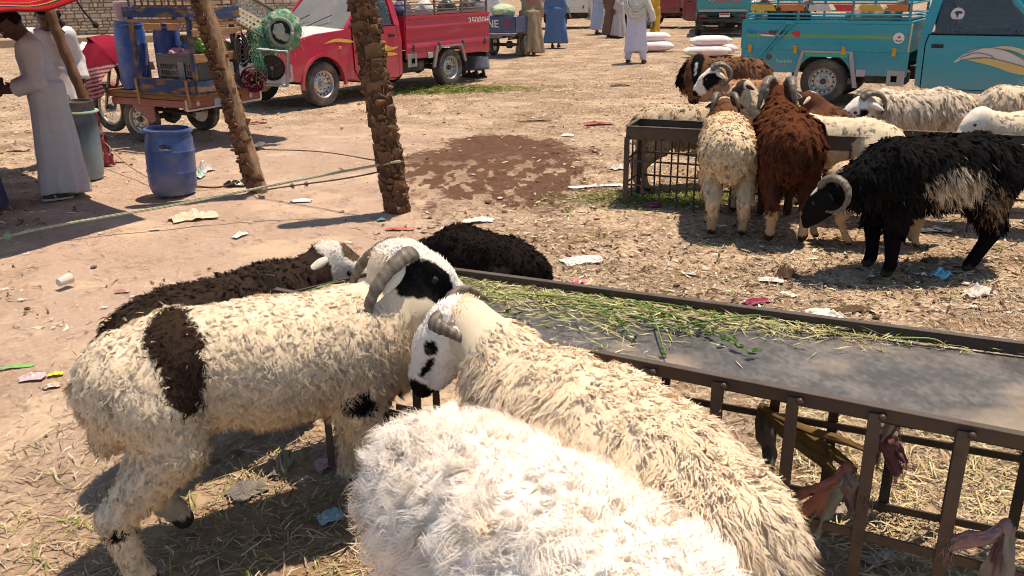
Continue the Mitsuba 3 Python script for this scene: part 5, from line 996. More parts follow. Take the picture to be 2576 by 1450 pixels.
# ------------------------------------------------------------------ the loaded cart
def build_cart():
    H = math.radians(152); T = mat4((-3.55, 9.96, 0), yaw=H); rng = np.random.default_rng(12)
    t = thing('cargo_tricycle', 'red cargo tricycle with a plank platform, loaded with barrels and bundles', 'cart')
    red, dk = (.22, .022, .028), (.022, .02, .02); woodc = lambda tone: (lambda v: np.asarray((.27, .155, .085)) * tone * (.55 + .9 * meshkit.fbm(v * (6, 40, 40), 4, 3)[:, None]))
    for i in range(8): obj('plank', cbox(1.68 + rng.uniform(-.03, .05), .148, .032, (.84 + rng.uniform(-.02, .02), -.075 - i * .155, .622), rotz(rng.normal(0, .004)), .004), woodc(rng.uniform(.8, 1.25)), 'wood', t, T)
    for i, x in enumerate((.16, .55, 1.0, 1.5)): obj('cross_beam', cbox(.09, 1.2, .055, (x, -.62, .577), None, .004), woodc(.85), 'wood', t, T)
    obj('side_beam', beam((.10, -.05, .575), (1.62, -.05, .575), .05, .05), woodc(.9), 'wood', t, T)
    for y in (-.06, -1.2): obj('chassis_side', beam((.3, y, .50), (1.55, y, .50), .04, .085), red, 'paint', t, T)
    obj('rear_bar', cbox(.05, 1.22, .13, (.27, -.62, .495), None, .01), red, 'paint', t, T)
    obj('rear_trim', [cbox(.02, 1.22, .022, (.238, -.62, .435), None, .004), cbox(.02, .03, .13, (.238, -.02, .50), None, .004), cbox(.02, .03, .13, (.238, -1.225, .50), None, .004)], (.50, .48, .46), 'satin', t, T)
    obj('trim_patch', cbox(.012, .12, .13, (.238, -.50, .495), None, .004), (.28, .38, .48), 'satin', t, T)
    for y in (-.17, -1.03):
        obj('tail_light', cbox(.03, .30, .085, (.235, y, .505), None, .012), (.24, .05, .03), 'plastic', t, T); obj('reflector', lathe([(0, 0), (.03, 0), (.03, .008), (0, .01)], 20, (.218, y, .505), roty(-math.pi / 2)), (.45, .42, .38), 'satin', t, T)
    obj('mudguard', prism([(.42, .28), (.50, .25), (.78, .45), (.78, .50), (.42, .50)], .02, R=np.array([[1.0, 0, 0], [0, 0, -1], [0, 1, 0]]), loc=(.42, -.06, 0)), red, 'paint', t, T)
    for y, s in ((-.16, 1), (-1.12, -1)): wheel(t, T @ mat4((1.2, y, .27)) @ (np.eye(4) if s > 0 else mat4(R=rotz(math.pi))), .27, .13, (.50, .47, .42), holes=8)
    obj('axle', [tube([(1.2, -.2, .27), (1.2, -1.08, .27)], .035, 10), lathe([(0, -.09), (.09, -.07), (.12, 0), (.09, .07), (0, .09)], 16, (1.2, -.62, .27), rotx(1.57)), beam((.5, -.35, .33), (1.6, -.35, .40), .06, .03), beam((.5, -.95, .33), (1.6, -.95, .40), .06, .03), tube([(1.2, -.62, .3), (2.1, -.62, .42)], .03, 8), cbox(.4, .35, .3, (1.75, -.62, .42), None, .06)], dk, 'rubber', t, T)
    a = np.linspace(0, 6.283, 41); fx, fy, fz = 2.22, -.52, .31
    f = obj('front_wheel', tube(np.stack([fx + .27 * np.cos(a), fy + 0 * a, fz + .27 * np.sin(a)], 1), .045, 10), (.03, .028, .026), 'rubber', t, T, smooth=True)
    obj('wheel_rim', tube(np.stack([fx + .215 * np.cos(a), fy + 0 * a, fz + .215 * np.sin(a)], 1), .018, 8), (.42, .40, .38), 'metal', f, T, smooth=True); obj('spokes', [beam((fx + .02 * math.cos(x), fy + .02 * (-1)**i, fz + .02 * math.sin(x)), (fx + .21 * math.cos(x + .2 * (-1)**i), fy, fz + .21 * math.sin(x + .2 * (-1)**i)), .004, .004, .0005) for i, x in enumerate(np.arange(24) * .2618)], (.4, .39, .38), 'metal', f, T, kind='stuff'); obj('hub', lathe([(0, -.05), (.05, -.05), (.05, .05), (0, .05)], 16, (fx, fy, fz), rotx(1.57)), (.2, .2, .2), 'metal', f, T)
    obj('fork', [tube([(fx, fy + s * .07, fz), (fx - .16, fy + s * .07, .72), (fx - .25, fy + s * .06, 1.0)], .02, 8) for s in (1, -1)], (.30, .29, .28), 'metal', t, T); obj('front_mudguard', sheet(np.array([[(fx + .33 * math.cos(x), fy + y, fz + .33 * math.sin(x)) for y in (-.06, 0, .06)] for x in np.linspace(.5, 2.6, 16)]), .006), red, 'paint', t, T)
    obj('handlebar', tube(spline([(fx - .42, fy + .36, 1.02), (fx - .28, fy + .2, 1.06), (fx - .25, fy, 1.03), (fx - .28, fy - .2, 1.06), (fx - .42, fy - .36, 1.02)], 24), .013, 8), dk, 'satin', t, T, smooth=True); obj('saddle', hull([(1.72 + x, -.62 + y, .80 + z) for x, y, z in ((-.15, .16, 0), (-.15, -.16, 0), (.2, .12, .02), (.2, -.12, .02), (-.15, .14, .1), (-.15, -.14, .1), (.18, .1, .1), (.18, -.1, .1), (0, .17, .04), (0, -.17, .04))]), dk, 'plastic', t, T); obj('frame_tube', [tube([(1.5, -.62, .55), (1.95, -.6, .55), (fx - .22, fy, .9)], .035, 8), beam((1.72, -.62, .5), (1.72, -.62, .8), .1, .1)], dk, 'satin', t, T)
    # slatted rack on the platform
    r = thing('wooden_rack', 'tall blue painted timber rack with rough boards, standing on the cart', 'rack'); zb = .64
    bluew = lambda v: np.where(meshkit.fbm(v * (7, 7, 16), 4, 8)[:, None] > .54, np.asarray((.24, .145, .085)) * (.6 + .8 * meshkit.fbm(v * 30, 3, 2)[:, None]), np.asarray((.060, .085, .16)) * (.7 + .6 * meshkit.fbm(v * 9, 3, 4)[:, None]))
    fine = lambda m: m.subdivide_to_size(.06)
    for x in (.0, .97):
        for y in (-.02, -.66): obj('rack_post', fine(cbox(.055, .045, .86, (x + (-.01 if x else .03), y, zb + .43), None, .005)), bluew, 'wood', r, T)
    for (a1, b1, w, h) in (((.02, .012, .715), (.99, .012, .715), .028, .175), ((-.03, .016, 1.535), (1.03, .016, 1.535), .03, .115), ((.0, -.66, .71), (.97, -.66, .71), .028, .15)): obj('blue_board', fine(beam(a1, b1, w, h)), bluew, 'wood', r, T)
    for (a1, b1, w, h, c) in (((-.012, .02, .715), (-.012, -.70, .715), .03, .135, 0), ((-.03, .03, 1.515), (-.03, -.74, 1.515), .03, .13, 0), ((-.045, .03, 1.035), (-.045, -.72, 1.035), .025, .095, 1), ((-.045, .02, 1.31), (-.045, -.74, 1.31), .025, .075, 1), ((-.025, -.02, 1.40), (-.025, -.70, 1.40), .025, .045, 1), ((-.02, -.02, 1.455), (-.02, -.70, 1.455), .025, .04, 1), ((.02, .02, 1.44), (.98, .02, 1.44), .03, .035, 1)):
        obj('rough_board', fine(beam(a1, b1, w, h)), bluew if not c else woodc(1.25), 'wood', r, T)
    for x in (.12, .95): obj('stake', cbox(.032, .02, .30, (x, .045, .64), roty(.06), .003), woodc(1.5), 'wood', r, T)
    for x, y, l in ((.62, .0, .26), (.30, .0, .16)): obj('batten', cbox(l, .03, .075, (x, -.03, 1.375), None, .004), woodc(1.7), 'wood', r, T)
    for x in np.linspace(.05, .92, 9): obj('spindle', beam((x, .005, 1.595), (x, .005, 2.0), .022, .022), woodc(.6), 'wood', r, T)
    for y in (-.1, -.3, -.5, -.66): obj('spindle', beam((-.03, y, 1.585), (-.03, y, 2.0), .05 if y < -.6 or y > -.2 else .022, .03), woodc(1.1), 'wood', r, T)
    obj('slat_floor', [cbox(.96, .09, .02, (.48, y, 1.60), None, .003) for y in (-.12, -.28, -.44, -.60)], woodc(.9), 'wood', r, T, kind='stuff')
    # cargo
    def drum(label, x, y, z, rr, h, col, lid=None):
        b = thing('plastic_barrel', label, 'barrel'); TT = T @ mat4((x, y, z)); obj('body', lathe(barrel_profile(rr, h), 40), lambda v: np.asarray(col) * (.85 + .3 * meshkit.fbm(v * 5, 3, 7)[:, None]), 'plastic', b, TT, smooth=35)
        if lid: obj('lid', lathe([(0, h + .02), (rr * .9, h + .02), (rr * .98, h), (rr * .98, h - .05), (rr * .88, h - .05), (0, h - .04)], 40), lid, 'plastic', b, TT)
    drum('tall bright blue barrel at the front of the cart, beside the red blanket', 1.20, -.17, .642, .178, .78, (.012, .07, .32)); drum('blue barrel in the shade inside the timber rack', .86, -.42, .642, .16, .74, (.012, .06, .27)); drum('blue barrel with a black lid behind the plastic crate', .45, -.50, .642, .19, .60, (.012, .045, .19), (.015, .015, .017))
    b = thing('metal_bucket', 'dull white printed tin bucket on top of the tall blue barrel', 'bucket'); TT = T @ mat4((1.20, -.17, 1.425)); obj('body', lathe([(0, 0), (.115, 0), (.128, .22), (.134, .225), (.124, .22), (.11, .008), (0, .008)], 32), (.52, .47, .47), 'plastic', b, TT, jit=.15); obj('print_panel', sheet(np.array([[(.121 * math.cos(a) + .0 + .012 * (z - .03) / .2 * math.cos(a), .121 * math.sin(a) + .012 * (z - .03) / .2 * math.sin(a), z) for z in (.03, .2)] for a in np.linspace(.9, 2.2, 9)]), .002), (.38, .25, .27), 'satin', b, TT)
    k = thing('plastic_crate', 'dark grey slotted plastic crate holding pink cloth, inside the timber rack', 'crate'); TT = T @ mat4((.34, -.22, .66)); cw, cd, chh = .64, .32, .40; g = (.055, .065, .075)
    for s in (1, -1):
        cs = m3.CrossSection([[(-cw / 2, 0), (cw / 2, 0), (cw / 2, chh), (-cw / 2, chh)]]); hole = [m3.CrossSection([[(x - .013, z - .028), (x + .013, z - .028), (x + .013, z + .028), (x - .013, z + .028)]]) for x in np.r_[np.arange(-.27, -.10, .036), np.arange(-.02, .28, .036)] for z in (.06, .13, .20, .27)]
        for hh in hole: cs = cs - hh
        obj('crate_side', moved(tri(m3.Manifold.extrude(cs, .012)), (0, s * cd / 2, 0), np.array([[1.0, 0, 0], [0, 0, -1], [0, 1, 0]])), g, 'plastic', k, TT, smooth=False)
        obj('crate_end', cbox(.012, cd, chh, (s * cw / 2, 0, chh / 2), None, .003), g, 'plastic', k, TT)
    obj('crate_rim', [beam((-cw / 2, s * cd / 2, chh), (cw / 2, s * cd / 2, chh), .025, .03) for s in (1, -1)] + [beam((s * cw / 2, -cd / 2, chh), (s * cw / 2, cd / 2, chh), .025, .03) for s in (1, -1)], g, 'plastic', k, TT); obj('crate_floor', cbox(cw, cd, .012, (0, 0, .01)), g, 'plastic', k, TT); obj('label_patch', cbox(.10, .004, .28, (-.06, cd / 2 + .009, .19), None, .001), (.17, .19, .20), 'satin', k, TT)
    cl = thing('pink_cloth', 'crumpled pink flowered cloth heaped in the crate', 'cloth'); obj('heap', [lump((.14, .02, .38), (.10, .10, .10), 3, 4), lump((-.06, .0, .38), (.13, .10, .08), 4, 4), lump((0, 0, .22), (.26, .12, .14), 5, 3)], lambda v: np.asarray((.50, .24, .30)) * (.7 + .7 * meshkit.noise(v * 40, 2)[:, None]), 'matte', cl, TT, smooth=True)
    bl = thing('red_blanket', 'red and pink striped blanket thrown over the front of the cart', 'blanket'); U = np.linspace(0, 1, 40); Vv = np.linspace(0, 1, 26)
    top = np.array([spline([(1.50, -.15, .9), (1.62, -.05, 1.12), (1.90, -.12, 1.22), (2.18, -.35, 1.15), (2.26, -.65, 1.05)], 40)])[0]; bot = spline([(1.46, .06, .62), (1.66, .12, .50), (1.95, .12, .36), (2.30, -.10, .62), (2.42, -.5, .72)], 40)
    gg = top[:, None] * (1 - Vv[None, :, None]) + bot[:, None] * Vv[None, :, None]; gg[..., 1] += .13 * np.sin(np.pi * Vv)[None] * (1 - .5 * U[:, None]) + .035 * np.sin(U * 26 + 1)[:, None] * Vv[None]; gg[..., 2] += .04 * np.sin(U * 9)[:, None] * (1 - Vv)[None]
    def bcol(v):
        c = np.tile((.24, .020, .040), (len(v), 1)); zz = v[:, 2] + .25 * (v[:, 0] - 1.9); c[zz < .82] = (.45, .25, .24); st = ((zz * 22) % 1 < .4) & (zz < .86) & (v[:, 0] < 1.85); c[st] = (.15, .02, .05); return c
    m = sheet(gg, .012).subdivide(); obj('cloth', m, bcol, 'matte', bl, T, smooth=True)
    top2 = spline([(1.46, -.5, .95), (1.70, -.55, 1.16), (1.98, -.6, 1.2), (2.22, -.62, 1.1)], 40); gg = np.stack([top, (top + top2) / 2 + Z * .03, top2], 1); obj('cloth_top', sheet(gg, .012), bcol, 'matte', bl, T, smooth=True)
    # bundles hung at the rear corner (world coordinates)
    p = thing('perforated_tray', 'cream perforated plastic tray with round holes, wedged beside the timber rack', 'tray'); cs = m3.CrossSection([[(-.21, -.17), (.21, -.17), (.21, .17), (-.21, .17)]])
    for i in range(9):
        for j in range(6):
            x, y = -.185 + .046 * i + (.023 if j % 2 else 0), -.14 + .055 * j
            if x < .19: cs = cs - m3.CrossSection.circle(.0165, 12).translate((x, y))
    TR = mat4((-3.06, 10.72, 1.47), rotz(.25) @ roty(.55) @ rotx(math.pi / 2 - .35)); obj('tray_sheet', moved(tri(m3.Manifold.extrude(cs, .012)), (0, 0, -.006)), (.60, .52, .40), 'plastic', p, TR, smooth=False); obj('tray_rim', [beam((-.22, s * .18, .02), (.22, s * .18, .02), .022, .07) for s in (1, -1)] + [beam((s * .22, -.18, .02), (s * .22, .18, .02), .022, .07) for s in (1, -1)], (.24, .205, .17), 'metal', p, TR)
    gcol = lambda v: np.where(meshkit.fbm(v * 13, 3, 4)[:, None] > .60, (.34, .38, .28), (.11, .24, .155)) * (.6 + .8 * meshkit.fbm(v * 22, 3, 6)[:, None])
    s = thing('green_sack_bundle', 'bulging green woven sack bundle with an open round end, high on the cart corner', 'sack'); m = trimesh.util.concatenate([lump((-2.74, 10.82, 1.28), (.23, .24, .25), 9, 4, .16), lump((-2.98, 10.86, 1.20), (.20, .22, .22), 10, 4, .2)]); obj('sack', m, gcol, 'matte', s, smooth=True)
    a = np.linspace(0, 6.283, 40); c0 = np.array([-2.67, 10.50, 1.28]); obj('mouth_ring', tube(np.stack([c0[0] + .135 * np.cos(a), c0[1] + .02 * np.sin(a * 3) - .02 * np.cos(a), c0[2] + .155 * np.sin(a)], 1), .022, 8), (.26, .30, .24), 'matte', s, smooth=True); obj('mouth_dark', hull([(c0[0] + .13 * math.cos(x), c0[1] + .01 + y, c0[2] + .15 * math.sin(x)) for x in a for y in (0, .02)]), (.03, .045, .03), 'matte', s); obj('cloth_stuffing', [lump(c0 + (-.02, -.01, .01), (.07, .04, .09), 12, 4), lump(c0 + (.05, 0, -.06), (.05, .03, .05), 13, 3)], (.42, .44, .36), 'matte', s, smooth=True)
    n = 340; P, N = scatter(m, n, rng); V, F, I, W = strands(P, N + rng.normal(0, .7, P.shape), rng.uniform(.04, .15, n), .003, rng, 4, .12, 1, .8); obj('loose_fibre', (V, F), (np.asarray([(.10, .30, .17), (.30, .42, .25), (.07, .2, .1)])[rng.integers(0, 3, n)])[I], 'matte', s, smooth=True, kind='stuff')
    f = thing('fan_housing', 'square pale metal frame holding a round dark fan drum, hung on the cart corner', 'fan'); TF = mat4((-2.795, 10.42, .885), rotz(.12) @ roty(.10)); w, h = .175, .20
    obj('frame', [beam((-w, y, s1 * h), (w, y, s1 * h), .02, .022) for s1 in (1, -1) for y in (-.05, .05)] + [beam((s1 * w, y, -h), (s1 * w, y, h), .022, .02, up=(1, 0, 0)) for s1 in (1, -1) for y in (-.05, .05)] + [beam((s1 * w, -.05, s2 * h), (s1 * w, .05, s2 * h), .02, .02) for s1 in (1, -1) for s2 in (1, -1)], (.30, .35, .38), 'metal', f, TF)
    obj('drum', lathe([(0, -.02), (.13, -.02), (.145, .03), (.150, .035), (.138, .03), (.125, -.03), (0, -.03)], 40, R=rotx(math.pi / 2)), (.045, .036, .034), 'metal', f, TF); obj('hub', [lathe([(0, 0), (.02, 0), (.02, .05), (0, .05)], 12, R=rotx(math.pi / 2))] + [beam((0, -.03, 0), (.12 * math.cos(x), -.03, .12 * math.sin(x)), .012, .004, .001) for x in (.6, 2.7, 4.8)], (.2, .17, .15), 'metal', f, TF)
    V, F, I, W = strands(np.tile((-.15, -.06, .16), (40, 1)) + rng.normal(0, .02, (40, 3)), rng.normal(0, .3, (40, 3)) + (.1, 0, -1), rng.uniform(.15, .36, 40), .0035, rng, 4, .05, 1, .2); obj('green_string', (V, F), (.13, .33, .22), 'matte', f, TF, smooth=True, kind='stuff')
    def roll(label, cen, rx, rz, L, col, dirn):
        k = thing('carpet_roll', label, 'carpet'); a = np.linspace(0, 2 * np.pi * 4.3, 130); q = 1 - a / a[-1] * .9; dv = np.asarray(dirn) / np.linalg.norm(dirn)
        g = np.stack([np.asarray(cen) + np.stack([rx * q * np.cos(a), 0 * a, rz * q * np.sin(a)], 1) + dv * L * s1 for s1 in np.linspace(0, 1, 5)], 1); obj('roll', sheet(g, .7 * rx * .9 / 4.3), col, 'matte', k, smooth=True)
    roll('beige and grey flat rolled carpet, standing on edge beside the timber rack', (-3.10, 10.33, 1.085), .075, .21, .42, lambda v: np.where(((v[:, 1:2] * 16) % 1) < .35, (.20, .165, .15), (.36, .285, .24)), (-.35, .9, 0)); roll('dark red flowered carpet roll below the beige one', (-3.00, 10.30, .735), .135, .125, .45, lambda v: np.where(meshkit.noise(v * 42, 3)[:, None] > .62, (.42, .30, .28), (.16, .022, .038)), (-.3, .9, 0))
    n = 260; P = np.array([-2.955, 10.36, 1.0]) + rng.normal(0, 1, (n, 3)) * (.03, .04, .16); V, F, I, W = strands(P, rng.normal(0, 1, (n, 3)), rng.uniform(.04, .12, n), .003, rng, 4, .2, 1, .6); tag(obj('green_netting', (V, F), (np.asarray([(.10, .30, .14), (.40, .45, .32), (.06, .2, .07)])[rng.integers(0, 3, n)])[I], 'matte', smooth=True), 'tangled green and pale netting between the carpet rolls and the fan housing', 'netting')
    for i, (x, y, z, c, lb) in enumerate(((.18, -.30, 1.15, (.16, .36, .06), 'bright green plastic bag heaped at the back of the timber rack'), (.12, -.52, 1.12, (.10, .28, .04), 'green plastic bag beside the far rear post of the timber rack'), (.22, -.36, 1.24, (.22, .13, .07), 'dried brown plant bundle on top of the rack load'))): tag(obj('plastic_bag' if i < 2 else 'dried_plants', lump((x, y, z), (.11, .14, .09), 31 + i, 4, .5), lambda v, c=c: np.asarray(c) * (.4 + 1.2 * meshkit.noise(v * 30, 4)[:, None]), 'plastic', None, T, smooth=True), lb, 'bag' if i < 2 else 'plants')


build_cart()
# ------------------------------------------------------------------ people
def limb_hull(pts, rad):
    out = [hull(np.vstack([np.asarray(pts[i + d]) + trimesh.creation.icosphere(1, rad[i + d]).vertices for d in (0, 1)])) for i in range(len(pts) - 1)]
    return out


def hand(wrist, d, palm, s=1.0, curl=.5, side=1):
    """Five separate fingers on a palm: (wrist, pointing direction, palm normal)."""
    d = np.asarray(d, float) / np.linalg.norm(d); n = np.asarray(palm, float); n = n - d * (n @ d); n /= np.linalg.norm(n); w = np.cross(n, d) * side
    W = np.asarray(wrist, float); out = [hull(np.vstack([W + d * x * s + w * y * s + trimesh.creation.icosphere(1, r * s).vertices for x, y, r in ((.0, .02, .016), (0, -.02, .016), (.085, .034, .012), (.09, -.034, .011), (.09, 0, .013))]))]
    for j, (y, L) in enumerate(((.033, .070), (.011, .078), (-.011, .072), (-.031, .056))):
        p = W + d * .088 * s + w * y * s; dd = d; pts = [p]
        for f in (.42, .32, .26): a = curl * (.5 + .25 * j / 3 + f * .4); dd = dd * math.cos(a) + n * math.sin(a); p = p + dd * L * f * s; pts.append(p)
        out += limb_hull(pts, [.0095 * s, .009 * s, .008 * s, .0068 * s])
    p = W + d * .025 * s + w * .030 * s; q = p + (d * .5 + w * .7 + n * .3) * .042 * s; out += limb_hull([p, q, q + (d * .8 + w * .25 + n * .3) * .030 * s], [.013 * s, .0105 * s, .008 * s])
    return out


def person(label, loc, yaw, hgt=1.72, robe=(.6, .6, .6), skin=(.16, .085, .05), hair=(.012, .01, .01), lean=0.0, nod=0.0, turn=0.0, arms=None, feet=None, hem=.14, sandal=(.05, .04, .035), cloth_parts=(), seed=1, robe_r=(.19, .30), h=.016, scarf=None, fold=.016, group=None, split=None, barefoot=False, trousers=None):
    """A standing figure in a long robe, facing +x before yaw; arms: (elbow, wrist, finger direction, curl) for left and right in metres for a height of 1.72."""
    k = thing('person', label, 'person', group); s = hgt / 1.72; T = mat4(loc, yaw=yaw, s=s); rng = np.random.default_rng(seed)
    cl, sl = math.cos(lean), math.sin(lean); up = lambda x, y, z: np.array([x * cl + (z - .95) * sl, y, .95 + (z - .95) * cl - x * sl]) if z > .95 else np.array([x, y, z])
    neck, headc = up(0, 0, 1.47), up(0.01 + .10 * math.sin(nod), 0, 1.595 - .03 * (1 - math.cos(nod)))
    shl = [up(0, sd * .185, 1.405) for sd in (1, -1)]; arms = arms or [((-.03, .26, 1.12), (.06, .27, .88), (.15, 0, -1), .5), ((-.03, -.26, 1.12), (.06, -.27, .88), (.15, 0, -1), .5)]
    feet = feet or [(.03, .10), (-.02, -.10)]
    Rn = rotz(turn) @ roty(nod + lean)

    def head_sdf(p):
        q = (p - headc) @ Rn
        d = cone_sdf(q, (-.015, 0, .03), (.015, 0, .025), .098, .094, (1, .80, 1.05)); d = smin(d, cone_sdf(q, (.045, 0, -.045), (.06, 0, -.085), .058, .036, (1, .95, 1)), .04)
        d = smin(d, cone_sdf(q, (.098, 0, .012), (.118, 0, -.022), .010, .016), .015); d = smin(d, cone_sdf(q, (.088, .035, .034), (.088, -.035, .034), .015, .015), .02); d = smin(d, cone_sdf(q, (.088, .014, -.062), (.088, -.014, -.062), .012, .012), .012)
        for sd in (1, -1):
            d = smin(d, cone_sdf(q, (-.012, sd * .083, .015), (-.006, sd * .080, -.028), .021, .014, (1, .45, 1)), .008); d = np.maximum(d, -cone_sdf(q, (.098, sd * .032, .012), (.098, sd * .034, .012), .010, .010))
        return d

    def body_sdf(p):
        d = smin(head_sdf(p), cone_sdf(p, neck, headc - Rn[:, 2] * .06 - Rn[:, 0] * .01, .062, .055), .03)
        d = smin(d, cone_sdf(p, up(0, 0, 1.30), up(0, 0, 1.0), .12, .12, (.75, 1.2, 1)), .05); d = smin(d, cone_sdf(p, shl[0], shl[1], .055, .055), .05)
        for i in (0, 1):
            e, w = np.asarray(arms[i][0]), np.asarray(arms[i][1]); d = smin(d, smin(cone_sdf(p, shl[i], e, .052, .040), cone_sdf(p, e, w, .040, .026), .02), .03)
            fx, fy = feet[i]; sd = (1, -1)[i]; hip, knee, ank = (0, sd * .09, .92), (fx * .5 + .02, sd * .095 + (fy - sd * .095) * .5, .50), (fx - .03, fy, .09)
            d = smin(d, smin(cone_sdf(p, hip, knee, .085, .055), cone_sdf(p, knee, ank, .055, .034), .02), .04); d = smin(d, cone_sdf(p, (fx - .05, fy, .042), (fx + .12, fy + sd * .012, .028), .038, .026, (1, 1.15, 1)), .02)
        return d

    fd = [np.asarray(f) for f in feet]; ext = .5
    lo = np.array([min(-.5, fd[0][0] - .2, fd[1][0] - .2), -.75, -.01]); hi = np.array([.8, .75, 1.80])
    for a in arms:
        for q in a[:2]: lo = np.minimum(lo, np.asarray(q) - .15); hi = np.maximum(hi, np.asarray(q) + .15)
    b = relax(surface(body_sdf, lo, hi, h), 1); bv = np.array(b.vertices)

    def scol(v):
        q = (v - headc) @ Rn; c = np.tile(np.asarray(skin), (len(v), 1)); hr = (head_sdf(v) < .01) & ((q[:, 2] > .062 + .25 * np.maximum(q[:, 0] - .02, 0)) | ((q[:, 0] < -.025) & (q[:, 2] > -.045))); c[hr] = hair
        lip = (q[:, 0] > .085) & (np.abs(q[:, 2] + .062) < .012) & (np.abs(q[:, 1]) < .026); c[lip] = np.asarray(skin) * (1.1, .7, .7)
        brow = (q[:, 0] > .07) & (np.abs(q[:, 2] - .040) < .007) & (np.abs(np.abs(q[:, 1]) - .036) < .022); c[brow] = hair
        return c
    pal = [hand(a[1], a[2], (np.array([0.2, -sd, -.3]) if len(a) < 5 else a[4]), 1.0, a[3], sd) for a, sd in zip(arms, (1, -1))]
    extra = trimesh.util.concatenate(pal[0] + pal[1]); 
    obj('body', trimesh.Trimesh(np.vstack([bv, extra.vertices]), np.vstack([b.faces, extra.faces + len(bv)]), process=False), scol, 'hide', k, T, smooth=True, jit=.04)
    for sd in (1, -1):
        c = headc + Rn @ np.array([.086, sd * .033, .012]); obj('eye', trimesh.creation.icosphere(2, .0115).apply_transform(mat4(c)), lambda v, c=c, sd=sd: np.where(np.linalg.norm(v - (c + Rn @ np.array([.011, 0, 0])), axis=1)[:, None] < .007, (.02, .012, .008), (.55, .5, .46)), 'satin', k, T, smooth=True, jit=0)
    obj('hair', surface(lambda p: np.maximum(head_sdf(p) - .007, -np.maximum(((p - headc) @ Rn)[:, 2] - .058 - .3 * np.maximum(((p - headc) @ Rn)[:, 0], 0), np.minimum(-((p - headc) @ Rn)[:, 0] - .03, ((p - headc) @ Rn)[:, 2] + .03))), headc - .16, headc + .16, .010), hair, 'matte', k, T, smooth=True)
    for i in (0, 1):
        fx, fy = feet[i]
        if not barefoot: obj('sandal', [hull([(fx + x, fy + y, z) for x, y in ((-.10, .03), (-.10, -.03), (.08, .05), (.08, -.05), (.15, .025), (.15, -.02), (-.115, 0)) for z in (-.004, .014)]), tube(spline([(fx + .03, fy + .046, .02), (fx + .045, fy + .02, .062), (fx + .045, fy - .02, .062), (fx + .03, fy - .046, .02)], 12), .009, 6)], sandal, 'satin', k, T)
    # the robe
    cx = (fd[0] + fd[1]) / 2; r0, r1 = robe_r; hz = hem

    def robe_sdf(p):
        q = p.copy(); t = np.clip((1.0 - p[:, 2]) / (1.0 - hz), 0, 1); q[:, :2] = (p[:, :2] - cx * (t**1.2)[:, None])
        ang = np.arctan2(q[:, 1], q[:, 0]); fl = (meshkit.noise(np.stack([np.cos(ang) * 2.6, np.sin(ang) * 2.6, p[:, 2] * .7 + seed * 3], 1), seed) - .5) + .5 * (meshkit.noise(np.stack([np.cos(ang) * 6, np.sin(ang) * 6, p[:, 2] * 1.4 + seed], 1), seed + 1) - .5)
        R = r0 + (r1 - r0) * t + fold * 2.4 * fl * (.25 + t); sk = (np.sqrt((q[:, 0] / .80)**2 + (q[:, 1] / 1.02)**2) - R) * .8; sk = np.maximum(np.maximum(sk, hz + .02 * np.sin(ang * 2 + seed) - p[:, 2]), p[:, 2] - 1.06)
        ts = cone_sdf(p, up(0, 0, 1.30), up(0, 0, .98), .168, .165, (.80, 1.14, 1)); ts = smin(ts, cone_sdf(p, shl[0] - Z * .01, shl[1] - Z * .01, .078, .078), .07); ts = smin(ts, cone_sdf(p, neck - Z * .06, neck, .085, .070), .04)
        d = smin(ts, sk, .07)
        for i in (0, 1):
            e, w = np.asarray(arms[i][0], float), np.asarray(arms[i][1], float); sl = smin(cone_sdf(p, shl[i], e, .082, .070), cone_sdf(p, e, w + (e - w) * .10, .068, .074), .03); sl = np.maximum(sl, (p - (w + (e - w) * .14)) @ ((w - e) / np.linalg.norm(w - e)))
            d = smin(d, sl, .045)
        return np.maximum(d + fold * .45 * (meshkit.fbm(p * (10, 10, 5), 3, seed + 2) - .5), (p - (neck + (headc - neck) * .12)) @ ((headc - neck) / np.linalg.norm(headc - neck)))
    rb = relax(surface(robe_sdf, lo - .1, hi + .1, h), 1); rc = robe if callable(robe) else (lambda v: np.asarray(robe) * (.94 + .12 * meshkit.fbm(v * 20, 2, 3)[:, None]))
    obj('robe', rb, rc, 'matte', k, T, smooth=True, jit=.03)
    if trousers is not None: obj('trousers', relax(surface(lambda p: np.minimum(*[cone_sdf(p, (0, sd * .09, .6), (feet[i][0] - .03, feet[i][1], .12), .12, .075) for i, sd in ((0, 1), (1, -1))]), lo, (hi[0], hi[1], .7), .02), 1), trousers, 'matte', k, T, smooth=True)
    if scarf is not None:
        for name, pts, w, col in scarf:
            p = spline(pts, 30); tn = np.gradient(p, axis=0); tn /= np.linalg.norm(tn, axis=1, keepdims=True); out = p - np.array([0, 0, 1.2]); out[:, 2] *= .15; out /= np.linalg.norm(out, axis=1, keepdims=True); sd = np.cross(tn, out); u = np.linspace(-1, 1, 9)
            g = p[:, None] + w * u[None, :, None] * sd[:, None] + out[:, None] * (.020 * np.cos(u * 7 + seed)[None, :, None] + .012)
            obj(name, sheet(g, .008), col, 'matte', k, T, smooth=True)
    return k


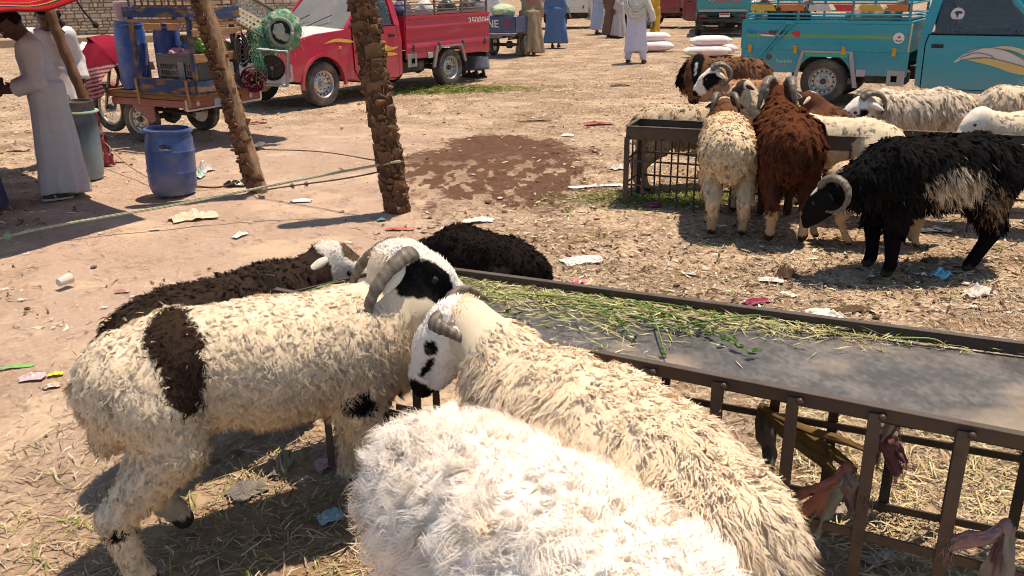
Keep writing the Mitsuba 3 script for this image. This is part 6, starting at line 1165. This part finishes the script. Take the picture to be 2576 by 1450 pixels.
def build_people():
    R = math.radians
    W = lambda px, py: ground_at(px, py)
    person('slim man in a pale grey robe, head bowed over his hands, under the awning', (-4.10, 7.74, 0), R(208), 1.66, robe=(.43, .41, .42), skin=(.075, .038, .024), lean=.17, nod=.62, arms=[((.06, .27, 1.09), (.27, .12, 1.02), (.8, -.35, .1), .8), ((.06, -.27, 1.09), (.27, -.10, 1.01), (.8, .4, .1), .8)],
           feet=[(.06, .10), (-.06, -.09)], hem=.05, sandal=(.45, .40, .34), robe_r=(.195, .265), h=.0145, seed=5, fold=.026)
    tag(obj('dark_pouch', lump((-4.43, 7.55, 1.02), (.075, .06, .085), 17, 4, .4), lambda v: np.asarray((.045, .05, .04)) * (.5 + meshkit.noise(v * 40, 3)[:, None]), 'matte', smooth=True), 'dark crumpled pouch held in the hands of the man in pale grey', 'pouch')
    person('man in a white robe and dark scarf standing behind the bowed man', (-4.83, 9.35, 0), R(-60), 1.66, robe=(.66, .63, .68), skin=(.10, .055, .035), hem=.10, seed=6, robe_r=(.22, .34), fold=.048, lean=.18, nod=.3, scarf=[('scarf', [(.13, .12, 1.52), (.02, .16, 1.50), (-.12, .12, 1.42), (-.16, .0, 1.30), (-.17, -.05, 1.12)], .13, (.025, .025, .035))])
    person('person in a dark purple robe, cut off by the left edge of the frame', (-4.68, 7.28, 0), R(30), 1.70, robe=(.085, .070, .13), skin=(.10, .055, .035), hem=.04, seed=7, robe_r=(.22, .33))
    g = 'robed people standing among the trucks'
    kw = dict(h=.03, group=g)
    person('man in an olive tan robe reaching one arm to the blue tricycle', W(1333, 139), R(95), 1.78, robe=(.30, .245, .165), skin=(.10, .055, .035), arms=[((-.05, .50, 1.42), (.12, .78, 1.46), (.3, 1, 0), .3), ((.0, -.27, 1.12), (.05, -.29, .86), (.1, 0, -1), .5)], hem=.07, robe_r=(.25, .36), seed=8, fold=.065, sandal=(.35, .34, .36), scarf=[('head_cloth', [(-.10, .10, 1.66), (-.13, .03, 1.52), (-.18, -.03, 1.38), (-.19, -.05, 1.22)], .07, (.50, .16, .18))], **kw)
    person('man in a steel-blue robe walking away, right of the olive tan robe', W(1397, 120), R(80), 1.76, robe=(.10, .17, .33), skin=(.09, .05, .03), hem=.13, seed=9, robe_r=(.23, .36), fold=.06, feet=[(.0, .08), (.12, -.08)], **kw)
    person('person in a light blue robe with folded arms, far off by the white pickup', W(1503, 86), R(20), 1.70, robe=(.34, .42, .55), skin=(.09, .05, .03), arms=[((.05, .27, 1.14), (.25, .1, 1.12), (.6, -.8, 0), .5), ((.05, -.27, 1.14), (.26, -.12, 1.05), (.6, .8, 0), .5)], hem=.16, seed=10, fold=.048, **kw)
    person('person in a brown robe standing close beside the light blue one', W(1535, 94), R(40), 1.72, robe=(.17, .105, .075), skin=(.09, .05, .03), hem=.08, seed=11, fold=.048, **kw)
    person('person in a pale grey robe standing right of the brown robe', W(1556, 95), R(150), 1.72, robe=(.42, .39, .41), skin=(.09, .05, .03), hem=.05, seed=12, fold=.048, **kw)
    person('man in white with a draped shawl, seen from behind, beside the flour sacks', W(1598, 158), R(62), 1.74, robe=lambda v: np.where(v[:, 2:3] > .93, (.62, .59, .55), (.58, .58, .72)), skin=(.09, .05, .03), hem=.24, seed=13, robe_r=(.20, .255), fold=.048, feet=[(-.02, .17), (.08, -.17)], trousers=(.60, .60, .68), sandal=(.04, .03, .03), arms=[((.10, .28, 1.15), (.22, .20, 1.0), (.6, -.4, -.4), .5), ((.02, -.33, 1.12), (.12, -.36, .88), (.1, 0, -1), .6)],
           scarf=[('shawl', [(.0, .20, 1.40), (-.17, .16, 1.22), (-.22, .02, 1.02), (-.16, -.16, 1.05), (.02, -.22, 1.20)], .09, (.60, .57, .52)), ('shawl_fold', [(.03, .18, 1.46), (-.13, .14, 1.36), (-.18, .02, 1.20), (-.13, -.12, 1.22), (.02, -.18, 1.38)], .06, (.62, .59, .54))], **kw)
    person('child in a mustard yellow robe, hand raised, beside the dark red pickup', W(1648, 94), R(170), 1.50, robe=(.56, .33, .05), skin=(.10, .055, .035), arms=[((.10, .22, 1.20), (.20, .12, 1.42), (.1, -.1, 1), .5), ((.03, -.26, 1.12), (.10, -.26, .90), (.1, 0, -1), .5)], hem=.10, seed=14, fold=.048, robe_r=(.18, .25), **kw)
    person('person in a slate grey robe standing behind the rear wheel of the red truck', W(1203, 200) + np.array([.0, .45, 0]), R(150), 1.70, robe=(.16, .19, .24), skin=(.06, .035, .025), hem=.16, seed=15, fold=.048, **kw)
    person('person in a black robe beside the slate grey one, behind the red truck', W(1190, 198) + np.array([-.05, .55, 0]), R(150), 1.70, robe=(.018, .018, .022), skin=(.06, .035, .025), hem=.12, seed=16, fold=.048, **kw)


build_people()


# ------------------------------------------------------------------ sacks, tricycle, litter
def sack(label, loc, yaw, L=.95, Wd=.52, Hh=.24, col=(.76, .72, .70), tilt=0, seed=1, group=None):
    n, m = 40, 28; u = np.linspace(-1, 1, n); a = np.linspace(0, 2 * np.pi, m + 1)[:-1]; prof = (1 - np.abs(u)**3.2)**.55; ex = np.clip((np.abs(u) - .86) / .14, 0, 1)
    w = Wd / 2 * np.maximum(prof, .0) * (1 - .0 * ex) + Wd * .20 * ex; hh = Hh / 2 * np.maximum(prof, .06)
    V = np.stack([np.repeat((u * L / 2)[:, None], m, 1), w[:, None] * np.cos(a) * np.abs(np.cos(a))**-.15, hh[:, None] * np.sin(a)], -1); V[..., 2] += .014 * (meshkit.fbm(np.stack([V[..., 0] * 9, V[..., 1] * 9, V[..., 0] * 0 + seed], -1), 3, seed) - .5) + Hh / 2 - .0
    V = np.concatenate([V, V[:, :1]], 1); T = mat4(loc, rotz(yaw) @ roty(tilt)); k = thing('grain_sack', label, 'sack', group)
    c = np.asarray(col); obj('bag', sheet(V), lambda v: c * (1 + .12 * (meshkit.fbm(v * 12, 3, 2)[:, None] - .5)) * np.where(np.abs(np.abs(v[:, 1:2]) - Wd * .47) < .022, (1, .80, .81), (1, 1, 1)), 'matte', k, T, smooth=True, jit=.03)
    for s in (1, -1): obj('seam', beam((s * L / 2 * .995, -Wd * .17, Hh / 2), (s * L / 2 * .995, Wd * .17, Hh / 2), .012, .012), c * (.95, .8, .8), 'matte', k, T)


def rag(name, label, cat, loc, size, col, seed=1, yaw=0.0, mat='matte', amp=.35, lift=.0, aspect=.6, n=16):
    """A crumpled piece of cloth, paper or film lying on the ground."""
    r = np.random.default_rng(seed); u, v = np.meshgrid(np.linspace(-1, 1, n), np.linspace(-1, 1, n), indexing='ij'); q = np.stack([u * 1.4, v * 1.4, u * 0 + seed * 1.7], -1)
    edge = 1 - .30 * meshkit.fbm(q * 1.3, 3, seed + 5); rad = np.sqrt(u * u + v * v); x = u * edge * (1 - .25 * np.maximum(rad - 1, 0)); y = v * edge * aspect
    nz = meshkit.fbm(q * 1.5, 4, seed); rid = np.abs(nz - .5) * 2; z = size * amp * np.clip(1.1 - rad * .85, 0.04, 1) * (.25 + 1.4 * rid); x = x + .25 * (meshkit.fbm(q, 3, seed + 1) - .5); y = y + .25 * (meshkit.fbm(q, 3, seed + 2) - .5)
    g = np.stack([x * size / 2, y * size / 2, z + .006], -1); c = np.asarray(col)
    loc = np.array(loc, float); loc[2] += float(ground_z(loc[0], loc[1])) - .015 + lift
    tag(obj(name, sheet(g, .002), (lambda p: c * (.85 + .3 * meshkit.fbm(p * 50, 2, seed)[:, None])) if c.ndim == 1 else col, mat, None, mat4(loc, yaw=yaw), smooth=True, jit=0), label, cat)


def build_small_things():
    G = ground_at; R = math.radians
    # sacks
    q = G(1640, 130); sack('white grain sack lying under another, beside the man in the shawl', q, R(-4), 1.15, .55, .27, seed=2); sack('white grain sack on top of the other, behind the man in the shawl', q + np.array([.08, .12, .24]), R(10), .85, .5, .25, seed=3)
    q = G(1778, 143); sack('white grain sack at the bottom of the stack near the turquoise truck', q, R(4), 1.18, .55, .27, (.74, .69, .68), seed=4); sack('white grain sack on top of the stack near the turquoise truck', q + np.array([.10, .12, .245]), R(8), 1.05, .52, .25, (.74, .69, .68), seed=5); sack('white grain sack poking out behind the stack near the turquoise truck', q + np.array([.42, .50, .0]), R(12), .9, .5, .27, (.74, .67, .66), seed=6)
    # blue tricycle
    tail = G(1262, 150); yaw = R(66); T = mat4(tail + np.array([.20, 1.2, 0]), yaw=yaw); t = thing('cargo_tricycle', 'blue cargo tricycle seen from behind with white letters on its tailgate', 'cart'); BL = (.02, .035, .12)
    for s in (1, -1): wheel(t, T @ mat4((0, s * .46, .27)) @ (np.eye(4) if s > 0 else mat4(R=rotz(math.pi))), .27, .14, (.40, .36, .31), holes=6)
    obj('box', [cbox(1.5, .03, .38, (.0, s * .50, .80)) for s in (1, -1)] + [cbox(1.5, 1.0, .04, (.0, 0, .62))], BL, 'paint', t, T); obj('tailgate', cbox(.03, 1.0, .38, (-.765, 0, .80)), BL, 'paint', t, T); obj('bumper', [cbox(.05, 1.0, .06, (-.78, 0, .56)), cbox(.03, .5, .05, (-.79, .1, .50))], (.16, .15, .17), 'satin', t, T)
    text_on('rear', 'PNE', .17, -.783, .74, .40, T, (.60, .60, .62), t); text_on('rear', 'A', .17, -.783, .74, -.22, T, (.35, .03, .04), t)
    obj('frame', [beam((-.6, s * .25, .45), (1.6, s * .2, .45), .05, .06) for s in (1, -1)] + [tube([(0, -.45, .27), (0, .45, .27)], .04, 8), lathe([(0, -.08), (.09, -.06), (.09, .06), (0, .08)], 14, (0, 0, .27), rotx(1.57)), cbox(.4, .3, .3, (.95, 0, .45), None, .05)], (.03, .028, .027), 'rubber', t, T)
    a = np.linspace(0, 6.283, 33); fw = obj('front_wheel', tube(np.stack([1.95 + .26 * np.cos(a), 0 * a, .30 + .26 * np.sin(a)], 1), .045, 8), (.03, .028, .026), 'rubber', t, T, smooth=True); obj('rim', lathe([(0, -.02), (.22, -.02), (.22, .02), (0, .02)], 24, (1.95, 0, .30), rotx(1.57)), (.25, .22, .2), 'metal', fw, T)
    obj('fork', [tube([(1.95, s * .08, .30), (1.7, s * .08, .98)], .022, 8) for s in (1, -1)] + [tube([(1.62, -.38, 1.05), (1.7, 0, 1.0), (1.62, .38, 1.05)], .015, 8)], (.25, .24, .23), 'metal', t, T); obj('saddle', cbox(.5, .32, .12, (1.0, 0, .78), None, .04), (.03, .03, .03), 'plastic', t, T); obj('saddle_post', beam((1.0, 0, .45), (1.0, 0, .75), .12, .12), (.05, .05, .06), 'satin', t, T)
    for s in (1, -1): obj('corner_post', beam((.78, s * .48, .8), (.78, s * .48, 1.25), .03, .03), (.05, .05, .06), 'satin', t, T)
    k = thing('grain_sack', 'white sack standing upright between the red truck and the blue tricycle', 'sack'); obj('bag', relax(lump((0, 0, 0), (.20, .17, .42), 3, 4, .10), 1), (.74, .72, .70), 'matte', k, mat4(G(1243, 52, .80) + np.array([0, 0, .40])), smooth=True); obj('tied_end', lathe([(0, 0), (.05, .02), (.03, .07), (.06, .13), (0, .12)], 14), (.7, .68, .64), 'matte', k, mat4(G(1243, 52, .80) + np.array([.02, 0, .80])))
    k = thing('grain_sack', 'pale green sack lying on the load of the blue tricycle', 'sack'); obj('bag', relax(lump((0, 0, 0), (.42, .28, .17), 4, 4, .10), 1), (.42, .50, .36), 'matte', k, T @ mat4((-.35, 0, 1.12)), smooth=True); obj('tied_end', lathe([(0, 0), (.05, .02), (.03, .07), (.06, .13), (0, .12)], 14, R=roty(-1.4)), (.4, .46, .33), 'matte', k, T @ mat4((-.70, .1, 1.12)))
    k = thing('grain_sack', 'grey sack under the pale green one in the blue tricycle box', 'sack'); obj('bag', relax(lump((0, 0, 0), (.55, .36, .20), 6, 4, .10), 1), (.36, .33, .31), 'matte', k, T @ mat4((-.1, 0, .84)), smooth=True); obj('tied_end', lathe([(0, 0), (.05, .02), (.03, .07), (.06, .13), (0, .12)], 14, R=roty(-1.4)), (.34, .31, .29), 'matte', k, T @ mat4((-.55, .1, .90)))
    # bags, cups and scraps
    WH = (.70, .66, .62)
    for nm, lb, ct, px, sz, col, sd, yw, mt, am, asp in (
        ('plastic_bag', 'black plastic bag lying at the foot of the split post', 'bag', (590, 466), .30, (.012, .012, .014), 1, .1, 'film_plastic', .42, .5), ('plastic_bag', 'grey translucent plastic bag slumped beside the blue barrel', 'bag', (513, 425), .26, (.45, .43, .41), 2, 1.2, 'film_plastic', .75, .9), ('plastic_bag', 'mint green plastic bag between the blue barrel and the grey bag', 'bag', (498, 440), .20, (.36, .58, .48), 3, 1.5, 'film_plastic', .85, .8),
        ('plastic_sheet', 'crumpled clear plastic sheet lying under the stretched rope', 'plastic sheet', (487, 545), .52, (.62, .50, .38), 4, .5, 'film_plastic', .24, .6), ('paper_scrap', 'white crumpled rag lying left of the scaly post shadow', 'rag', (603, 592), .20, WH, 5, 1.1, 'matte', .25, .4), ('paper_scrap', 'flat white rag between the two palm posts', 'rag', (758, 504), .26, WH, 6, .1, 'matte', .18, .5),
        ('cloth_scrap', 'long white torn cloth on the straw beyond the black lying sheep', 'rag', (1205, 553), .36, WH, 7, .1, 'matte', .16, .4), ('cloth_scrap', 'red and white string of cloth near the foot of the scaly post', 'rag', (1005, 573), .32, (.55, .16, .13), 8, -.1, 'matte', .10, .2), ('cloth_scrap', 'teal blue cloth scrap beside the foot of the scaly post', 'rag', (960, 551), .11, (.10, .22, .26), 9, .3, 'matte', .3, .6),
        ('cloth_scrap', 'white looped cloth lying on the straw beyond the near trough', 'rag', (1462, 652), .42, WH, 10, .3, 'matte', .13, .55), ('wrapper', 'small red and white wrapper just beyond the near trough', 'wrapper', (1456, 712), .14, (.60, .20, .22), 11, .5, 'film_plastic', .4, .7), ('cloth_scrap', 'white cloth strip on the straw in front of the cream sheep group', 'rag', (1940, 705), .22, WH, 12, -.3, 'matte', .2, .4), ('paper_scrap', 'white scrap of paper below the white cloth strip', 'paper', (1985, 738), .15, WH, 13, -1.0, 'matte', .16, .5),
        ('cloth_scrap', 'maroon patterned cloth scrap near the trough rim', 'rag', (1905, 757), .26, (.24, .05, .09), 14, .4, 'matte', .25, .35), ('plastic_bag', 'crumpled white bag lying against the trough rim', 'bag', (2075, 785), .28, WH, 15, -.5, 'film_plastic', .3, .55), ('plastic_bag', 'sky blue plastic bag at the hind feet of the black sheep', 'bag', (2368, 692), .20, (.16, .48, .66), 16, .7, 'film_plastic', .55, .7), ('cloth_scrap', 'grey white fluffy cloth at the right edge on the straw', 'rag', (2462, 735), .26, (.60, .57, .54), 17, .2, 'matte', .4, .6),
        ('cloth_scrap', 'pale torn cloth lying on the straw behind the black sheep', 'rag', (2350, 582), .34, (.62, .55, .47), 18, -.1, 'matte', .15, .3), ('cloth_scrap', 'magenta cloth scrap in front of the empty trough frame', 'rag', (1638, 518), .24, (.32, .03, .19), 19, -.2, 'matte', .25, .35), ('cloth_scrap', 'red cloth and paper scraps lying right of the wet patch', 'rag', (1508, 312), .55, (.38, .13, .13), 20, .05, 'matte', .14, .25), ('paper_scrap', 'white paper lump on the straw at the edge of the wet patch', 'paper', (1428, 340), .22, WH, 21, 0, 'matte', .3, .5),
        ('paper_scrap', 'grey white paper scrap left of the empty trough frame', 'paper', (1557, 423), .26, (.55, .53, .54), 22, .4, 'matte', .3, .6), ('cloth_scrap', 'thin white strips of plastic in front of the trough frame', 'plastic', (1500, 465), .75, WH, 23, .15, 'film_plastic', .05, .16), ('paper_scrap', 'small white scrap in front of the foreground straw', 'paper', (1735, 683), .12, WH, 24, -.4, 'matte', .3, .4), ('wrapper', 'yellow wrapper lying on the earth at the left edge', 'wrapper', (138, 936), .10, (.72, .58, .03), 25, .3, 'film_plastic', .2, .5),
        ('wrapper', 'clear plastic wrapper with red print at the left edge', 'wrapper', (80, 944), .16, (.50, .38, .42), 26, .3, 'film_plastic', .22, .7), ('wrapper', 'brown plastic wrapper beside the yellow one', 'wrapper', (128, 962), .11, (.45, .33, .25), 27, .5, 'film_plastic', .3, .7), ('plastic_bag', 'white and blue bag half hidden behind the patched ram', 'bag', (195, 945), .13, (.55, .60, .68), 28, 1.2, 'film_plastic', .4, .7), ('wrapper', 'red and white wrapper on the bare earth left of the dark brown sheep', 'wrapper', (305, 726), .12, (.48, .22, .20), 29, .2, 'film_plastic', .25, .4),
        ('green_leaf', 'flat green strip lying on the earth at the left edge', 'leaf', (32, 916), .28, (.20, .42, .13), 30, .12, 'film_plastic', .03, .18), ('cloth_scrap', 'grey cloth lying under the patched ram', 'rag', (620, 1225), .20, (.18, .165, .17), 31, .8, 'matte', .3, .8), ('cloth_scrap', 'olive grey cloth strip hanging from the trough beside the ram chest', 'rag', (715, 1170), .24, (.26, .24, .20), 32, 1.4, 'matte', .6, .35), ('cloth_scrap', 'pink flowered cloth scrap under the patched ram', 'rag', (820, 1165), .13, (.50, .30, .40), 33, .5, 'matte', .5, .8), ('plastic_bag', 'pale blue plastic scrap under the patched ram', 'bag', (830, 1290), .13, (.25, .45, .55), 34, .5, 'film_plastic', .4, .8),
        ('stone', 'pale flat stone beside the slim pole', 'stone', (300, 405), .16, (.42, .30, .22), 35, .2, 'matte', .5, .6), ('stone', 'pale block of stone behind the bowed man', 'stone', (45, 375), .34, (.46, .34, .27), 36, .2, 'matte', .45, .6), ('paper_scrap', 'white card lying in the awning shadow', 'paper', (388, 574), .10, WH, 37, .3, 'matte', .03, .5), ('paper_scrap', 'thin white strip in the middle of the awning shadow', 'paper', (180, 537), .12, WH, 38, -.2, 'matte', .04, .3), ('paper_scrap', 'white speck of paper on the earth above the dark brown sheep', 'paper', (261, 769), .05, WH, 39, .2, 'matte', .2, .6),
        ('cloth_scrap', 'dirty white cloth scrap on the ground under the near trough', 'rag', (2215, 1395), .16, (.42, .39, .35), 51, .4, 'matte', .35, .5), ('cloth_scrap', 'torn pale rag in the straw under the near trough', 'rag', (2130, 1265), .24, (.36, .31, .27), 52, .9, 'matte', .4, .5), ('dung_clod', 'dark clod of dung near the trough rim', 'dung', (1975, 692), .18, (.10, .065, .045), 40, .2, 'matte', .7, .8), ('dark_straw_tuft', 'dark matted straw tuft beyond the trough rim', 'straw', (2145, 772), .34, (.12, .085, .05), 41, .1, 'matte', .2, .35), ('stick', 'flat brown stick on the straw in front of the black sheep', 'stick', (2240, 690), .40, (.36, .25, .15), 42, -.05, 'matte', .04, .10), ('stick', 'dark curved stick on the ground above the wet patch', 'stick', (1345, 302), .62, (.13, .085, .05), 43, .1, 'matte', .06, .10), ('dark_cloth', 'dark cloth scrap on the ground between the wet patch and the white sacks', 'rag', (1560, 214), .5, (.07, .05, .04), 44, .05, 'matte', .12, .2),
        ('plastic_bag', 'yellow plastic bag lying at the foot of the far stone wall', 'bag', (187, 113), .5, (.52, .38, .14), 45, .1, 'film_plastic', .5, .6), ('white_tarpaulin', 'white tarpaulin heap lying behind the red blanket', 'tarpaulin', (245, 128), 1.9, (.72, .72, .74), 46, .3, 'film_plastic', .35, .6), ('bowl_rag', 'dark cloth strip lying on the ground under the cart', 'rag', (645, 310), .40, (.16, .06, .05), 47, .1, 'matte', .12, .25)):
        rag(nm, lb, ct, G(*px), sz * .85, col, sd, yw, mt, am, 0, asp)
    c = thing('paper_cup', 'white paper cup lying on its side on the bare earth', 'cup'); T = mat4(G(165, 718) + np.array([0, 0, .034]), rotz(1.15) @ roty(1.50)); obj('cup', lathe([(0, 0), (.026, 0), (.035, .088), (.037, .09), (.034, .088), (.025, .003), (0, .003)], 24, (0, 0, -.045)), (.66, .60, .54), 'matte', c, T, jit=.15); obj('base', lathe([(0, -.001), (.0255, -.001), (.0255, .002), (0, .002)], 24, (0, 0, -.0455)), (.62, .60, .58), 'matte', c, T)
    p = thing('tin_plate', 'tin plate lying on the ground in the shade behind the split post', 'plate'); obj('dish', lathe([(0, .0), (.13, .0), (.16, .02), (.20, .028), (.20, .032), (.155, .026), (.125, .006), (0, .006)], 32), (.42, .40, .38), 'metal', p, mat4(G(625, 372) + np.array([0, 0, .01])), smooth=30)
    # extra thin scraps in the straw, too small to tell apart
    rng = np.random.default_rng(44); n = 420; y = np.exp(rng.uniform(np.log(3.0), np.log(20), n)); x = rng.uniform(-.62, .62, n) * y; k = rng.random(n) < .35 + .65 * (x > -.1 * y); x, y = x[k], y[k]; n = len(x)
    V, F, C = [], [], []
    for i in range(n):
        m = lump((x[i], y[i], ground_z(x[i:i + 1], y[i:i + 1])[0] - .008), np.array((.018, .014, .006)) * rng.uniform(.4, 1.6), i, 1, .5); V.append(np.array(m.vertices)); F.append(m.faces + 42 * i); C.append(np.tile(np.asarray([(.66, .62, .57), (.12, .08, .05), (.5, .4, .3), (.10, .07, .05), (.2, .13, .09)][rng.integers(0, 5)]), (42, 1)))
    obj('litter_specks', (np.vstack(V), np.vstack(F)), np.vstack(C), 'matte', smooth=False, jit=0, label='specks of paper, dung and grit strewn over the yard', kind='stuff')
    # the hay drift under and in front of the red truck
    n = 4200; q = G(1120, 225); P = np.stack([rng.normal(0, 1.0, n) - .35, rng.normal(0, .30, n), 0 * rng.random(n)], 1) + np.array([q[0], q[1], 0]); P[:, 2] = ground_z(P[:, 0], P[:, 1]) - .015 + .05 * rng.random(n) * np.exp(-((P[:, 0] - q[0]) / .9)**2)
    V, F, I, W = strands(P, rng.normal(0, 1, (n, 3)) * (1, 1, .25), rng.uniform(.06, .18, n), .006, rng, 2, 0, 1, .2); obj('green_hay', (V, F), (np.asarray([(.15, .20, .05), (.30, .32, .10), (.42, .38, .16), (.10, .13, .04)])[rng.integers(0, 4, n)])[I], 'matte', smooth=False, jit=0, label='green hay strewn on the ground in front of the red truck rear wheel', kind='stuff')
    n = 2600; q = G(1640, 505); P = np.stack([rng.normal(.2, .5, n), rng.normal(.12, .18, n), 0 * rng.random(n)], 1) + np.array([q[0], q[1], 0]); P[:, 2] = ground_z(P[:, 0], P[:, 1]) - .012 + .02 * rng.random(n)
    V, F, I, W = strands(P, rng.normal(0, 1, (n, 3)) * (1, 1, .25), rng.uniform(.05, .14, n), .003, rng, 2, 0, 1, .2); obj('green_hay', (V, F), (np.asarray([(.14, .20, .05), (.26, .30, .09), (.42, .38, .18), (.08, .12, .04)])[rng.integers(0, 4, n)])[I], 'matte', smooth=False, jit=0, label='green hay strewn under the empty trough frame', kind='stuff')


build_small_things()
